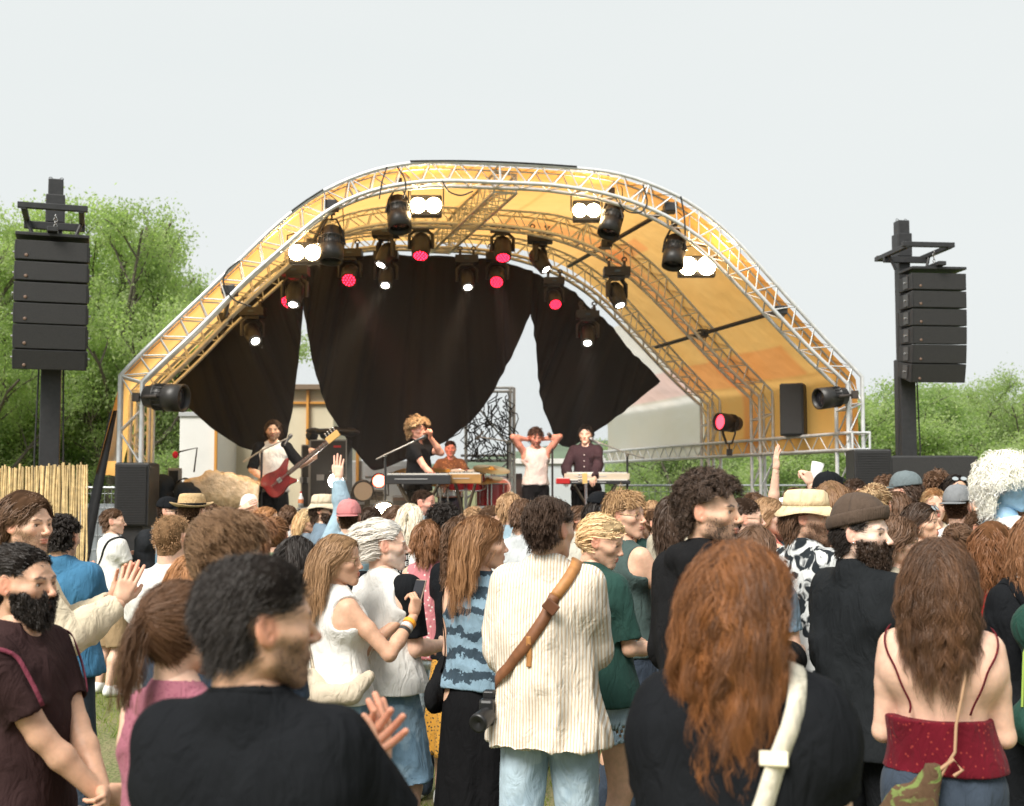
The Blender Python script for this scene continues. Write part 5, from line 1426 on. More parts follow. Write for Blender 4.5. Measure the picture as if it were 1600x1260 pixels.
    m.box((-.27, -.30, zc), (.055, .95, .055)); m.box((.27, -.30, zc), (.055, .95, .055)); m.box((0, -.75, zc + .02), (.66, .06, .06)); m.box((0, .10, zc), (.60, .06, .07)); m.box((0, -.12, zc - .05), (.60, .05, .08)); m.build('lifting_fork', BLKM(), tw, bevel=.006)
    m = MB()
    for g in (-1, 1): m.tube([(g * .27, -.2, zc), (g * .20, -.25, zc - .20)], .02, 6); m.tube([(g * .10, -.08, zs * .9), (g * .14, -.10, zs * .5), (g * .12, -.10, .5)], .010, 5)
    m.build('cable', BLKP(), tw)
    m = MB()
    for g in (-1, 1): m.tube([(g * .055 + .018 * math.cos(a), 0, zt + .012 + .018 * math.sin(a)) for a in np.linspace(0, 6.28, 10)], .004, 5)
    m.build('ring', BLKM(), tw)
    m = MB()
    for a in (.8, 2.3, 3.9, 5.4): m.tube([(0, 0, .35), (1.0 * math.cos(a), 1.0 * math.sin(a), .04)], .035, 6)
    m.box((0, 0, .25), (.35, .35, .30)); m.build('base', BLKM(), tw)
line_array('six-cabinet black line array hanging high at the left edge', 82, 12.1, 19, [376, 409, 441, 474, 507, 546, 578], 76, 282, lab_tower='black lifting tower carrying the left line array')
line_array('six-cabinet black line array hanging at the right, turned to show its side', 1467, 14.8, 6, [426, 454, 482, 510, 538, 568, 598], 1417, 346, W=.70, D=.42, lab_tower='black lifting tower carrying the right line array')
def cab(label, px0, px1, py0, py1, Y, depth=.55, yaw=0, name='loudspeaker', base=None, slats=False, handle=False):
    a, b = P(px0, py1, Y), P(px1, py0, Y); w_ = b.x - a.x; h_ = b.z - a.z; cx = (a.x + b.x) / 2
    t = empty(name, (cx, Y, a.z), math.radians(yaw), label=label, cat='loudspeaker')
    x_ = MB(); x_.box((0, depth / 2, h_ / 2), (w_, depth, h_)); x_.build('cabinet', BLKP(), t, bevel=.012)
    g = MB(); g.box((0, -.008, h_ / 2), (w_ - .05, .012, h_ - .05)); g.build('grille', grille_mat(), t)
    if slats:
        m = MB()
        for z in np.arange(.05, h_ - .03, .026): m.box((0, -.018, z), (w_ - .06, .008, .009))
        m.build('grille_slats', BLKM(), t)
    m = MB(); m.box((0, depth / 2, h_ + .004), (w_ * .9, depth * .9, .008)); m.build('top_plate', mat('plate', (.05, .05, .05), rough=.4), t)
    if a.z > .1 and base:
        st = MB(); 
        if base == 'pole':
            st.cyl((0, depth / 2, -a.z), (0, depth / 2, 0), .03)
            for g_ in (0, 2.1, 4.2): st.tube([(0, depth / 2, -a.z + .5), (.45 * math.cos(g_), depth / 2 + .45 * math.sin(g_), -a.z + .02)], .016, 6)
        elif base == 'box':
            st.box((0, depth / 2, -a.z / 2), (w_ * .62, depth * .8, a.z))
        st.build('stand', BLKM(), t)
    return t
cab('tall black slatted loudspeaker standing on a dark sub at the left end of the stage', 178, 233, 724, 823, 12.75, .5, 4, base='box', slats=True)
cab('black square loudspeaker on the right between stage leg and mast', 1337, 1392, 703, 815, 13.0, .55, -6, base='box', slats=True)
cab('wide black loudspeaker box at the foot of the right lifting tower', 1395, 1525, 713, 830, 13.8, .6, -8, base='box')
cab('upright black loudspeaker standing on the side truss under the canopy', 1219, 1255, 600, 681, 14.9, .34, -22, base=None)
# ---------------------------------------------------------------- ground, grass, fences, trees, sheds
def grass_mat():
    m = bpy.data.materials.new('lawn'); m.use_nodes = True; n = m.node_tree; b = n.nodes['Principled BSDF']; L = n.links
    tc = n.nodes.new('ShaderNodeTexCoord'); a = n.nodes.new('ShaderNodeTexNoise'); a.inputs['Scale'].default_value = 1.3; a.inputs['Detail'].default_value = 8
    c = n.nodes.new('ShaderNodeTexNoise'); c.inputs['Scale'].default_value = 35; c.inputs['Detail'].default_value = 4
    L.new(tc.outputs['Object'], a.inputs['Vector']); L.new(tc.outputs['Object'], c.inputs['Vector'])
    r1 = n.nodes.new('ShaderNodeValToRGB'); e = r1.color_ramp.elements; e[0].position = .38; e[0].color = (.10, .14, .035, 1); e[1].position = .66; e[1].color = (.28, .23, .13, 1)
    ad = n.nodes.new('ShaderNodeMath'); ad.operation = 'MULTIPLY_ADD'; ad.inputs[1].default_value = .5; L.new(c.outputs['Fac'], ad.inputs[0])
    hf = n.nodes.new('ShaderNodeMath'); hf.operation = 'MULTIPLY'; hf.inputs[1].default_value = .5; L.new(a.outputs['Fac'], hf.inputs[0]); L.new(hf.outputs[0], ad.inputs[2]); L.new(ad.outputs[0], r1.inputs[0]); L.new(r1.outputs[0], b.inputs['Base Color'])
    b.inputs['Roughness'].default_value = .95
    bp = n.nodes.new('ShaderNodeBump'); bp.inputs['Distance'].default_value = .03; L.new(c.outputs['Fac'], bp.inputs['Height']); L.new(bp.outputs[0], b.inputs['Normal']); return m
xs = np.concatenate([[-600, -200, -60, -25], np.linspace(-12, 12, 49), [25, 60, 200, 600]]); ys = np.concatenate([[-100, -20], np.linspace(-2, 30, 65), [60, 150, 400, 1200]])
G = np.array([[(x, y, ground_z(x, y)) for y in ys] for x in xs]); tag(MB().grid(G[:, ::-1]).build('ground', grass_mat()), kind='structure')
def leafy(name, c1, c2, tr=.4, rough=.6):
    m = bpy.data.materials.new(name); m.use_nodes = True; n = m.node_tree; n.nodes.clear(); L = n.links; out = n.nodes.new('ShaderNodeOutputMaterial')
    at = n.nodes.new('ShaderNodeAttribute'); at.attribute_name = 'Col'; mc = n.nodes.new('ShaderNodeMix'); mc.data_type = 'RGBA'; mc.inputs[6].default_value = (*c1, 1); mc.inputs[7].default_value = (*c2, 1); L.new(at.outputs['Fac'], mc.inputs[0])
    df = n.nodes.new('ShaderNodeBsdfPrincipled'); df.inputs['Roughness'].default_value = rough; df.inputs['Specular IOR Level'].default_value = .3; ts = n.nodes.new('ShaderNodeBsdfTranslucent'); L.new(mc.outputs[2], df.inputs['Base Color'])
    sc_ = n.nodes.new('ShaderNodeVectorMath'); sc_.operation = 'MULTIPLY'; sc_.inputs[1].default_value = (1.25, 1.5, .7); L.new(mc.outputs[2], sc_.inputs[0]); L.new(sc_.outputs[0], ts.inputs['Color'])
    mx = n.nodes.new('ShaderNodeMixShader'); mx.inputs[0].default_value = tr; L.new(df.outputs[0], mx.inputs[1]); L.new(ts.outputs[0], mx.inputs[2]); L.new(mx.outputs[0], out.inputs['Surface']); return m
# grass blades where the lawn shows between people
nb = 90000; r = np.random.default_rng(2)
gx = r.uniform(-6.5, 4.5, nb); gy = r.uniform(3.0, 14.5, nb); keep = (np.abs(gx) < gy * .45 + .3) & (noise3(np.stack([gx, gy, 0 * gx], 1), 1.6, 3, 2) > -.25); gx, gy = gx[keep], gy[keep]; nb = len(gx)
gz = np.array([ground_z(a, b) for a, b in zip(gx, gy)]); a = r.uniform(0, 6.28, nb); hgt = r.uniform(.02, .07, nb); wd = r.uniform(.002, .005, nb); ln = r.normal(0, .03, (nb, 2))
V = np.stack([np.stack([gx - np.cos(a) * wd, gy - np.sin(a) * wd, gz], 1), np.stack([gx + np.cos(a) * wd, gy + np.sin(a) * wd, gz], 1), np.stack([gx + ln[:, 0], gy + ln[:, 1], gz + hgt], 1)], 1).reshape(-1, 3)
cv = np.repeat(r.random(nb), 3)[:, None] * np.ones(3); tag(MB().raw(V, t=np.arange(nb * 3).reshape(-1, 3), col=cv).build('grass', leafy('grass blade', (.12, .18, .03), (.34, .38, .10))), 'short green and straw coloured grass on the festival field', 'grass', kind='stuff')
# trees
LEAF = [leafy('leaf fresh', (.25, .32, .15), (.45, .51, .28), .6), leafy('leaf mid', (.22, .29, .14), (.41, .47, .26), .6), leafy('leaf shrub', (.22, .30, .14), (.44, .50, .27), .6)]  # leaf tones lightened to stand in for haze over the trees
BARK = mat('bark', (.10, .085, .07), rough=.9, noise=(9, .3), bump=(30, .6, .02))
_tree = {}
def tree_mesh(kind, seed):
    key = (kind, seed)
    if key in _tree: return _tree[key]
    r = np.random.default_rng(seed); H, spread, nl, per, lsz = {'tall': (9.0, 2.6, 150, 300, .070), 'bush': (5.0, 2.6, 150, 300, .066), 'round': (6.5, 2.8, 170, 300, .068)}[kind]
    tk = MB(); tips = []
    def branch(p, d, L, rad, lev):
        n = 5; pts = [p]; 
        for i in range(n): d = d + r.normal(0, .13, 3) + A((0, 0, .06)); d /= np.linalg.norm(d); pts.append(pts[-1] + d * L / n)
        tk.tube(pts, [rad * (1 - .55 * i / n) for i in range(n + 1)], 5 if lev else 8, caps=False)
        if lev >= 3: tips.extend([(pts[k], L) for k in (2, 3, 4, 5)]); return
        k = {0: 11, 1: 5, 2: 4}[lev]
        for j in range(k):
            t = r.uniform(.22 if lev == 0 else .35, 1.0); q = pts[int(t * n)]; a = r.uniform(0, 6.28); e = A((math.cos(a), math.sin(a), r.uniform(.05, .9) if kind == 'tall' else r.uniform(-.1, .8))); e = e / np.linalg.norm(e) * .9 + d * .45
            branch(q, e / np.linalg.norm(e), L * r.uniform(.36, .52) * (1.1 - .35 * (t - .3) if lev == 0 else 1), rad * .42, lev + 1)
    nst = 1 if kind == 'tall' else 3
    for s_ in range(nst): a = r.uniform(0, 6.28); branch(A((0, 0, 0)) + r.normal(0, .2, 3) * A((nst > 1, nst > 1, 0)), A((.12 * math.cos(a), .12 * math.sin(a), 1)) if nst == 1 else A((.4 * math.cos(a), .4 * math.sin(a), 1)), H * .80, .15 if nst == 1 else .09, 0)
    P0 = np.array([t[0] for t in tips]); pick = r.permutation(len(P0)); P0 = P0[pick[:int(len(P0) * .92)]]
    n_l = {'tall': 86000, 'bush': 84000, 'round': 90000}[kind]; ci = r.integers(0, len(P0), n_l); dens = r.random(len(P0)) ** .5; ci = ci[r.random(n_l) < dens[ci]]
    c = P0[ci] + r.normal(0, 1, (len(ci), 3)) * A((.19, .19, .13)); n_l = len(c); c[:, 2] = np.maximum(c[:, 2], .15)
    u = r.normal(size=(n_l, 3)); u /= np.linalg.norm(u, axis=1)[:, None]; w_ = np.cross(u, r.normal(size=(n_l, 3))); w_ /= np.linalg.norm(w_, axis=1)[:, None]; s_ = (lsz * r.uniform(.35, 1.25, n_l))[:, None]
    V = np.stack([c - u * s_ * .62, c + w_ * s_ * .34, c + u * s_ * .62, c - w_ * s_ * .34], 1).reshape(-1, 3); clump = np.clip(.5 + .35 * noise3(c, 1.6, seed, 2) + r.normal(0, .16, n_l), 0, 1)
    lf = MB().raw(V, np.arange(n_l * 4).reshape(-1, 4), col=np.repeat(clump, 4)[:, None] * np.ones(3), smooth=False)
    _tree[key] = (tk, lf, [None, None]); return _tree[key]
def tree(label, px, Y, kind, seed, top_py, mi=0, sx=1.0, rz=0.0, z0=0):
    tk, lf, me = tree_mesh(kind, seed); p = P(px, 755, Y); H = {'tall': 9.0, 'bush': 5.0, 'round': 6.5}[kind]; topz = P(px, top_py, Y).z; allv = lf.v[0][:, 2].max(); k = topz / allv
    root = empty('tree', (p.x, Y, z0), rz, 1, label, 'tree', 'trees around the festival field'); root.scale = (k * sx, k * sx, k)
    if me[0] is None:
        o1 = tk.build('trunk', BARK, root); o2 = lf.build('crown', LEAF[mi], root); me[0], me[1] = o1.data, o2.data
    else:
        for nm, d in (('trunk', me[0]), ('crown', me[1])):
            o = bpy.data.objects.new(nm, d); C.objects.link(o); o.parent = root
    return root
T_ = [('slender tall tree with airy yellow-green crown left of the left line array', -50, 22, 'tall', 1, 300, 0, .80, .3), ('tall light green tree right behind the left line array mast', 95, 26, 'tall', 2, 330, 0, .8, 1.0), ('tall airy tree with bare gaps right of the left line array', 178, 23, 'tall', 3, 288, 0, .80, 2.2),
      ('green tree reaching over the left shoulder of the arch', 262, 28, 'tall', 1, 355, 1, .85, 4.0), ('slim yellow-green tree just left of the arch shoulder', 228, 24, 'tall', 2, 335, 0, .8, 2.6), ('tall full tree filling the gap beside the left lifting tower', 45, 27, 'tall', 3, 335, 0, 1.0, 3.3), ('tall pale tree between the left line array and the arch', 140, 25, 'tall', 1, 318, 0, .95, 5.1), ('dense lower tree filling behind the left line array', 15, 30, 'round', 5, 400, 1, 1.2, 1.0), ('dense round tree left of the stage leg', 130, 31, 'round', 6, 430, 1, 1.2, 3.0),
      ('bushy tree seen past the left stage leg under the drape', 255, 33, 'round', 5, 480, 1, 1.1, 5.0), ('leafy shrub behind the grey fence at left', 195, 24, 'bush', 7, 600, 2, 1.1, 1.0), ('leafy shrub low at the far left edge', 40, 24, 'bush', 8, 610, 2, 1.1, 2.0), ('far bushy tree left of the white container', 330, 36, 'round', 6, 560, 1, 1.1, 1.5),
      ('round green tree at the far right edge with a spike of leaves', 1590, 27, 'round', 5, 558, 0, 1.0, .5), ('broad bush right of the right lifting tower', 1510, 25, 'bush', 7, 600, 2, 1.25, 4.0), ('light green bushy tree behind the right lifting tower', 1425, 27, 'bush', 8, 588, 2, 1.2, 2.0),
      ('tall bush between the stage leg and the right tower', 1368, 26, 'bush', 7, 596, 0, 1.15, .0), ('leafy shrub seen under the front of the side truss', 1290, 25, 'bush', 8, 640, 2, 1.2, 5.0), ('leafy shrub seen under the middle of the side truss', 1195, 26, 'bush', 7, 640, 2, 1.2, 3.0),
      ('leafy shrub seen under the rear of the side truss', 1100, 27, 'bush', 8, 650, 2, 1.2, 1.0), ('pale hazy shrub right of the keyboard player', 1010, 34, 'bush', 7, 672, 2, 1.3, 2.0), ('green tree far behind the right row of shrubs', 1480, 34, 'round', 6, 592, 1, 1.3, 2.4), ('far tree beyond the right edge shrubs', 1640, 30, 'round', 6, 570, 1, 1.2, .9)]
for t_ in T_: tree(*t_)
# bamboo screen
t = empty('bamboo_screen', tuple(A(P(60, 755, 10.8)) * A((1, 1, 0))), label='screen of upright yellow bamboo canes at the left edge', cat='fence'); o_ = A(t.location); rr = np.random.default_rng(4)
m = MB(); x0, x1 = P(-60, 755, 10.8).x, P(139, 755, 10.8).x; x = x0
while x < x1:
    rad = rr.uniform(.007, .012); h_ = P(0, 733 + rr.normal(0, 1.6) - 8 * (x - x0) / (x1 - x0), 10.8).z; c_ = A((.60, .44, .22)) * rr.uniform(.65, 1.25); pts = [A((x + rr.normal(0, .004), 10.8 + rr.normal(0, .006), z)) - o_ for z in np.linspace(0, h_, 9)]
    m.tube(pts, [rad * (1.18 if i % 2 else .95) for i in range(9)], 6, col=np.clip(c_, 0, 1)); x += rad * 2.05
m.build('canes', mat('bamboo', (1, 1, 1), rough=.55, attr='Col', noise=(25, .25)), t)
m = MB(); 
for z in (.5, 1.2, 1.8): m.cyl(A((x0, 10.84, z)) - o_, A((x1, 10.84, z)) - o_, .012)
m.build('rail', BARK, t)
# temporary fences
def fence(label, xa, xb, ytop, Y, col, solid, step=.10):
    a, b = P(xa, ytop, Y), P(xb, ytop, Y); H = a.z; t = empty('fence', (a.x, Y, 0), label=label, cat='fence'); W = b.x - a.x
    m = MB(); n = max(1, round(W / 2.2))
    for i in range(n + 1): m.cyl((W * i / n, 0, 0), (W * i / n, 0, H), .021)
    for z in (.15, H - .02): m.cyl((0, 0, z), (W, 0, z), .018)
    m.build('frame', mat('galvanised', (.36, .38, .40), rough=.4, metal=.6), t)
    m = MB()
    for x in np.arange(0, W, step): m.cyl((x, .01, .15), (x, .01, H), .004, seg=4, caps=False)
    for z in np.arange(.3, H, .20): m.cyl((0, .012, z), (W, .012, z), .004, seg=4, caps=False)
    m.build('mesh', mat('galvanised', (.36, .38, .40)), t)
    if solid: m = MB(); m.grid(np.array([[(x, .04 + .02 * math.sin(x * 4 + z * 3), z) for x in np.linspace(0, W, 50)] for z in np.linspace(.1, H - .25, 12)])); m.build('cover', mat(label[:8] + ' cover', col, rough=.8, noise=(3, .2)), t)
fence('grey covered site fence behind the left stage leg', 120, 345, 760, 17.5, (.20, .22, .24), True)
fence('open wire mesh fence at the right behind the speakers', 1500, 1720, 735, 18.5, (.3, .3, .3), False)
fence('far wire fence seen below the side truss', 960, 1420, 757, 21.0, (.3, .3, .3), False)
# buildings behind the stage
def shed(label, name, x0, x1, ytop, Y, depth, wall, cat='shed', parts=()):
    a, b = P(x0, ytop, Y), P(x1, ytop, Y); W = b.x - a.x; H = a.z; t = empty(name, (a.x, Y, 0), label=label, cat=cat)
    MB().box((W / 2, depth / 2, H / 2), (W, depth, H)).build('wall', wall, t, bevel=.02)
    for nm, (px0, px1, py0, py1), mm, th in parts:
        p, q = P(px0, py1, Y), P(px1, py0, Y); MB().box(((p.x + q.x) / 2 - a.x, -th / 2, (p.z + q.z) / 2), (q.x - p.x, th, q.z - p.z)).build(nm, mm, t, bevel=.006)
    return t
shed('white box truck body behind the left drape', 'truck_box', 281, 338, 646, 20.0, 5.0, mat('white panel', (.68, .68, .66), rough=.45, noise=(2, .06)), 'truck', (('corner_post', (334, 341, 640, 800), mat('orange steel', (.55, .25, .04), rough=.5), .05), ('roof_rail', (280, 338, 644, 651), mat('grey steel', (.4, .41, .42), rough=.4), .03)))
shed('beige cabin with brown roof beam and orange posts behind the bass player', 'cabin', 342, 522, 606, 21.5, 4.0, mat('beige panel', (.56, .50, .36), rough=.6, noise=(2, .08)), 'cabin',
     (('roof_beam', (340, 524, 602, 610), mat('brown steel', (.16, .11, .07), rough=.5), .20), ('post', (478, 484, 608, 800), mat('orange steel', (.55, .25, .04)), .10), ('roof_rail', (342, 522, 628, 632), mat('orange steel', (.55, .25, .04)), .06), ('door', (390, 430, 640, 800), mat('cream door', (.50, .46, .36), rough=.6), .03)))
t = shed('orange post and grey unit behind the middle drape point', 'generator', 545, 640, 720, 19.5, 1.5, mat('light grey unit', (.42, .44, .45), rough=.5), 'generator', (('post', (556, 562, 650, 800), mat('orange steel', (.55, .25, .04)), .06), ('louvre', (570, 630, 728, 745), mat('grey steel', (.4, .41, .42)), .02)))
shed('pale grey marquee wall far behind the two right-hand musicians', 'marquee', 800, 945, 722, 24.0, 5.0, mat('marquee pvc', (.50, .54, .56), rough=.6, noise=(1, .06)), 'marquee', (('roof_edge', (798, 947, 717, 725), mat('white panel', (.68, .68, .66)), .05),))
# low far hills
G = np.array([[(x, 420 + 60 * math.sin(x / 130.0) + (0 if j else 80), (15 + 5 * math.sin(x / 70.0) + 3 * math.sin(x / 23.0)) * (1 if j == 0 else 0) - .5) for j in (0, 1)] for x in np.linspace(-500, 700, 120)]); tag(MB().grid(G).build('hills', mat('far woods', (.10, .14, .09), rough=1, noise=(.05, .3))), kind='structure')
# ---------------------------------------------------------------- the crowd, nearest first
def own(root, name, label, cat, group=None):
    """a thing worn or held by a person: its own top-level empty standing where the person stands"""
    o = bpy.data.objects.new(name, None); C.objects.link(o); o.empty_display_size = .1
    o.location = root.location; o.rotation_euler = root.rotation_euler; o.scale = root.scale
    return tag(o, label, cat, group)
TEE = lambda **k: dict(dict(sleeve='tee', name='shirt'), **k)
LONG = lambda **k: dict(dict(sleeve='long', name='shirt', fold=.008), **k)
TANK = lambda **k: dict(dict(sleeve='none', name='top', loose=.0, inf=.009, neck=.075), **k)
TROU = dict(to=.09, flare=.01)
def hood(f, B):
    f.cap((-.075, -.085, 1.475), (.075, -.085, 1.475), .048, k=.03); f.cap((-.085, -.04, 1.50), (-.055, .05, 1.475), .030, k=.02); f.cap((.085, -.04, 1.50), (.055, .05, 1.475), .030, k=.02)
    f.cap((0, -.11, 1.43), (0, -.115, 1.47), .045, k=.03)
def collar(f, B):
    for g in (-1, 1): f.cap((g * .045, -.060, 1.525), (g * .062, .02, 1.505), .016, k=.012)
    f.cap((-.045, -.066, 1.525), (.045, -.066, 1.525), .016, k=.012)

# --- front row, out of focus
def collar_rib(B, root):
    th = np.linspace(0, 2 * np.pi, 41)
    pts = [(math.cos(t) * .072, -.014 + math.sin(t) * .068, 1.508 - .018 * math.sin(t)) for t in th]
    MB().tube(pts, .0075, 7, caps=False).build('collar', BK(), root)
person('short black-haired man in a black t-shirt clapping, nearest to the camera at left', 398, 866, 850, 76, body=20, hk='m', skin='tan', b=1.14,
       arms=(((.14, .36, 1.24), (.6, -.1, -.8), 'clap', (.0, .15, 1), (-1, .1, 0)), ((-.03, .34, 1.30), (.5, -.1, -.9), 'clap', (-.75, .2, .6), (-.6, -.2, .7))),
       hair_=('short', 'black'), hkw=dict(len=.022, n=800, m=18, w=.0008, puff=.010, vol=.006, fray=.5, clump=.15), top=TEE(inf=.016, slen=.75, neck=.062), topm=BK(), bot=TROU, botm=DEND(), beard='stub', extra=collar_rib)
def tote(B, root):
    o = own(root, 'shoulder_bag', 'cream canvas bag hanging by a wide strap from the red-haired woman', 'bag')
    m = cloth('cream webbing', (.72, .66, .54), rough=.8)
    strap(B, o, [(.085, .10, 1.40), (.085, .03, 1.50), (.088, -.06, 1.47), (.075, -.145, 1.36), (.03, -.155, 1.20), (-.10, -.16, 1.02), (-.20, -.12, .90)], .040, m)
    b = MB(); b.ball((-.24, -.06, .80), (.05, .13, .12), 16); b.build('bag', m, o)
    b = MB(); b.box((.070, -.158, 1.345), (.056, .016, .030), R=rotx(-.4)); b.build('buckle', mat('cream buckle', (.75, .68, .5), rough=.4), o, bevel=.003)
person('woman with long wavy red-brown hair seen from behind, black t-shirt and cream strap', 1155, 850, 745, 30, body=5, sex='f', skin='fair', b=1.36, arms=('bend', 'bend'),
       hair_=('waves', (.050, .024, .013)), hkw=dict(len=.285, n=360, m=44, w=.0008, clump=.62, gvar=.9, vol=.005, puff=.004, curl=.013, wl=.12, rad=.013, lift=.25, col2=(.34, .13, .04), tips=1.4, fray=1.5), top=TEE(inf=.016), topm=BK(), bot=TROU, botm=DEND(), extra=tote)
person('woman with a brown ponytail in a sleeveless dusty pink top behind the nearest man', 288, 908, 660, 52, body=42, sex='f', skin='fair', arms=('bend', 'bend'),
       hair_=('pony', 'brown'), hkw=dict(col2='chest', n=520, m=20, w=.0008, tie=(0, -.112, .045), tail_len=.23), top=TANK(neck=.066, hem=.86), topm=cloth('dusty pink knit', (.33, .12, .16), pat='voro', col2=(.24, .07, .11), sc1=110, th=.25), bot=TROU, botm=DEND())
person('bearded man in a dark brown t-shirt with pink lines, hands clasped, at left edge', 42, 852, 515, 130, body=118, skin='tan', b=1.04, arms=('clasp', 'clasp'),
       hair_=('swept', 'black'), hkw=dict(puff=.004, vol=.005, len=.05, flow=(0, -1, .2), recede=.012), top=TEE(slen=.72), topm=cloth('brown cotton', (.040, .022, .022)), bot=TROU, botm=BK(), beard='beard',
       extra=lambda B, root: [strap(B, root, [(g * .115, .13, 1.28), (g * .125, .06, 1.43), (g * .13, -.06, 1.45), (g * .12, -.13, 1.26)], .013, cloth('pink trim', (.20, .045, .07)), name='trim') for g in (-1, 1)])
person('man with wavy shoulder-length brown hair in an open cream shirt, clapping beside the bamboo screen', 48, 768, 372, 136, body=88, skin='warm', b=1.05, arms=('clap', 'clap'),
       hair_=('mid', 'brown'), hkw=dict(len=.15, puff=.018, recede=.002), top=LONG(hem=.80, loose=.045, sl_loose=.026, inf=.022, fn=collar, fold=.011), topm=cloth('cream linen', (.62, .54, .40)), bot=TROU,
       botm=cloth('pinstriped grey', (.10, .13, .15), pat='stripe', col2=(.28, .31, .33), sc1=60, th=.3), beard='stub')
person('dark-haired person in a bright blue denim jacket behind the man with cream shirt', 100, 806, 285, 30, body=20, skin='tan', b=1.15, arms=('clap', 'bend'), hair_=('curly', 'black'), hkw=dict(len=.025, puff=.006, vol=.008),
       top=LONG(hem=.86, loose=.03, sl_loose=.025, inf=.022, fn=collar), topm=cloth('blue jacket denim', (.05, .16, .28)), bot=TROU, botm=DEND())
def chest_strap(B, root):
    o = own(root, 'cross_body_strap', 'thin black cross-body strap of a small pouch on the young man in white at left', 'strap')
    strap(B, o, [(.11, .05, 1.44), (.08, -.08, 1.46), (0, -.15, 1.28), (-.12, -.12, 1.08)], .022, BK())
    MB().ball((-.155, .02, 1.04), (.035, .075, .05), 14).build('pouch', BK(), o)
person('young man in white t-shirt and khaki shorts standing left of the tall black loudspeaker', 178, 795, 176, 98, body=60, skin='fair', b=.95, arms=('chest', 'bend'), hair_=('short', 'brown'), hkw=dict(len=.04),
       top=TEE(loose=.02), topm=W_(), bot=dict(to=.46, flare=.02, name='shorts'), botm=cloth('khaki cotton', (.30, .21, .12)), extra=chest_strap)
def backpack(label, col=(.02, .022, .025)):
    def f(B, root):
        o = own(root, 'backpack', label, 'backpack'); m = cloth('pack %s' % (col,), col, rough=.8)
        F_ = Field((-.22, -.40, .95), (.22, -.08, 1.50), .011)
        F_.cap((-.09, -.20, 1.08), (.09, -.20, 1.08), .095, k=.04); F_.cap((-.08, -.19, 1.36), (.08, -.19, 1.36), .08, k=.05); F_.cap((0, -.20, 1.1), (0, -.20, 1.36), .12, k=.04); F_.cap((-.05, -.30, 1.10), (.05, -.30, 1.12), .045, k=.03)
        V, Q = F_.mesh(); V = fold_disp(V, vnormals(V, Q), .008, 3); MB().raw(V, Q).build('bag', m, o)
        for g in (-1, 1): strap(B, o, [(g * .09, -.14, 1.40), (g * .10, -.03, 1.49), (g * .115, .07, 1.42), (g * .12, .13, 1.25), (g * .15, .02, 1.08)], .045, m)
    return f
person('man in black cap, sunglasses and white shirt with a backpack beside the tall loudspeaker', 266, 776, 172, 115, body=90, skin='fair', b=1.1, arms=('bend', 'bend'), hair_=('buzz', 'dark'), top=TEE(), topm=W_(), bot=TROU, botm=DEND(),
       hat_='cap', hatm=[BK(), BK()], gl='dark', extra=backpack('black backpack with padded straps worn by the man in the black cap'))
person('person in a woven straw fedora with black band left of centre crowd', 300, 772, 225, 30, body=5, skin='fair', b=1.1, arms=('bend', 'bend'), hair_=('buzz', 'brown'), top=LONG(fn=collar), topm=cloth('washed blue denim', (.12, .21, .29)), bot=TROU, botm=DEND(),
       hat_='fedora', hatm=[cloth('straw', (.52, .37, .20), pat='voro', col2=(.34, .22, .10), sc1=150, th=.35), BK()])
person('shaven-headed man in a plain white t-shirt beside the big-haired man', 270, 806, 330, 35, body=20, skin='fair', b=1.08, arms=('bend', 'bend'), hair_=('buzz', 'light'), hkw=dict(w=.0008), top=TEE(loose=.02), topm=W_(), bot=TROU, botm=DEND())
person('tall man with thick tousled light brown hair behind the nearest man', 352, 797, 560, 40, body=20, skin='warm', b=1.05, arms=('bend', 'bend'), hair_=('swept', 'brown'), hkw=dict(col2='light', flow=(.9, -.5, .2), len=.075, puff=.016, vol=.010, n=560, m=18, w=.0009, clump=.2),
       top=TEE(), topm=cloth('navy cotton', (.03, .045, .07)), bot=TROU, botm=DEND())
person('woman with straight ginger hair between two men at left', 306, 866, 400, 30, sex='f', skin='fair', arms=('bend', 'bend'), hair_=('long', 'ginger'), hkw=dict(len=.24, lift=.3), top=TEE(), topm=cloth('rose cotton', (.36, .17, .18)), bot=TROU, botm=DEND())
person('man in a white cap facing the crowd, shading his eyes with one hand', 389, 772, 152, 200, body=190, skin='fair', b=1.05, arms=('shade', 'down'), hair_=('short', 'white'), top=TEE(), topm=W_(), bot=TROU, botm=DEND(), hat_='cap', hatm=[W_(), W_()])
person('woman with tied-up auburn hair left of the woman with the phone', 432, 808, 250, 20, sex='f', skin='fair', arms=('bend', 'bend'), hair_=('bunned', 'chest'), hkw=dict(col2='ginger', fray=1.6, bun=((0, -.10, .05), .045)), top=TEE(), topm=cloth('sage cotton', (.18, .22, .14)), bot=TROU, botm=DEND())
person('person with messy brown hair beside the man with thick tousled hair', 400, 806, 290, 25, skin='warm', arms=('bend', 'bend'), hair_=('messy', 'chest'), hkw=dict(len=.09), top=TEE(), topm=cloth('brick cotton', (.30, .10, .06)), bot=TROU, botm=DEND())
person('person with loose black hair low between the auburn and phone women', 468, 838, 300, 40, sex='f', skin='warm', arms=('bend', 'bend'), hair_=('mid', 'black'), hkw=dict(len=.2), top=TEE(), topm=cloth('stone cotton', (.40, .36, .28)), bot=TROU, botm=cloth('grey green trousers', (.20, .22, .17)))
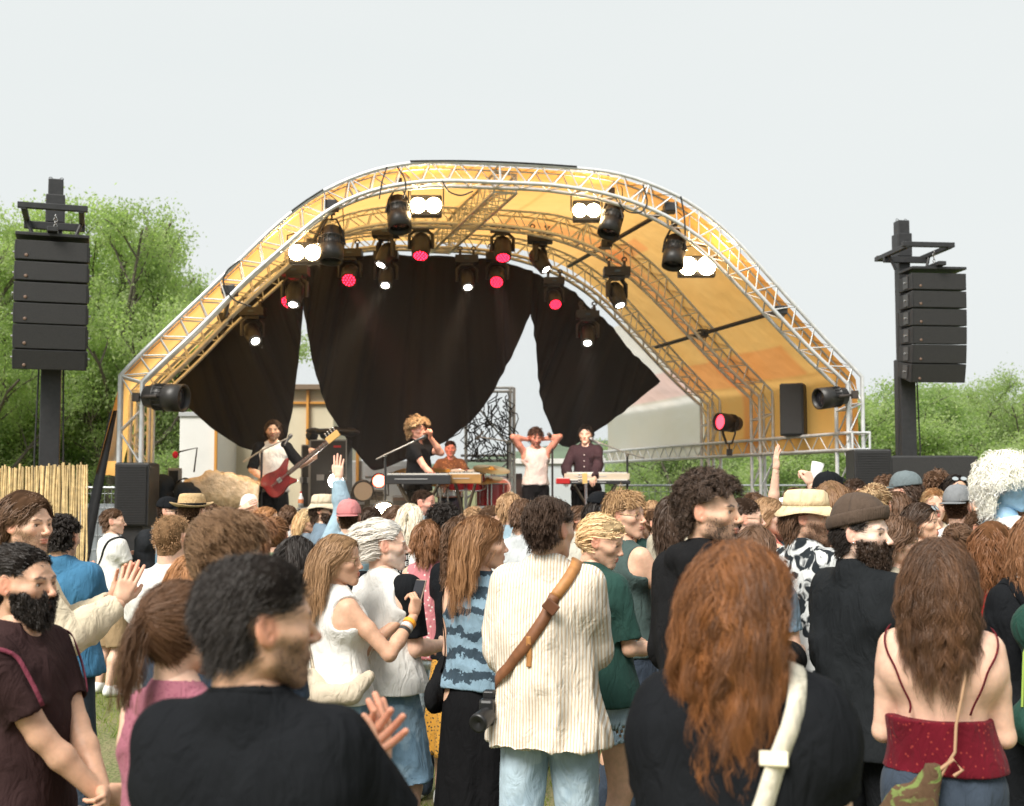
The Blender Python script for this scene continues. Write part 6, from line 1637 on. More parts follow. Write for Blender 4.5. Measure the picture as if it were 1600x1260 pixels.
person('bearded man in a beige bucket hat and sunglasses below the bass player', 508, 773, 182, 118, body=75, skin='warm', b=1.1, arms=('bend', 'bend'), hair_=('mid', 'dark'), hkw=dict(len=.08), top=TEE(), topm=cloth('slate cotton', (.16, .22, .28)), bot=TROU, botm=DEND(), beard='beard', gl='dark',
       hat_='bucket', hatm=[cloth('beige canvas', (.58, .49, .36))] * 2,
       extra=lambda B, root: MB().lathe(B.headM(A([[.0, .094, .085]]))[0], B.headR @ A((0, 1, 0)), [(0, .014), (.003, .014), (.0035, .001)], 14).build('hat_badge', BK(), root))
person('man in a faded pink cap worn backwards and light denim shirt', 546, 780, 215, 10, skin='fair', b=1.1, arms=('bend', ((.12, .12, 1.93), (-.6, .3, -.2), 'open', (0, .05, 1), (0, 1, 0))), hair_=('buzz', 'brown'), top=LONG(sl_loose=.02, fn=collar), topm=cloth('pale denim', (.30, .42, .50)), bot=TROU, botm=DEND(),
       hat_='backcap', hatm=[cloth('faded pink canvas', (.52, .20, .20))] * 2,
       extra=lambda B, root: [MB().tube([B.arm[1][2] + A((0, 0, -z_)), B.arm[1][2] + A((0, 0, -z_ + w2))], .033, 14).build(n_, m_, root) for z_, w2, n_, m_ in ((.02, .03, 'wristband', W_()), (.06, .008, 'bracelet', BK()))])
# woman with phone
def phone_extra(B, root):
    o = own(root, 'phone', 'smartphone in a pale case held up by the woman with glasses', 'phone')
    wv = B.arm[0][2]; c = wv + A((-.05, .045, .10)); R = rotz(.3) @ rotx(-.35)
    MB().box(c, (.074, .009, .152), R=R).build('case', mat('phone case', (.30, .22, .17), rough=.35), o, bevel=.004)
    MB().box(c + R @ A((0, -.0062, 0)), (.068, .002, .142), R=R).build('screen', mat('phone screen', (.02, .02, .025), rough=.1), o)
    b = own(root, 'shoulder_bag', 'soft beige half-moon bag slung across the woman with glasses', 'bag'); m = cloth('beige nylon', (.56, .48, .37))
    f = Field((-.30, -.30, .85), (.32, .32, 1.25), .010); f.cap((.02, -.15, 1.10), (.13, -.13, 1.01), .040, .055, k=.02); f.cap((.13, -.13, 1.01), (.21, -.02, 1.03), .055, .05, k=.02); f.cap((.21, -.02, 1.03), (.19, .08, 1.10), .05, .03, k=.02)
    V, Q = f.mesh(); V = fold_disp(V, vnormals(V, Q), .007, 9, 11); MB().raw(V, Q).build('bag', m, b)
    strap(B, b, [(.02, -.16, 1.12), (-.08, -.15, 1.28), (-.12, -.04, 1.45), (-.10, .12, 1.35), (.10, .15, 1.15)], .03, m)
    MB().tube([(.12 * math.cos(t) * 1.16, .10 * math.sin(t) * 1.12, 1.035) for t in np.linspace(0, 6.283, 40)], .016, 6, caps=False, asp=.4).build('belt', cloth('tan leather', (.22, .09, .04)), root)
    for i, (dz, c_, r_) in enumerate(((.045, (.85, .36, .03), .029), (.075, (.55, .56, .56), .028), (.10, (.03, .03, .03), .027))):
        e, w_ = B.arm[0][1], B.arm[0][2]; d = (w_ - e) / np.linalg.norm(w_ - e); p_ = w_ - d * dz
        MB().tube([p_ - d * .010, p_ + d * .010], r_ + .004, 14).build('wristband' if i < 2 else 'bracelet', mat('band%d' % i, c_, rough=.5), root)
person('woman with glasses and long light brown hair, white sleeveless top, holding up a phone', 532, 836, 348, 104, body=68, sex='f', skin='tan', b=1.05, arms=(((.16, .33, 1.36), (.6, .2, -1), 'hold', (-.15, .25, .95), (-.8, -.3, 0)), ((.04, .34, 1.34), (-.3, .1, -1), 'hold', (.1, .3, .95), (.8, -.2, 0))),
       hair_=('long', 'light'), hkw=dict(len=.30, col2=(.36, .21, .11), lift=.25, puff=.004), top=TANK(inf=.016, neck=.062, hem=.97, fold=.008), topm=W_(), bot=TROU, botm=DEN(), gl='clear', extra=phone_extra)
person('older man with swept white hair, white t-shirt with black sleeves and denim shorts', 603, 812, 330, 90, body=45, hk='o', skin='fair', b=1.08, arms=('bend', 'bend'), hair_=('swept', 'white'), hkw=dict(recede=.015, len=.085, col2=(.6, .55, .48), puff=.008),
       top=TEE(loose=.04, hem=.93, fold=.009, sleeve='none', neck=.06), topm=W_(), bot=dict(to=.50, flare=.016, name='shorts', fold=.010), botm=DEN(), stance=.10, beard='shadow',
       extra=lambda B, root: [sleeve_part(B, root, i, BK()) for i in (0, 1)])
# ---------------------------------------------------------------- instruments and stage gear
def SP(px, py, Y): return A(P(px, py, Y))
def mic_stand(label, px_base, Y, pts, mic_dir=(0, -1, .2), zbase=Zd, boomcol=None):
    """pts: pixel points from the top of the upright to the microphone"""
    top = SP(*pts[0], Y); t = empty('microphone_stand', (top[0], Y, zbase), label=label, cat='microphone stand', group='microphone stands'); o = A((top[0], Y, zbase))
    m = MB(); m.cyl((0, 0, 0), (0, 0, top[2] - zbase), .014); m.lathe((0, 0, .01), (0, 0, 1), [(0, 0), (0, .13), (.02, .12), (.03, .02)], 16); m.build('stand', BLKM(), t)
    m = MB(); q = [SP(x, y, Y - .03 * i) - o for i, (x, y) in enumerate(pts[1:])]
    if len(q) > 1: m.tube(q, .010, 6); m.ball(top - o, .022, 8)
    m.build('boom', mat('chrome dull', (.45, .44, .42), rough=.3, metal=.7), t)
    e = q[-1]; d = A(mic_dir) / np.linalg.norm(mic_dir); m = MB(); m.lathe(e - d * .12, d, [(0, .010), (.12, .016), (.125, .025), (.15, .027), (.17, .02), (.178, 0)], 14); m.build('microphone', mat('mic grey', (.12, .12, .12), rough=.4, metal=.5), t)
mic_stand('microphone stand with long boom in front of the bass player', 409, 14.2, [(409, 705), (380, 722), (409, 704), (452, 684)], (.3, .5, .6))
mic_stand('microphone stand with long boom rising to the curly-haired singer', 603, 14.0, [(602, 712), (588, 718), (602, 711), (660, 684)], (.6, .5, .3))
mic_stand('straight microphone stand beside the singer in the white vest', 863, 16.2, [(863, 690), (863, 690), (860, 681)], (-.6, -.5, .5))
mic_stand('boom microphone stand right of the keyboard player', 980, 15.4, [(980, 712), (1007, 716), (978, 708), (926, 688)], (-.6, .3, .4))
mic_stand('overhead microphone stand behind the drum kit', 793, 17.4, [(793, 692), (805, 694), (793, 690), (748, 683)], (-.5, -.3, -.6))
def keyboard(label, x0, x1, y0, y1, Y, body, keys=True, base=Zd, name='keyboard', tier=None, yaw=0):
    a, b = SP(x0, y1, Y), SP(x1, y0, Y); w_ = b[0] - a[0]; h_ = b[2] - a[2]; t = empty(name, ((a[0] + b[0]) / 2, Y, a[2]), math.radians(yaw), label=label, cat='keyboard')
    MB().box((0, .18, h_ / 2), (w_, .36, h_)).build('body', body, t, bevel=.008)
    MB().box((0, .26, h_ + .005), (w_ * .9, .12, .012)).build('panel', BLKM(), t)
    if keys:
        m = MB(); n = 36
        for i in range(n): m.box((-w_ * .46 + w_ * .92 * (i + .5) / n, .07, h_ + .008), (w_ * .92 / n * .92, .13, .016))
        m.build('white_keys', mat('ivory keys', (.75, .73, .68), rough=.3), t)
        m = MB()
        for i in range(n):
            if i % 7 not in (2, 6): m.box((-w_ * .46 + w_ * .92 * (i + 1) / n, .10, h_ + .022), (w_ * .92 / n * .5, .08, .012))
        m.build('black_keys', BLKP(), t)
        m = MB(); r = random.Random(int(x0))
        m.box((-w_ * .1, -.004, h_ * .55), (w_ * .5, .004, .008))
        m.build('marking', mat('marking', (.5, .5, .5)), t)
    if base is not None:
        st = empty('keyboard_stand', ((a[0] + b[0]) / 2, Y, base), math.radians(yaw), label='folding black stand under the ' + label.split(' ', 1)[1][:60], cat='stand'); H = a[2] - base - .01
        m = MB()
        for dy in (.04, .30):
            m.tube([(-w_ * .36, dy, .015), (w_ * .30, dy, H)], .015, 6); m.tube([(w_ * .36, dy + .03, .015), (-w_ * .30, dy + .03, H)], .015, 6)
        for g in (-1, 1): m.tube([(g * w_ * .36, .0, .015), (g * w_ * .36, .36, .015)], .015, 6); m.tube([(g * w_ * .3, .0, H), (g * w_ * .3, .36, H)], .015, 6)
        m.build('frame', mat('stand bronze', (.12, .09, .06), rough=.4, metal=.5), st)
    return t
keyboard('black stage keyboard in front of the curly-haired singer', 601, 704, 742, 757, 14.2, mat('keyboard black', (.030, .030, .032), rough=.4))
keyboard('wooden-ended organ keyboard right of the black keyboard', 700, 752, 741, 756, 14.6, mat('keyboard wood', (.42, .22, .07), rough=.45, noise=(8, .2)))
keyboard('pale synthesizer on top in front of the keyboard player', 882, 984, 740, 750, 15.3, mat('keyboard cream', (.66, .55, .42), rough=.5), base=None)
keyboard('long black lower keyboard under the pale synthesizer', 877, 985, 751, 757, 15.28, BLKM())
t = empty('red_keyboard', tuple(SP(880, 756, 15.1)), label='small red keyboard end jutting out left under the pale synthesizer', cat='keyboard')
MB().box((0, .12, .03), (.17, .25, .07)).build('body', mat('lacquer red', (.5, .02, .02), rough=.3), t, bevel=.01); MB().box((0, .06, .068), (.15, .10, .012)).build('keys', mat('ivory keys', (.75, .73, .68)), t)
# bass guitar
def guitar(label, c, u, k, body_m, head_m, acoustic=False, name='bass_guitar'):
    """c: body centre (world), u: neck direction, flat side facing -y"""
    u = A(u) / np.linalg.norm(u); n = A((0, -1, .12)); n -= u * (n @ u); n /= np.linalg.norm(n); s_ = np.cross(n, u)
    t = empty(name, tuple(c), label=label, cat='guitar'); 
    if acoustic: prof = [(-.25, .02), (-.245, .10), (-.20, .165), (-.12, .19), (-.04, .16), (.03, .125), (.09, .13), (.15, .145), (.20, .12), (.235, .07), (.24, .02)]; side = lambda g: [(a, g * b) for a, b in prof]; up_, lo_ = side(1), side(-1)
    else:
        up_ = [(-.24, .03), (-.25, .10), (-.20, .16), (-.10, .165), (-.02, .13), (.06, .12), (.14, .15), (.21, .17), (.22, .14), (.16, .09), (.12, .04)]
        lo_ = [(-.24, -.03), (-.23, -.10), (-.17, -.15), (-.08, -.155), (-.01, -.12), (.05, -.115), (.12, -.14), (.16, -.13), (.13, -.08), (.10, -.05), (.10, -.03)]
    pu = resample(up_, 26, 1); pl = resample(lo_, 26, 1); ring = np.vstack([pu, pl[::-1]]) * k; th = .045 * k if not acoustic else .10 * k
    def to3(q, z): return np.array([u * a + s_ * b + n * z for a, b in q])
    m = MB(); nR = len(ring); rings = [to3(ring * f, z) for f, z in ((.94, -th / 2), (1, -th * .35), (1, th * .35), (.95, th / 2))]; V = np.vstack(rings)
    q = [(i * nR + j, i * nR + (j + 1) % nR, (i + 1) * nR + (j + 1) % nR, (i + 1) * nR + j) for i in range(3) for j in range(nR)]; m.raw(V, q)
    for z, f, fl in ((-th / 2, .94, 0), (th / 2, .95, 1)): 
        rr = to3(ring * f, z); cc = np.vstack([rr, to3([(0, 0)], z)]); m.raw(cc, t=[(j, (j + 1) % nR, nR) if fl else ((j + 1) % nR, j, nR) for j in range(nR)])
    bo = m.build('body', body_m, t)
    if acoustic: MB().lathe(u * .06 * k + n * (th / 2 + .001), n, [(0, .048 * k), (.001, 0)], 20).build('sound_hole', BLKP(), bo)
    else:
        pg = MB(); pgp = to3(np.array([(.10, -.05), (.11, .05), (.02, .07), (-.06, .05), (-.12, .0), (-.14, -.07), (-.08, -.12), (.0, -.10), (.06, -.09)]) * k, th / 2 + .004); cc = np.vstack([pgp, pgp.mean(0)]); pg.raw(cc, t=[(j, (j + 1) % 9, 9) for j in range(9)]); pg.raw(cc, t=[((j + 1) % 9, j, 9) for j in range(9)]); pg.build('pickguard', mat('pickguard', (.35, .04, .04), rough=.3), bo)
        pk = MB()
        for q_ in (-.018,): pk.box(u * q_ * k + n * (th / 2 + .008), (.055, .055, .012), R=np.stack([u, s_, n], 1))
        for i in range(0): pk.cyl(u * -.20 * k + s_ * (-.09 + .025 * i) * k + n * (th / 2), u * -.20 * k + s_ * (-.09 + .025 * i) * k + n * (th / 2 + .02), .009)
        pk.build('pickup', mat('chrome', (.6, .6, .6), rough=.2, metal=.9), bo)
    L = .62 * k if not acoustic else .50 * k; st0 = .10 * k if not acoustic else .22 * k
    nk = MB(); cN = u * (st0 + L / 2) + n * (th / 2 + .004); nk.box(cN, (L, .052 * k, .026 * k), R=np.stack([u, s_, n], 1)); nk.build('neck', mat('fretboard', (.10, .035, .02), rough=.4), t, bevel=.004)
    fr = MB()
    for i in range(16): fr.box(u * (st0 + L * (1 - .94 * (1 - .944 ** i) / (1 - .944 ** 16)) ) + n * (th / 2 + .019 * k), (.004, .05 * k, .003), R=np.stack([u, s_, n], 1))
    fr.build('frets', mat('chrome', (.6, .6, .6)), t)
    hd = MB(); hc = u * (st0 + L + .085 * k) + n * (th / 2) + s_ * .01; hd.box(hc, (.18 * k, .085 * k, .018 * k), R=np.stack([u, s_, n], 1)); ho = hd.build('headstock', head_m, t, bevel=.02)
    tn = MB()
    for i in range(4): a_ = u * (st0 + L + (.03 + .04 * i) * k) + s_ * .055 * k + n * (th / 2); tn.cyl(a_, a_ + s_ * .03, .007); tn.ball(a_ + s_ * .038, (.012, .012, .012), 8)
    tn.build('tuning_peg', mat('chrome', (.6, .6, .6)), ho)
    stg = MB()
    for i in range(4): o_ = s_ * (.006 * (i - 1.5)) + n * (th / 2 + .024 * k); stg.cyl(u * -.14 * k + o_, u * (st0 + L) + o_, .0016, seg=4)
    stg.build('strings', mat('chrome', (.6, .6, .6)), t)
    return t
# drum kit
def drum(par, name, c, d, r, L, shell, seg=28):
    c = A(c); d = A(d) / np.linalg.norm(d); m = MB(); m.lathe(c, d, [(0, r), (L, r)], seg); o = m.build(name, shell, par)
    for c_, d__ in ((c + d * (L + .004), d), (c - d * .004, -d)): MB().lathe(c_, d__, [(0, r * .97), (.002, 0)], seg).build('drumhead', mat('drum skin', (.75, .70, .62), rough=.5), o)
    q = MB(); Fm = frame(d, (0, 0, 1) if abs(d[2]) < .9 else (0, 1, 0))
    for e in (0, L): q.tube([c + d * e + (Fm[:, 0] * math.cos(a) + Fm[:, 1] * math.sin(a)) * (r + .006) for a in np.linspace(0, 6.2832, seg)], .009, 6, caps=False)
    for a in np.linspace(0, 6.28, 8, endpoint=False):
        p_ = c + (Fm[:, 0] * math.cos(a) + Fm[:, 1] * math.sin(a)) * (r + .012); q.cyl(p_, p_ + d * L, .004, seg=5)
    q.build('hoop', mat('chrome', (.6, .6, .6), rough=.2, metal=.9), o); return o
Yk = 15.6; kc = SP(735, 780, Yk); dkz = Zd
kit = empty('drum_kit', (kc[0], Yk, dkz), label='red drum kit with gold cymbals between the keyboards', cat='drum kit'); RS = mat('drum lacquer', (.42, .015, .02), rough=.2, coat=.5)
def KP(px, py, dy=0): return SP(px, py, Yk + dy) - A((kc[0], Yk, dkz))
b_ = KP(733, 795); drum(kit, 'bass_drum', (b_[0], -.15, .28), (0, 1, 0), .28, .40, RS)
for px, py in ((714, 762), (742, 762)): p_ = KP(px, py); drum(kit, 'tom', (p_[0], 0, p_[2]), (0, -.35, 1), .13, .20, RS)
p_ = KP(768, 778); drum(kit, 'floor_tom', (p_[0], .25, p_[2] - .2), (0, 0, 1), .20, .38, RS)
p_ = KP(700, 776); drum(kit, 'snare_drum', (p_[0], .25, p_[2]), (0, 0, 1), .17, .13, mat('chrome', (.6, .6, .6)))
for px, py, r_, tl in ((768, 734, .24, .12), (762, 751, .20, -.10), (700, 738, .20, .15), (640, 737, .22, -.1), (688, 756, .17, 0)):
    p_ = KP(px, py); n_ = A((tl, -.25, 1)); n_ /= np.linalg.norm(n_); m = MB(); m.lathe(p_, n_, [(0, r_), (.012, r_ * .5), (.022, r_ * .2), (.04, r_ * .12), (.045, 0)], 30); cy = m.build('cymbal', mat('brass cymbal', (.75, .50, .16), rough=.28, metal=.9, noise=(30, .1)), kit)
    m = MB(); m.cyl(p_ + A((0, 0, .05)), (p_[0], p_[1], .3), .010); 
    for a in (0, 2.1, 4.2): m.tube([(p_[0], p_[1], .32), (p_[0] + .22 * math.cos(a), p_[1] + .22 * math.sin(a), .01)], .009, 5)
    m.build('cymbal_stand', mat('chrome', (.6, .6, .6)), cy)
t = empty('floor_tom_lamp', tuple(SP(782, 762, 16.6)), label='round copper-faced drum standing right of the red kit', cat='drum')
drum(t, 'shell', (0, 0, 0), (.1, -1, 0), .13, .16, BLKM()); MB().lathe((.016, -.17, 0), (.1, -1, 0), [(0, .11), (.01, 0)], 24).build('face', mat('copper face', (.45, .17, .10), rough=.4), t)
# amps and cases
def amp(label, x0, x1, y0, y1, Y, m_, name='amplifier', dep=.4, front=None, trim=True, yaw=0):
    a, b = SP(x0, y1, Y), SP(x1, y0, Y); w_ = b[0] - a[0]; h_ = b[2] - a[2]; t = empty(name, ((a[0] + b[0]) / 2, Y, a[2]), math.radians(yaw), label=label, cat='amplifier' if name == 'amplifier' else 'case')
    MB().box((0, dep / 2, h_ / 2), (w_, dep, h_)).build('cabinet', m_, t, bevel=.01)
    if front: MB().box((0, -.006, h_ * .45), (w_ * .88, .010, h_ * .72)).build('front', front, t)
    if trim:
        m = MB()
        for g in (-1, 1):
            m.box((g * (w_ / 2 - .006), -.008, h_ / 2), (.016, .010, h_ * .98))
        for z in (.012, h_ - .012): m.box((0, -.008, z), (w_ * .97, .009, .016))
        m.build('trim', mat('case edge', (.30, .30, .29), rough=.35, metal=.5), t)
        m = MB(); m.box((-w_ * .2, -.02, h_ * .5), (.10, .02, .08)); m.box((w_ * .2, -.02, h_ * .5), (.10, .02, .08)); m.build('latch', mat('latch', (.4, .4, .4), rough=.3, metal=.8), t)
    return t
GC = mat('grille cloth', (.055, .050, .045), rough=.9, noise=(40, .3))
amp('tall black flight case with a red sticker behind the bass player', 483, 542, 687, 806, 16.6, BLKP(), 'flight_case', .6)
t = MB(); a_ = SP(527, 698, 16.57); t.box((0, 0, 0), (.10, .012, .03)); o = t.build('sticker', mat('red sticker', (.55, .02, .03))); o.location = tuple(a_); tag(o, 'small red sticker on the tall flight case', 'sticker')
amp('black rack case left of the tall flight case', 470, 484, 695, 806, 16.9, BLKP(), 'flight_case', .5)
amp('bass amplifier with grey cloth front at the stage edge below the bass player', 464, 484, 793, 838, 13.9, BLKP(), 'amplifier', .35, GC)
amp('black equipment case with silver edges right of the bass amplifier', 486, 545, 790, 838, 14.4, BLKP(), 'flight_case', .5)
amp('dark guitar amplifier between the floor lamps', 548, 600, 766, 806, 16.2, BLKP(), 'amplifier', .35, GC)
amp('low brown amplifier below the left keyboard', 612, 640, 775, 815, 15.6, mat('brown vinyl', (.10, .05, .03), rough=.7), 'amplifier', .3, GC)
amp('dark wedge monitor at the drum kit with a row of knobs', 742, 785, 791, 806, 14.6, BLKP(), 'amplifier', .4, GC)
amp('dark case behind the bass player on the left', 345, 400, 765, 820, 16.3, BLKP(), 'flight_case', .5)
amp('small dark box behind the singer in the white vest', 806, 816, 740, 790, 16.9, BLKP(), 'amplifier', .3, GC, False)
# coats on the case
f = Field((-.5, -.3, -.15), (.5, .4, .35), .016); rr = np.random.default_rng(3)
for _ in range(9): f.ell((rr.uniform(-.30, .30), rr.uniform(-.05, .2), rr.uniform(-.02, .10)), (rr.uniform(.06, .14), .10, rr.uniform(.04, .08)), k=.03)
V, Q = f.mesh(); V = fold_disp(V, vnormals(V, Q), .02, 4, 9); o = MB().raw(V, Q).build('heap_of_jackets', BLKP()); o.location = tuple(SP(518, 682, 16.6)); tag(o, 'heap of black jackets lying on top of the tall flight case', 'clothes')
t = empty('bottle', tuple(SP(470, 792, 13.95)), label='small plastic bottle with orange label on the bass amplifier', cat='bottle')
MB().lathe((0, 0, 0), (0, 0, 1), [(0, 0), (0, .030), (.10, .030), (.13, .012), (.155, .011), (.155, 0)], 16).build('body', mat('clear plastic', (.6, .62, .62), rough=.1), t); MB().lathe((0, 0, .04), (0, 0, 1), [(0, .0315), (.045, .0315)], 16).build('label', mat('orange label', (.6, .2, .08)), t); MB().cyl((0, 0, .155), (0, 0, .175), .013).build('cap', mat('red cap', (.5, .05, .04)), t)
# covered mixing desk
G = np.zeros((46, 60, 3)); cx = SP(345, 760, 14.2)
for i, a in enumerate(np.linspace(0, 1, 46)):
    for j, b in enumerate(np.linspace(0, 1, 60)):
        x = -.40 + .90 * b; prof = np.interp(b, [0, .10, .38, .50, .78, 1], [.02, .11, .215, .18, .12, .04]); edge = min(1.0, (a + .02) / .10) * (1 - .25 * a)
        G[i, j] = (x, -.30 + .75 * a, prof * edge + .015 * math.sin(17 * b + 3 * a) * math.sin(9 * a + 5 * b) - (.10 if a in (0,) else 0) - .16 * (1 - min(1.0, a / .08)))
Vv = G.reshape(-1, 3); Vv = Vv + A((0, 0, 1)) * (.016 * (1 - 3 * np.abs(noise3(Vv * A((1, .5, 1)), 10, 3, 2))).clip(-1, 1))[:, None]
cz = SP(345, 762, 14.2)[2]
mdk = empty('mixing_desk', (cx[0], 14.2, Zd), label='mixing desk hidden under an amber plastic sheet left of the bass player', cat='mixing desk')
o = MB().grid(Vv.reshape(46, 60, 3) + A((0, 0, cz - Zd))).build('plastic_sheet', mat('amber plastic', (.74, .52, .30), rough=.20, coat=.5, bump=(14, .9, .03), noise=(5, .4)), mdk, thick=.003)
MB().box((0, .05, cz - Zd - .08), (.80, .6, .12)).build('desk', BLKP(), mdk, bevel=.01)
m = MB(); [m.cyl((x, y, 0), (x, y, cz - Zd - .1), .02) for x in (-.36, .36) for y in (-.15, .3)]; m.build('leg', BLKM(), mdk)
# clip-on red mic and laptop
t = empty('desk_microphone', tuple(SP(302, 738, 14.4)), label='red foam microphone on a black angle arm left of the covered desk', cat='microphone')
o_ = SP(302, 738, 14.4); m = MB(); m.tube([SP(303, 738, 14.4) - o_, SP(308, 700, 14.4) - o_, SP(281, 706, 14.4) - o_, SP(277, 712, 14.4) - o_], .010, 6); m.build('arm', BLKM(), t); MB().ball(SP(274, 711, 14.4) - o_, (.035, .035, .045), 14).build('foam', mat('red foam', (.7, .02, .06), rough=.9), t)
t = empty('monitor', tuple(SP(273, 762, 14.5)), label='small grey-framed screen beside the red foam microphone', cat='monitor'); MB().box((0, 0, .06), (.16, .05, .34)).build('frame', mat('grey plastic', (.25, .26, .27), rough=.5), t, bevel=.008); MB().box((-.01, -.028, .08), (.11, .004, .24)).build('screen', mat('screen dark', (.02, .025, .03), rough=.15), t)
f = Field((-.5, -.4, -.2), (.6, .4, .4), .018); rr = np.random.default_rng(9)
for _ in range(10): f.ell((rr.uniform(-.25, .35), rr.uniform(-.1, .2), rr.uniform(-.1, .2)), (rr.uniform(.08, .16), .12, rr.uniform(.06, .12)), k=.04)
V, Q = f.mesh(); V = fold_disp(V, vnormals(V, Q), .022, 4, 8); o = MB().raw(V, Q).build('dust_sheet', cloth('dark tarp', (.035, .04, .045))); o.location = tuple(SP(256, 783, 13.9)); tag(o, 'crumpled dark sheet beside the tall slatted loudspeaker', 'sheet')
m = MB()
for i in range(7): m.tube([(.11 * math.cos(a) * (1 - .03 * i), .01 * i, .11 * math.sin(a) * (1 + .02 * i)) for a in np.linspace(0, 6.3, 24)], .006, 5)
o = m.build('cable_coil', BLKP()); o.location = tuple(SP(287, 764, 14.0)); tag(o, 'coil of black cable beside the covered desk', 'cable')
# performers
def stage_person(label, px, py, s, face, scale=None, **k): return person(label, px, py, s, face, z0=Zd, group='musicians on stage', **k)
_, Bb = stage_person('bearded bass player in a shirt with white body and black sleeves', 427, 656, 131, 172, sex='m', skin='warm', arms=('pluck', 'fret'), hair_=('mid', 'dark'), hkw=dict(len=.11, puff=.012, col2='brown'), q=.8, beard=('stub', dict(len=.012)),
    top=TEE(sleeve='none', neck=.06), topm=W_(), bot=dict(to=.09, flare=.05), botm=BK(), extra=lambda B, root: [sleeve_part(B, root, i, BK(), L=1.0, h=.012) for i in (0, 1)])
_h = SP(440, 745, 14.15); guitar('red sunburst bass guitar with maple headstock played by the musician at left', SP(440, 749, 14.10), SP(508, 695, 14.0) - SP(440, 749, 14.10), .98, mat('bass lacquer', (.22, .025, .022), rough=.2, coat=.6, noise=(6, .6)), mat('maple', (.70, .42, .14), rough=.4))
stage_person('singer with curly blond hair in a black short-sleeved shirt holding a microphone to his mouth', 654, 654, 128, 128, body=110, sex='m', skin='red', b=1.05, arms=(((.20, .36, 1.02), (.5, -.4, -.4), 'relax', (.1, .8, -.4), (0, 0, -1)), ((-.06, .17, 1.56), (.7, .2, -.8), 'grip', (-.5, .4, .8), (-.7, -.7, 0))), hair_=('curly', 'light'), hkw=dict(col2='blond', len=.07, puff=.020, vol=.018, curl=.010), q=.9, top=TEE(fn=collar, loose=.02), topm=BK(), bot=TROU, botm=BK())
stage_person('drummer with short dark hair in a brown patterned shirt', 704, 689, 116, 176, sex='m', skin='red', arms=('sticks', 'sticks'), hair_=('short', 'dark'), top=TEE(fn=collar), topm=cloth('brown batik', (.20, .12, .06), pat='voro', col2=(.42, .27, .12), sc1=30, th=.3), bot=TROU, botm=DEND())
stage_person('singer in a white vest gripping his dark messy hair with both hands', 837, 667, 117, 172, sex='m', skin='red', hp=-.30, arms=('head', 'head'), hair_=('messy', 'dark'), hkw=dict(len=.06, puff=.012), top=TANK(neck=.085, inf=.007, hem=.98), topm=W_(), bot=dict(to=.09, inf=.010), botm=BK(), beard=('stub', dict(len=.01)))
stage_person('keyboard player with chin-length dark hair in a dark buttoned shirt', 915, 663, 121, 192, sex='m', skin='fair', hp=-.12, arms=('keys', 'keys'), hair_=('mid', 'black'), hkw=dict(len=.10, puff=.008), top=LONG(fn=collar, sl_loose=.02), topm=cloth('plum black cotton', (.035, .020, .024)), bot=TROU, botm=BK(),
             extra=lambda B, root: [MB().ball((0, .135 - .01 * i * 0, 1.36 - .075 * i), .008, 6).build('button', W_(), root) for i in range(5)])
guitar('acoustic guitar with red-brown body leaning upright in front of the keyboards', SP(917, 824, 14.6), A((-.02, .10, 1)), .72, mat('guitar red brown', (.30, .08, .04), rough=.3, coat=.4), mat('maple', (.70, .42, .14)), acoustic=True, name='acoustic_guitar')
# scaffold with net behind the drums
t = empty('scaffold_frame', tuple(SP(760, 770, 19.0)), label='grey metal scaffold frame with dark torn netting behind the drum kit', cat='scaffold'); o_ = SP(760, 770, 19.0); m = MB()
for px in (728, 797, 803): m.cyl(SP(px, 606, 19.0) - o_, SP(px, 1000, 19.0) * A((1, 1, 0)) + A((0, 0, .0)) - o_, .026)
for py in (606, 612, 712, 720, 745): m.cyl(SP(720, py, 19.0) - o_, SP(803, py, 19.0) - o_, .022)
for a, b in (((728, 612), (797, 700)), ((797, 720), (728, 780))): m.cyl(SP(*a, 19.0) - o_, SP(*b, 19.0) - o_, .016)
m.build('frame', ALU(), t)
m = MB(); rr = np.random.default_rng(5)
for k in range(90):
    x = rr.uniform(732, 796); y = rr.uniform(612, 705)
    if (x - 728) / 70 + (y - 605) / 110 < .55: continue
    pts = [(x, y)]
    for _ in range(4): pts.append((pts[-1][0] + rr.normal(0, 7), min(722, pts[-1][1] + rr.uniform(2, 12))))
    m.tube([SP(px, py, 18.9) - o_ for px, py in pts], .009, 4)
m.build('netting', BLKP(), t)

# spots added ahead of the lit lamps brighten the band, warm and red
for nm, a, b, col, en in (('warm', (602, 446, 3.0), (427, 700, 14.4), (1, .88, .7), 260), ('warm', (731, 449, 3.0), (654, 690, 14.6), (1, .72, .5), 300), ('red', (776, 441, 3.2), (838, 710, 16.0), (1, .62, .52), 340), ('red', (545, 438, 3.2), (704, 720, 16.2), (1, .35, .3), 300), ('warm', (918, 536, 2.8), (915, 710, 15.5), (1, .8, .7), 220)):
    d_ = bpy.data.lights.new('added band spot', 'SPOT'); d_.energy = en; d_.color = col; d_.spot_size = math.radians(26); d_.spot_blend = .8; d_.shadow_soft_size = .08
    o = bpy.data.objects.new('added_band_spot', d_); C.objects.link(o); p0 = A(at_d(a[0], a[1], a[2] - 3.4 if False else .9)); o.location = tuple(p0); o.rotation_euler = (Vector(tuple(p0)) - Vector(tuple(SP(*b)))).to_track_quat('Z', 'Y').to_euler()
person('woman with straight platinum hair in a black printed t-shirt below the singer', 642, 787, 205, 15, sex='f', skin='fair', arms=('bend', 'bend'), hair_=('long', 'platin'), hkw=dict(len=.20, col2='white', lift=.3), top=TEE(), topm=BK(), bot=TROU, botm=DEND(),
       extra=lambda B, root: tee_text(B, root, ['THE', 'OPEN', 'STAGE'], .052, 1.33))
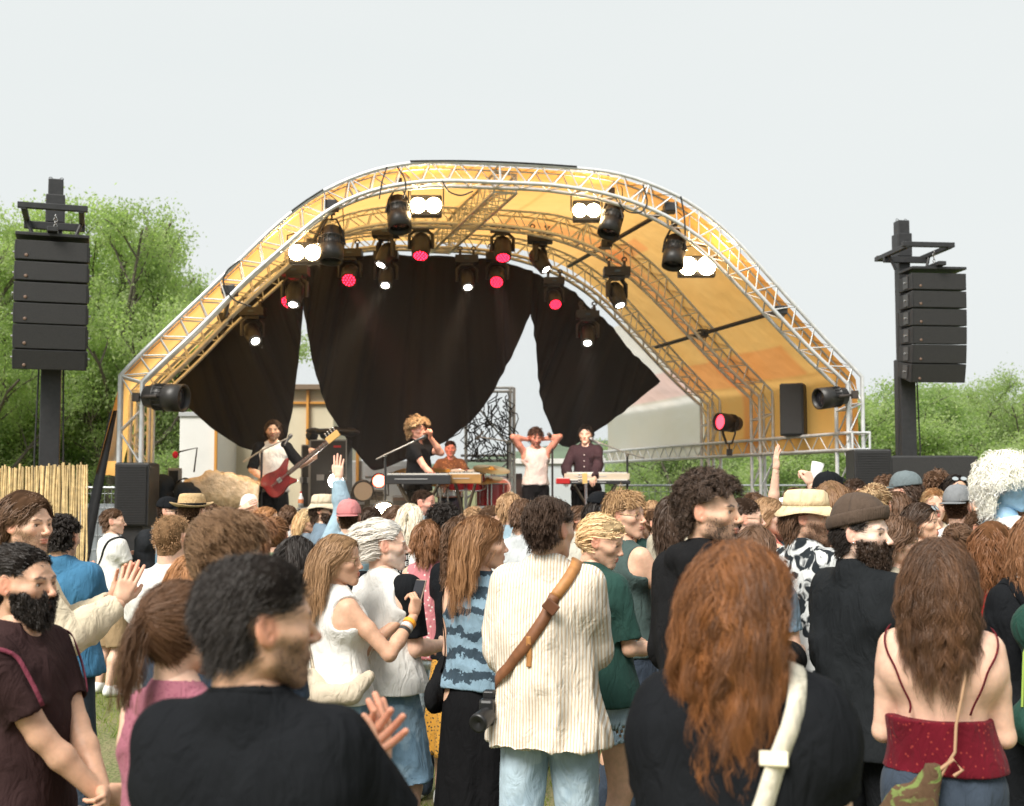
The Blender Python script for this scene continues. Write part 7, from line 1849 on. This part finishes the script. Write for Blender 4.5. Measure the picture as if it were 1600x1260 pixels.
person('man with buzz cut and denim shirt looking right in front of the keyboard', 664, 766, 172, 112, body=90, hk='r', skin='red', b=1.12, arms=('down', 'down'), hair_=('buzz', 'dark'), top=LONG(fn=collar), topm=cloth('pale denim', (.30, .42, .50)), bot=TROU, botm=DEND(), beard='shadow')
person('person with tight black curls in a white t-shirt near the drum kit', 694, 789, 262, 35, body=20, skin='tan', arms=('bend', 'bend'), hair_=('curly', 'black'), hkw=dict(len=.035), top=TEE(), topm=W_(), bot=TROU, botm=DEND())
person('woman with long curly brown hair behind the woman in the blue lace top', 722, 808, 270, 45, body=20, sex='f', skin='warm', arms=('bend', 'bend'), hair_=('curlylong', 'brown'), hkw=dict(len=.26), top=TEE(slen=.5), topm=BK(), skirt=dict(to=.35, flare=.08), botm=cloth('orange floral', (.60, .30, .05), pat='voro', col2=(.05, .05, .04), sc1=60, th=.3))
def black_purse(B, root):
    o = own(root, 'handbag', 'slouchy black handbag hanging at the left hip of the woman in the lace top', 'bag'); m = cloth('black canvas', (.010, .010, .011))
    f = Field((-.36, -.25, .80), (-.05, .2, 1.2), .010); f.cap((-.20, -.06, .95), (-.20, .06, .95), .075, k=.02, n=(1, 0, 0), asp=.6); f.cap((-.19, -.03, .98), (-.19, .03, 1.08), .05, k=.03)
    V, Q = f.mesh(); MB().raw(fold_disp(V, vnormals(V, Q), .007, 2), Q).build('bag', m, o)
    strap(B, o, [(-.21, -.05, 1.06), (-.19, -.09, 1.25), (-.135, -.04, 1.485), (-.17, .07, 1.3), (-.21, .05, 1.06)], .020, m)
person('woman with straight brown hair in a patterned blue tank top and long black skirt', 752, 806, 356, 82, body=28, sex='f', skin='warm', b=1.0, arms=('bend', 'bend'), hair_=('long', 'chest'), hkw=dict(len=.24, col2=(.38, .20, .09), lift=.3), top=TANK(hem=1.0, neck=.068),
       topm=cloth('blue lace', (.20, .30, .38), pat='zig', col2=(.035, .055, .075), sc1=3.4, th=.60), skirt=dict(to=.05, flare=.06), botm=cloth('black crepe', (.008, .008, .009)), extra=black_purse)
def camera_strap(B, root):
    o = own(root, 'camera', 'black camera on a brown leather sling at the hip of the striped shirt man', 'camera')
    br = mat('brown leather strap', (.19, .075, .030), rough=.6, noise=(30, .2)); tn = mat('tan leather strap', (.42, .19, .06), rough=.6, noise=(30, .2))
    strap(B, o, [(.105, .10, 1.42), (.105, -.01, 1.51), (.10, -.08, 1.47), (.06, -.158, 1.385)], .044, tn)
    strap(B, o, [(.062, -.165, 1.39), (.02, -.185, 1.31), (-.06, -.175, 1.20), (-.125, -.13, 1.12), (-.175, -.05, 1.03)], .046, br)
    strap(B, o, [(-.052, -.19, 1.235), (-.050, -.195, 1.17), (-.052, -.195, 1.12)], .020, tn, 'loose_end')
    MB().box((.042, -.185, 1.35), (.058, .016, .045), R=roty(.7)).build('buckle', mat('brown buckle', (.12, .045, .02), rough=.4), o, bevel=.004)
    bk = mat('camera black', (.012, .012, .013), rough=.4)
    MB().box((-.225, -.05, .93), (.06, .13, .10)).build('body', bk, o, bevel=.012)
    l = MB(); l.lathe((-.22, -.10, .92), (-.3, -1, -.25), [(0, .034), (.035, .036), (.07, .038), (.085, .036), (.085, .028), (.07, .0)], 24); l.build('lens', bk, o)
    MB().box((-.225, -.05, .992), (.045, .05, .03)).build('viewfinder', bk, o, bevel=.006)
person('man from behind in a beige striped shirt with brown camera strap and light jeans', 856, 776, 386, 44, body=10, skin='warm', b=1.02, arms=('chest', 'bend'), hair_=('swept', 'dark'), hkw=dict(flow=(.6, -.7, -.1), len=.05, puff=.010, vol=.006, n=520, m=18, w=.0010, clump=.15),
       top=LONG(hem=.80, loose=.045, sl_loose=.028, inf=.022, fn=collar, fold=.012), topm=cloth('striped linen', (.80, .76, .68), pat='stripex', col2=(.62, .47, .32), sc1=520, th=.25), bot=dict(to=.09, flare=.012), botm=LDEN(), extra=camera_strap)
person('blonde woman looking down, dark green t-shirt and frayed denim shorts', 932, 801, 338, 106, body=50, sex='f', skin='warm', b=1.04, hp=-.30, arms=('bend', 'bend'), hair_=('bunned', 'blond'), hkw=dict(fray=1.5, bun=((0, -.09, -.03), .035), tie=(0, -.10, -.03)), top=TEE(loose=.035, hem=.88, slen=.85, sl_loose=.02), topm=cloth('green cotton', (.022, .060, .050)),
       bot=dict(to=.72, flare=.035, name='shorts'), botm=LDEN(), extra=lambda B, root: strap(B, own(root, 'bag_strap', 'black cross-body strap over the shoulder of the blonde woman in green', 'strap'), [(-.08, .08, 1.45), (-.07, -.02, 1.50), (-.05, -.12, 1.42), (.0, -.16, 1.25), (.08, -.15, 1.08)], .022, BK()))
person('smiling man with round glasses and short sandy hair', 978, 767, 285, 116, body=60, skin='warm', arms=('clap', 'clap'), hair_=('crop', 'light'), hkw=dict(col2=(.42, .26, .12), len=.040, puff=.014, clump=.05, m=24, rad=.012, w=.0012), top=TANK(), topm=cloth('grey green cotton', (.06, .09, .085)), bot=TROU, botm=DEND(), gl='clear')
person('man in a dark cap behind the smiling man with glasses', 940, 768, 190, 60, skin='warm', arms=('bend', 'bend'), hair_=('mid', 'black'), top=TEE(), topm=BK(), bot=TROU, botm=BK(), hat_='cap', hatm=[BK(), BK()])
person('woman with brown hair in a bun, speckled pale blue jumper and wide white trousers', 1030, 796, 196, 124, body=92, sex='f', skin='warm', arms=('chest', 'bend'), hair_=('bunned', 'brown'), hkw=dict(col2='chest', bun=((-.02, -.085, .085), .045), tie=(0, -.08, .07)), top=LONG(hem=1.02, sl_loose=.022, inf=.018), topm=cloth('speckled knit', (.45, .58, .66), pat='voro', col2=(.10, .16, .22), sc1=45, th=.16),
       bot=dict(to=.06, flare=.06), botm=cloth('white linen', (.70, .68, .62)))
person('woman with long dark brown hair behind the bun-haired woman', 1052, 774, 215, 25, sex='f', skin='warm', arms=('bend', 'bend'), hair_=('waves', 'dark'), hkw=dict(len=.30), top=TEE(), topm=cloth('stone cotton', (.40, .36, .28)), bot=TROU, botm=DEND())
person('bearded young man with curly black hair in a black hoodie', 1108, 738, 415, 112, body=38, skin='warm', b=1.02, arms=('bend', 'bend'), hair_=('curly', 'black'), hkw=dict(side=.018, puff=.018, len=.034, n=760, m=12, col2=(.10, .06, .04), w=.0010), top=LONG(hem=.86, loose=.03, sl_loose=.03, inf=.024, neck=.052, fn=hood, fold=.012), topm=cloth('black fleece', (.013, .013, .014), rough=.95), bot=TROU, botm=DEND(), beard=('stub', dict(len=.008, n=420)))
person('man with glasses and short dark hair looking right behind the black hoodie', 1165, 778, 265, 88, skin='fair', arms=('bend', 'bend'), hair_=('short', 'dark'), top=TEE(), topm=cloth('powder blue cotton', (.30, .42, .50)), bot=TROU, botm=DEND(), gl='clear', beard='stub')
person('fair-haired woman clapping with one bare arm stretched straight up', 1202, 778, 240, 95, body=70, sex='f', skin='fair', arms=('clap', ((.03, .06, 1.98), (-.2, .6, 0), 'open', (.05, .05, 1), (0, 1, 0))), hair_=('long', 'light'), hkw=dict(len=.22), top=TANK(), topm=cloth('coral cotton', (.55, .16, .12)), bot=TROU, botm=DEND())
person('person in a plain white cap behind the raised bare arm', 1226, 778, 215, 40, skin='fair', arms=('bend', 'bend'), hair_=('short', 'light'), top=TEE(), topm=cloth('navy cotton', (.03, .045, .07)), bot=TROU, botm=DEND(), hat_='cap', hatm=[W_(), W_()])
person('person with parted brown hair just behind the red-haired woman', 1182, 822, 330, 20, sex='f', skin='fair', arms=('bend', 'bend'), hair_=('mid', 'brown'), hkw=dict(len=.20), top=TEE(), topm=cloth('grey blue cotton', (.14, .20, .26)), bot=TROU, botm=DEND())
person('bearded man in a cream bucket hat and black and white printed shirt', 1262, 766, 315, 104, body=55, skin='warm', b=1.05, arms=('bend', 'bend'), hair_=('mid', 'brown'), hkw=dict(len=.085, faceoff=2.2), top=LONG(fn=collar, sl_loose=.03, inf=.02, sleeve='elbow', loose=.03), topm=cloth('black and white print', (.62, .64, .64), pat='noise', col2=(.02, .025, .03), sc1=13, th=.5), bot=TROU, botm=BK(), beard=('stub', dict(len=.012, n=500)), hat_='bucket', hatm=[cloth('cream canvas', (.74, .58, .36))] * 2)
person('bearded man in a ribbed brown beanie and black work shirt', 1345, 776, 402, 112, body=48, skin='pale', b=1.08, arms=('bend', 'bend'), hair_=('short', 'black'), hkw=dict(len=.03), top=LONG(hem=.82, loose=.03, sl_loose=.026, inf=.022, fn=collar, fold=.010), topm=cloth('black drill', (.015, .017, .019), rough=.8), bot=TROU, botm=BK(), beard=('beard', dict(len=.030, vol=.009, n=420), (.03, .018, .012)), hat_='beanie', hatm=[cloth('brown rib knit', (.085, .060, .045), rough=.95)] * 2,
       extra=lambda B, root: MB().ball(B.headM(A([[.086, .0, -.030]]))[0], .004, 8).build('earring', mat('silver', (.8, .8, .8), rough=.2, metal=1), root))
def cami(B, root):
    red = cloth('red lace', (.115, .006, .014), pat='voro', col2=(.26, .035, .03), sc1=55, th=.20)
    for g in (-1, 1): strap(B, root, [(g * .085, -.10, 1.22), (g * .105, -.09, 1.36), (g * .115, -.01, 1.47), (g * .10, .08, 1.38)], .007, red)
    MB().tube([(.158 * math.cos(t), .120 * math.sin(t), 1.032 + .004 * math.sin(9 * t)) for t in np.linspace(0, 6.283, 50)], .008, 6, caps=False).build('trim', cloth('pale lace trim', (.50, .30, .24)), root)
    o = own(root, 'shoulder_bag', 'camouflage patterned bag with a knotted cord hanging on the woman in the red camisole', 'bag')
    cm = cloth('camouflage', (.10, .06, .035), pat='noise', col2=(.15, .19, .06), sc1=20, th=.55)
    f = Field((-.34, -.36, .66), (.12, .0, 1.20), .010); f.cap((-.13, -.19, .80), (-.03, -.18, 1.06), .095, .030, k=.03, n=(0, 1, 0), asp=.5); f.cap((-.20, -.19, .82), (-.13, -.185, .98), .06, .03, k=.03, n=(0, 1, 0), asp=.6)
    V, Q = f.mesh(); MB().raw(fold_disp(V, vnormals(V, Q), .010, 4, 14), Q).build('bag', cm, o)
    cd = mat('tan cord', (.40, .24, .14), rough=.8)
    MB().tube([(-.03, -.17, 1.0), (.01, -.175, 1.08), (.035, -.17, 1.12), (.04, -.16, 1.20), (.07, -.13, 1.34), (.09, -.06, 1.47), (.09, .06, 1.44)], .005, 7).tube([(-.15, -.18, .92), (-.09, -.19, 1.00), (-.03, -.18, 1.05), (.03, -.175, 1.10), (.055, -.178, 1.07), (.03, -.18, 1.05)], .006, 7).build('cord', cd, o)
person('woman with very long wavy dark brown hair, bare shoulders and a red lace camisole', 1466, 842, 505, 8, body=4, sex='f', skin='fair', b=1.12, arms=('bend', 'bend'), hair_=('waves', 'dark'), hkw=dict(len=.29, col2='chest', n=380, m=40, w=.0008, clump=.6, gvar=.8, rad=.012, lift=.28, wl=.085, curl=.010), top=TANK(top=1.20, hem=1.03, inf=.007, neck=0, hemr=-.035), topm=cloth('red lace', (.115, .006, .014), pat='voro', col2=(.26, .035, .03), sc1=55, th=.20), bot=dict(to=.09, flare=.01, top=1.07), botm=DEND(), extra=cami)
person('woman with glasses and brown hair close behind the bearded man in the beanie', 1402, 806, 340, 84, sex='f', skin='fair', arms=('bend', 'bend'), hair_=('bob', 'brown'), hkw=dict(len=.15), top=TEE(), topm=cloth('stone cotton', (.40, .36, .28)), bot=TROU, botm=DEND(), gl='clear')
person('woman with a short auburn bob in a red floral dress', 1552, 816, 335, 12, sex='f', skin='fair', arms=('bend', 'bend'), hair_=('bob', 'chest'), hkw=dict(col2='auburn', len=.17, puff=.018, curl=.010), top=TANK(neck=.08), topm=cloth('red floral', (.50, .012, .025), pat='voro', col2=(.62, .40, .12), sc1=30, th=.14), skirt=dict(to=.45, flare=.12), botm=cloth('red floral', (.50, .012, .025)), gl='up')
def wig_extra(B, root):
    o = MB(); o.tube([B.headM(A([(math.sin(t) * .075, .075 - (1 - math.cos(t)) * .08, .045 + .01 * math.cos(t))]))[0] for t in np.linspace(-1.5, 1.5, 15)], .012, 8); o.build('headband', cloth('blue satin', (.20, .42, .62)), root)
    MB().tube([(math.cos(t) * .062, -.02 + math.sin(t) * .062, 1.49 - .015 * math.sin(t)) for t in np.linspace(0, 6.28, 30)], .004, 6, caps=False).build('necklace', mat('silver', (.8, .8, .8)), root)
person('performer with blue painted face and a huge fluffy white wig at the right edge', 1574, 712, 262, 108, body=60, skin='blue', arms=('bend', 'bend'), hair_=('curly', 'wig'), hkw=dict(len=.11, puff=.045, vol=.045, curl=.016, wl=.05, col2='white', n=900, m=14, w=.0011, grav=.25, clump=.05, rad=.012), top=TANK(neck=.10, hem=.95), topm=W_(), skirt=dict(to=.3, flare=.15), botm=W_(), extra=wig_extra, iris=(.05, .1, .1))
person('man in a grey washed cap worn backwards and white t-shirt', 1498, 757, 245, 25, skin='fair', b=1.1, arms=('bend', 'bend'), hair_=('buzz', 'brown'), top=TEE(), topm=W_(), bot=TROU, botm=DEND(), hat_='backcap', hatm=[cloth('washed grey canvas', (.19, .20, .21))] * 2)
person('man in a slate cap and sunglasses looking left towards the stage', 1412, 736, 225, -75, body=-30, skin='fair', arms=('chest', 'bend'), hair_=('short', 'dark'), top=TEE(), topm=cloth('teal print', (.06, .12, .13), pat='noise', col2=(.12, .30, .20), sc1=12), bot=TROU, botm=DEND(), hat_='cap', hatm=[cloth('slate canvas', (.13, .16, .17))] * 2, gl='dark')
person('person with frizzy brown hair and sunglasses pushed up on top', 1466, 737, 185, 30, skin='warm', arms=('bend', 'bend'), hair_=('curly', 'brown'), hkw=dict(puff=.016), top=TEE(), topm=BK(), bot=TROU, botm=DEND(), gl='up')
person('smiling woman with reddish blonde hair facing the camera in a cream jacket', 1460, 763, 228, 168, sex='f', skin='fair', arms=('bend', 'bend'), hair_=('mid', 'ginger'), hkw=dict(col2='blond', len=.2), top=LONG(), topm=cloth('cream linen', (.62, .54, .40)), bot=TROU, botm=DEND())
person('woman with straight dark hair and white sunglasses on her head in profile', 1441, 786, 262, 106, sex='f', skin='warm', arms=('bend', 'bend'), hair_=('long', 'dark'), hkw=dict(len=.24, lift=.2, puff=0), top=TANK(), topm=BK(), bot=TROU, botm=DEND(), gl='up')
person('woman with dark hair and pale sunglasses pushed up behind the grey cap', 1494, 742, 190, 160, sex='f', skin='warm', arms=('bend', 'bend'), hair_=('mid', 'black'), top=TEE(), topm=BK(), bot=TROU, botm=DEND(), gl='up')
person('woman with blonde hair gathered in a bun above the beanie', 1368, 756, 265, 15, sex='f', skin='fair', arms=('bend', 'bend'), hair_=('bunned', 'light'), hkw=dict(col2='blond', fray=1.5, bun=((.02, -.11, .06), .04)), top=TANK(), topm=cloth('powder blue cotton', (.30, .42, .50)), bot=TROU, botm=DEND())
person('person with loose light brown hair behind the cream bucket hat', 1300, 752, 255, 15, sex='f', skin='fair', arms=('bend', 'bend'), hair_=('long', 'light'), hkw=dict(len=.25, col2='chest'), top=TEE(), topm=W_(), bot=TROU, botm=DEND())
def cup_extra(B, root):
    o = own(root, 'cup', 'white paper beer cup held up by the man with the dark cap', 'cup')
    wv = B.arm[1][2]; c = wv + A((.035, .05, .06)); d = A((.25, .1, 1)); d /= np.linalg.norm(d)
    MB().lathe(c - d * .06, d, [(0, 0), (0, .030), (.155, .043), (.155, .040), (.01, .028)], 22).build('cup', mat('white paper', (.82, .82, .80), rough=.5), o)
    MB().lathe(c - d * .06, d, [(.155, .043), (.158, .0445), (.161, .043), (.157, .041)], 22).build('rim', mat('white paper', (.82, .82, .80), rough=.5), o)
person('man in a dark cap with sunglasses, arm up with a white paper cup', 1292, 737, 222, 50, body=-5, skin='fair', arms=('bend', ((.09, .22, 1.70), (-.4, .2, -.8), 'grip', (.2, .1, 1), (.6, .6, 0))), hair_=('short', 'brown'), top=TEE(), topm=BK(), bot=TROU, botm=DEND(), hat_='backcap', hatm=[BK(), BK()], gl='up', extra=cup_extra)
person('woman with wavy dark brown hair right of the bun-haired blonde', 1402, 768, 232, 20, sex='f', skin='warm', arms=('bend', 'bend'), hair_=('waves', 'brown'), hkw=dict(len=.17), top=TEE(), topm=BK(), bot=TROU, botm=DEND())
person('person with a small dark brown bun in front of the grey cap man', 1498, 818, 300, 15, sex='f', skin='fair', arms=('bend', 'bend'), hair_=('bunned', 'brown'), top=TEE(), topm=W_(), bot=TROU, botm=DEND())
person('woman with long brown hair and a tomato red top behind the printed shirt', 1284, 800, 300, 60, sex='f', skin='fair', arms=('bend', 'bend'), hair_=('long', 'brown'), hkw=dict(len=.28), top=TEE(), topm=cloth('tomato cotton', (.62, .07, .04)), bot=TROU, botm=DEND())
def green_pack(B, root):
    o = own(root, 'backpack', 'dark green backpack with lime piping at the right edge of the crowd', 'backpack'); m = cloth('green nylon', (.018, .060, .045), rough=.6)
    f = Field((-.24, -.42, .82), (.24, -.08, 1.50), .010); f.cap((-.10, -.22, .98), (.10, -.22, .98), .10, k=.04); f.cap((-.09, -.20, 1.34), (.09, -.20, 1.34), .09, k=.05); f.cap((0, -.21, 1.0), (0, -.21, 1.34), .14, k=.04)
    V, Q = f.mesh(); MB().raw(fold_disp(V, vnormals(V, Q), .006, 3), Q).build('bag', m, o)
    MB().tube([(-.17, -.26, 1.05), (-.165, -.28, 1.25), (-.11, -.29, 1.39), (0, -.30, 1.43), (.11, -.29, 1.39)], .005, 6).build('piping', mat('lime piping', (.35, .50, .10)), o)
    for g in (-1, 1): strap(B, o, [(g * .09, -.14, 1.40), (g * .10, -.03, 1.49), (g * .115, .07, 1.42), (g * .12, .13, 1.25), (g * .15, .02, 1.08)], .05, BK())
person('person in black with a green backpack cut off by the right edge', 1622, 800, 400, 10, body=-15, sex='f', skin='fair', b=1.1, arms=('bend', 'bend'), hair_=('bob', 'chest'), hkw=dict(len=.2), top=TEE(), topm=BK(), bot=TROU, botm=BK(), extra=green_pack)
person('man with greying dark blond hair in a white shirt below the singer in the vest', 799, 770, 205, 30, skin='fair', arms=('bend', 'bend'), hair_=('mid', 'light'), hkw=dict(len=.07), top=TEE(), topm=cloth('powder blue cotton', (.30, .42, .50)), bot=TROU, botm=DEND())
person('man with short brown hair and pale shirt just left of the striped shirt man', 817, 780, 235, 20, skin='fair', arms=('bend', 'bend'), hair_=('short', 'brown'), top=LONG(fn=collar), topm=cloth('grey white linen', (.52, .55, .56)), bot=TROU, botm=DEND())
person('person in a pink floral vest top beside the tight black curls', 672, 812, 265, 25, sex='f', skin='warm', arms=('bend', 'bend'), hair_=('bob', 'chest'), hkw=dict(len=.12), top=TANK(), topm=cloth('pink floral', (.55, .20, .22), pat='voro', col2=(.75, .65, .6), sc1=40, th=.25), bot=TROU, botm=LDEN())
person('man in a dark waxed jacket between glasses man and the bun-haired woman', 1000, 799, 188, 60, skin='warm', arms=('bend', 'bend'), hair_=('mid', 'ginger'), top=LONG(sl_loose=.02), topm=cloth('bottle green', (.02, .045, .04)), bot=TROU, botm=BK())
# --- far heads filling the gaps by the barrier, right to left
FAR = [(1245, 762, 178, 'short', 'brown', 'm', 60, (.30, .10, .06)), (1276, 750, 165, 'crop', 'dark', 'm', 20, (.5, .5, .5)), (1322, 762, 190, 'long', 'brown', 'f', 10, (.10, .14, .2)), (1338, 748, 170, 'short', 'dark', 'm', 70, (.05, .05, .05)),
       (1352, 764, 200, 'short', 'light', 'm', 15, (.4, .42, .3)), (1385, 744, 180, 'curly', 'brown', 'm', 25, (.6, .6, .58)), (1430, 768, 190, 'mid', 'ginger', 'f', 15, (.5, .2, .1)), (1522, 772, 215, 'mid', 'light', 'f', 170, (.6, .5, .4)),
       (1534, 798, 250, 'short', 'brown', 'm', 30, (.07, .1, .2)), (1180, 770, 185, 'crop', 'brown', 'm', 50, (.55, .5, .4)), (1140, 778, 190, 'long', 'light', 'f', 20, (.5, .1, .1)), (1083, 778, 185, 'short', 'brown', 'm', 80, (.1, .2, .18)),
       (1212, 790, 235, 'long', 'chest', 'f', 60, (.2, .3, .35)), (1020, 782, 165, 'short', 'light', 'm', 30, (.03, .03, .03)), (905, 790, 185, 'mid', 'brown', 'f', 15, (.6, .58, .5)), (880, 784, 170, 'short', 'black', 'm', 45, (.35, .1, .1)),
       (768, 790, 190, 'short', 'brown', 'm', 20, (.2, .22, .24)), (742, 792, 175, 'crop', 'light', 'm', 35, (.5, .5, .48)), (618, 790, 180, 'mid', 'brown', 'f', 15, (.25, .1, .1)), (582, 792, 190, 'short', 'dark', 'm', 60, (.5, .46, .4)),
       (480, 795, 175, 'long', 'blond', 'f', 15, (.2, .25, .3)), (452, 790, 165, 'short', 'brown', 'm', 30, (.5, .5, .5)), (416, 792, 180, 'mid', 'ginger', 'f', 20, (.3, .34, .3)), (372, 798, 195, 'short', 'brown', 'm', 15, (.12, .12, .14)),
       (340, 790, 170, 'short', 'light', 'm', 60, (.05, .05, .05)), (328, 786, 185, 'crop', 'brown', 'm', 40, (.4, .3, .2)), (1590, 800, 250, 'long', 'brown', 'f', 5, (.5, .05, .05))]
_loc = ['below the side beam', 'beside the cream bucket hat', 'behind the beanie man', 'near the right loudspeakers', 'next to the blonde bun', 'in front of the wide black loudspeaker', 'beside the dark-haired woman in profile', 'left of the fluffy white wig',
        'between the grey cap and the bob', 'right of the black hoodie', 'directly behind the black hoodie curls', 'left of the black hoodie', 'under the stretched bare arm', 'behind the bun-haired woman', 'behind the blonde woman in green', 'below the keyboard player',
        'below the drum kit', 'behind the straight brown hair woman', 'left of the platinum hair', 'right of the pink cap', 'below the bucket hat with sunglasses', 'at the foot of the bass player', 'behind the tied-up auburn hair', 'right of the thick tousled hair',
        'below the covered mixing desk', 'right of the straw fedora', 'under the fluffy white wig', ]
_hn = {'short': 'short', 'crop': 'cropped', 'long': 'long', 'mid': 'chin-length', 'curly': 'curly'}
for i, (px, py, s, hs_, hc_, sx, fc, tc_) in enumerate(FAR):
    person('%s with %s %s hair %s' % ('woman' if sx == 'f' else 'man', _hn[hs_], {'chest': 'chestnut', 'light': 'light brown'}.get(hc_, hc_), _loc[i]), px, py, s, (fc if i % 2 else 95 + (i * 13) % 40), body=fc, sex=sx, skin=['fair', 'warm', 'tan'][i % 3], arms=('bend', 'bend'), hair_=(hs_, hc_),
           hkw=dict(len=.22) if hs_ == 'long' else None, top=TEE(), topm=cloth('tee %d' % i, tc_), bot=TROU, botm=DEND(), b=1 + .08 * ((i * 7) % 3 - 1))

# ---------------------------------------------------------------- thin stage smoke hanging under the canopy
sm = bpy.data.materials.new('smoke'); sm.use_nodes = True; n = sm.node_tree; n.nodes.clear(); o = n.nodes.new('ShaderNodeOutputMaterial'); v = n.nodes.new('ShaderNodeVolumePrincipled')
v.inputs['Color'].default_value = (.95, .93, .90, 1); v.inputs['Density'].default_value = .015; v.inputs['Anisotropy'].default_value = .35; n.links.new(v.outputs[0], o.inputs['Volume'])
mb = MB(); _o, _i = arch_pts(0.0); ring = [A((p[0] * .985, p[1], p[2] - .12)) for p in _o[::5]]; ring = [A((ring[0][0], ring[0][1], .95))] + ring + [A((ring[-1][0], ring[-1][1], .95))]; nR = len(ring)
fr_ = [p + A((SKEW * .2, .2, 0)) for p in ring]; bk_ = [p + A((SKEW * 3.65, 3.65, 0)) for p in ring]
cf = np.mean(fr_, 0); cb = np.mean(bk_, 0); V = fr_ + bk_ + [cf, cb]
mb.raw(V, q=[(i, (i + 1) % nR, nR + (i + 1) % nR, nR + i) for i in range(nR)], t=[((i + 1) % nR, i, 2 * nR) for i in range(nR)] + [(nR + i, nR + (i + 1) % nR, 2 * nR + 1) for i in range(nR)], smooth=False)
tag(mb.build('stage_smoke', sm), 'thin smoke hanging in the lamp light under the canopy', 'smoke', kind='stuff')
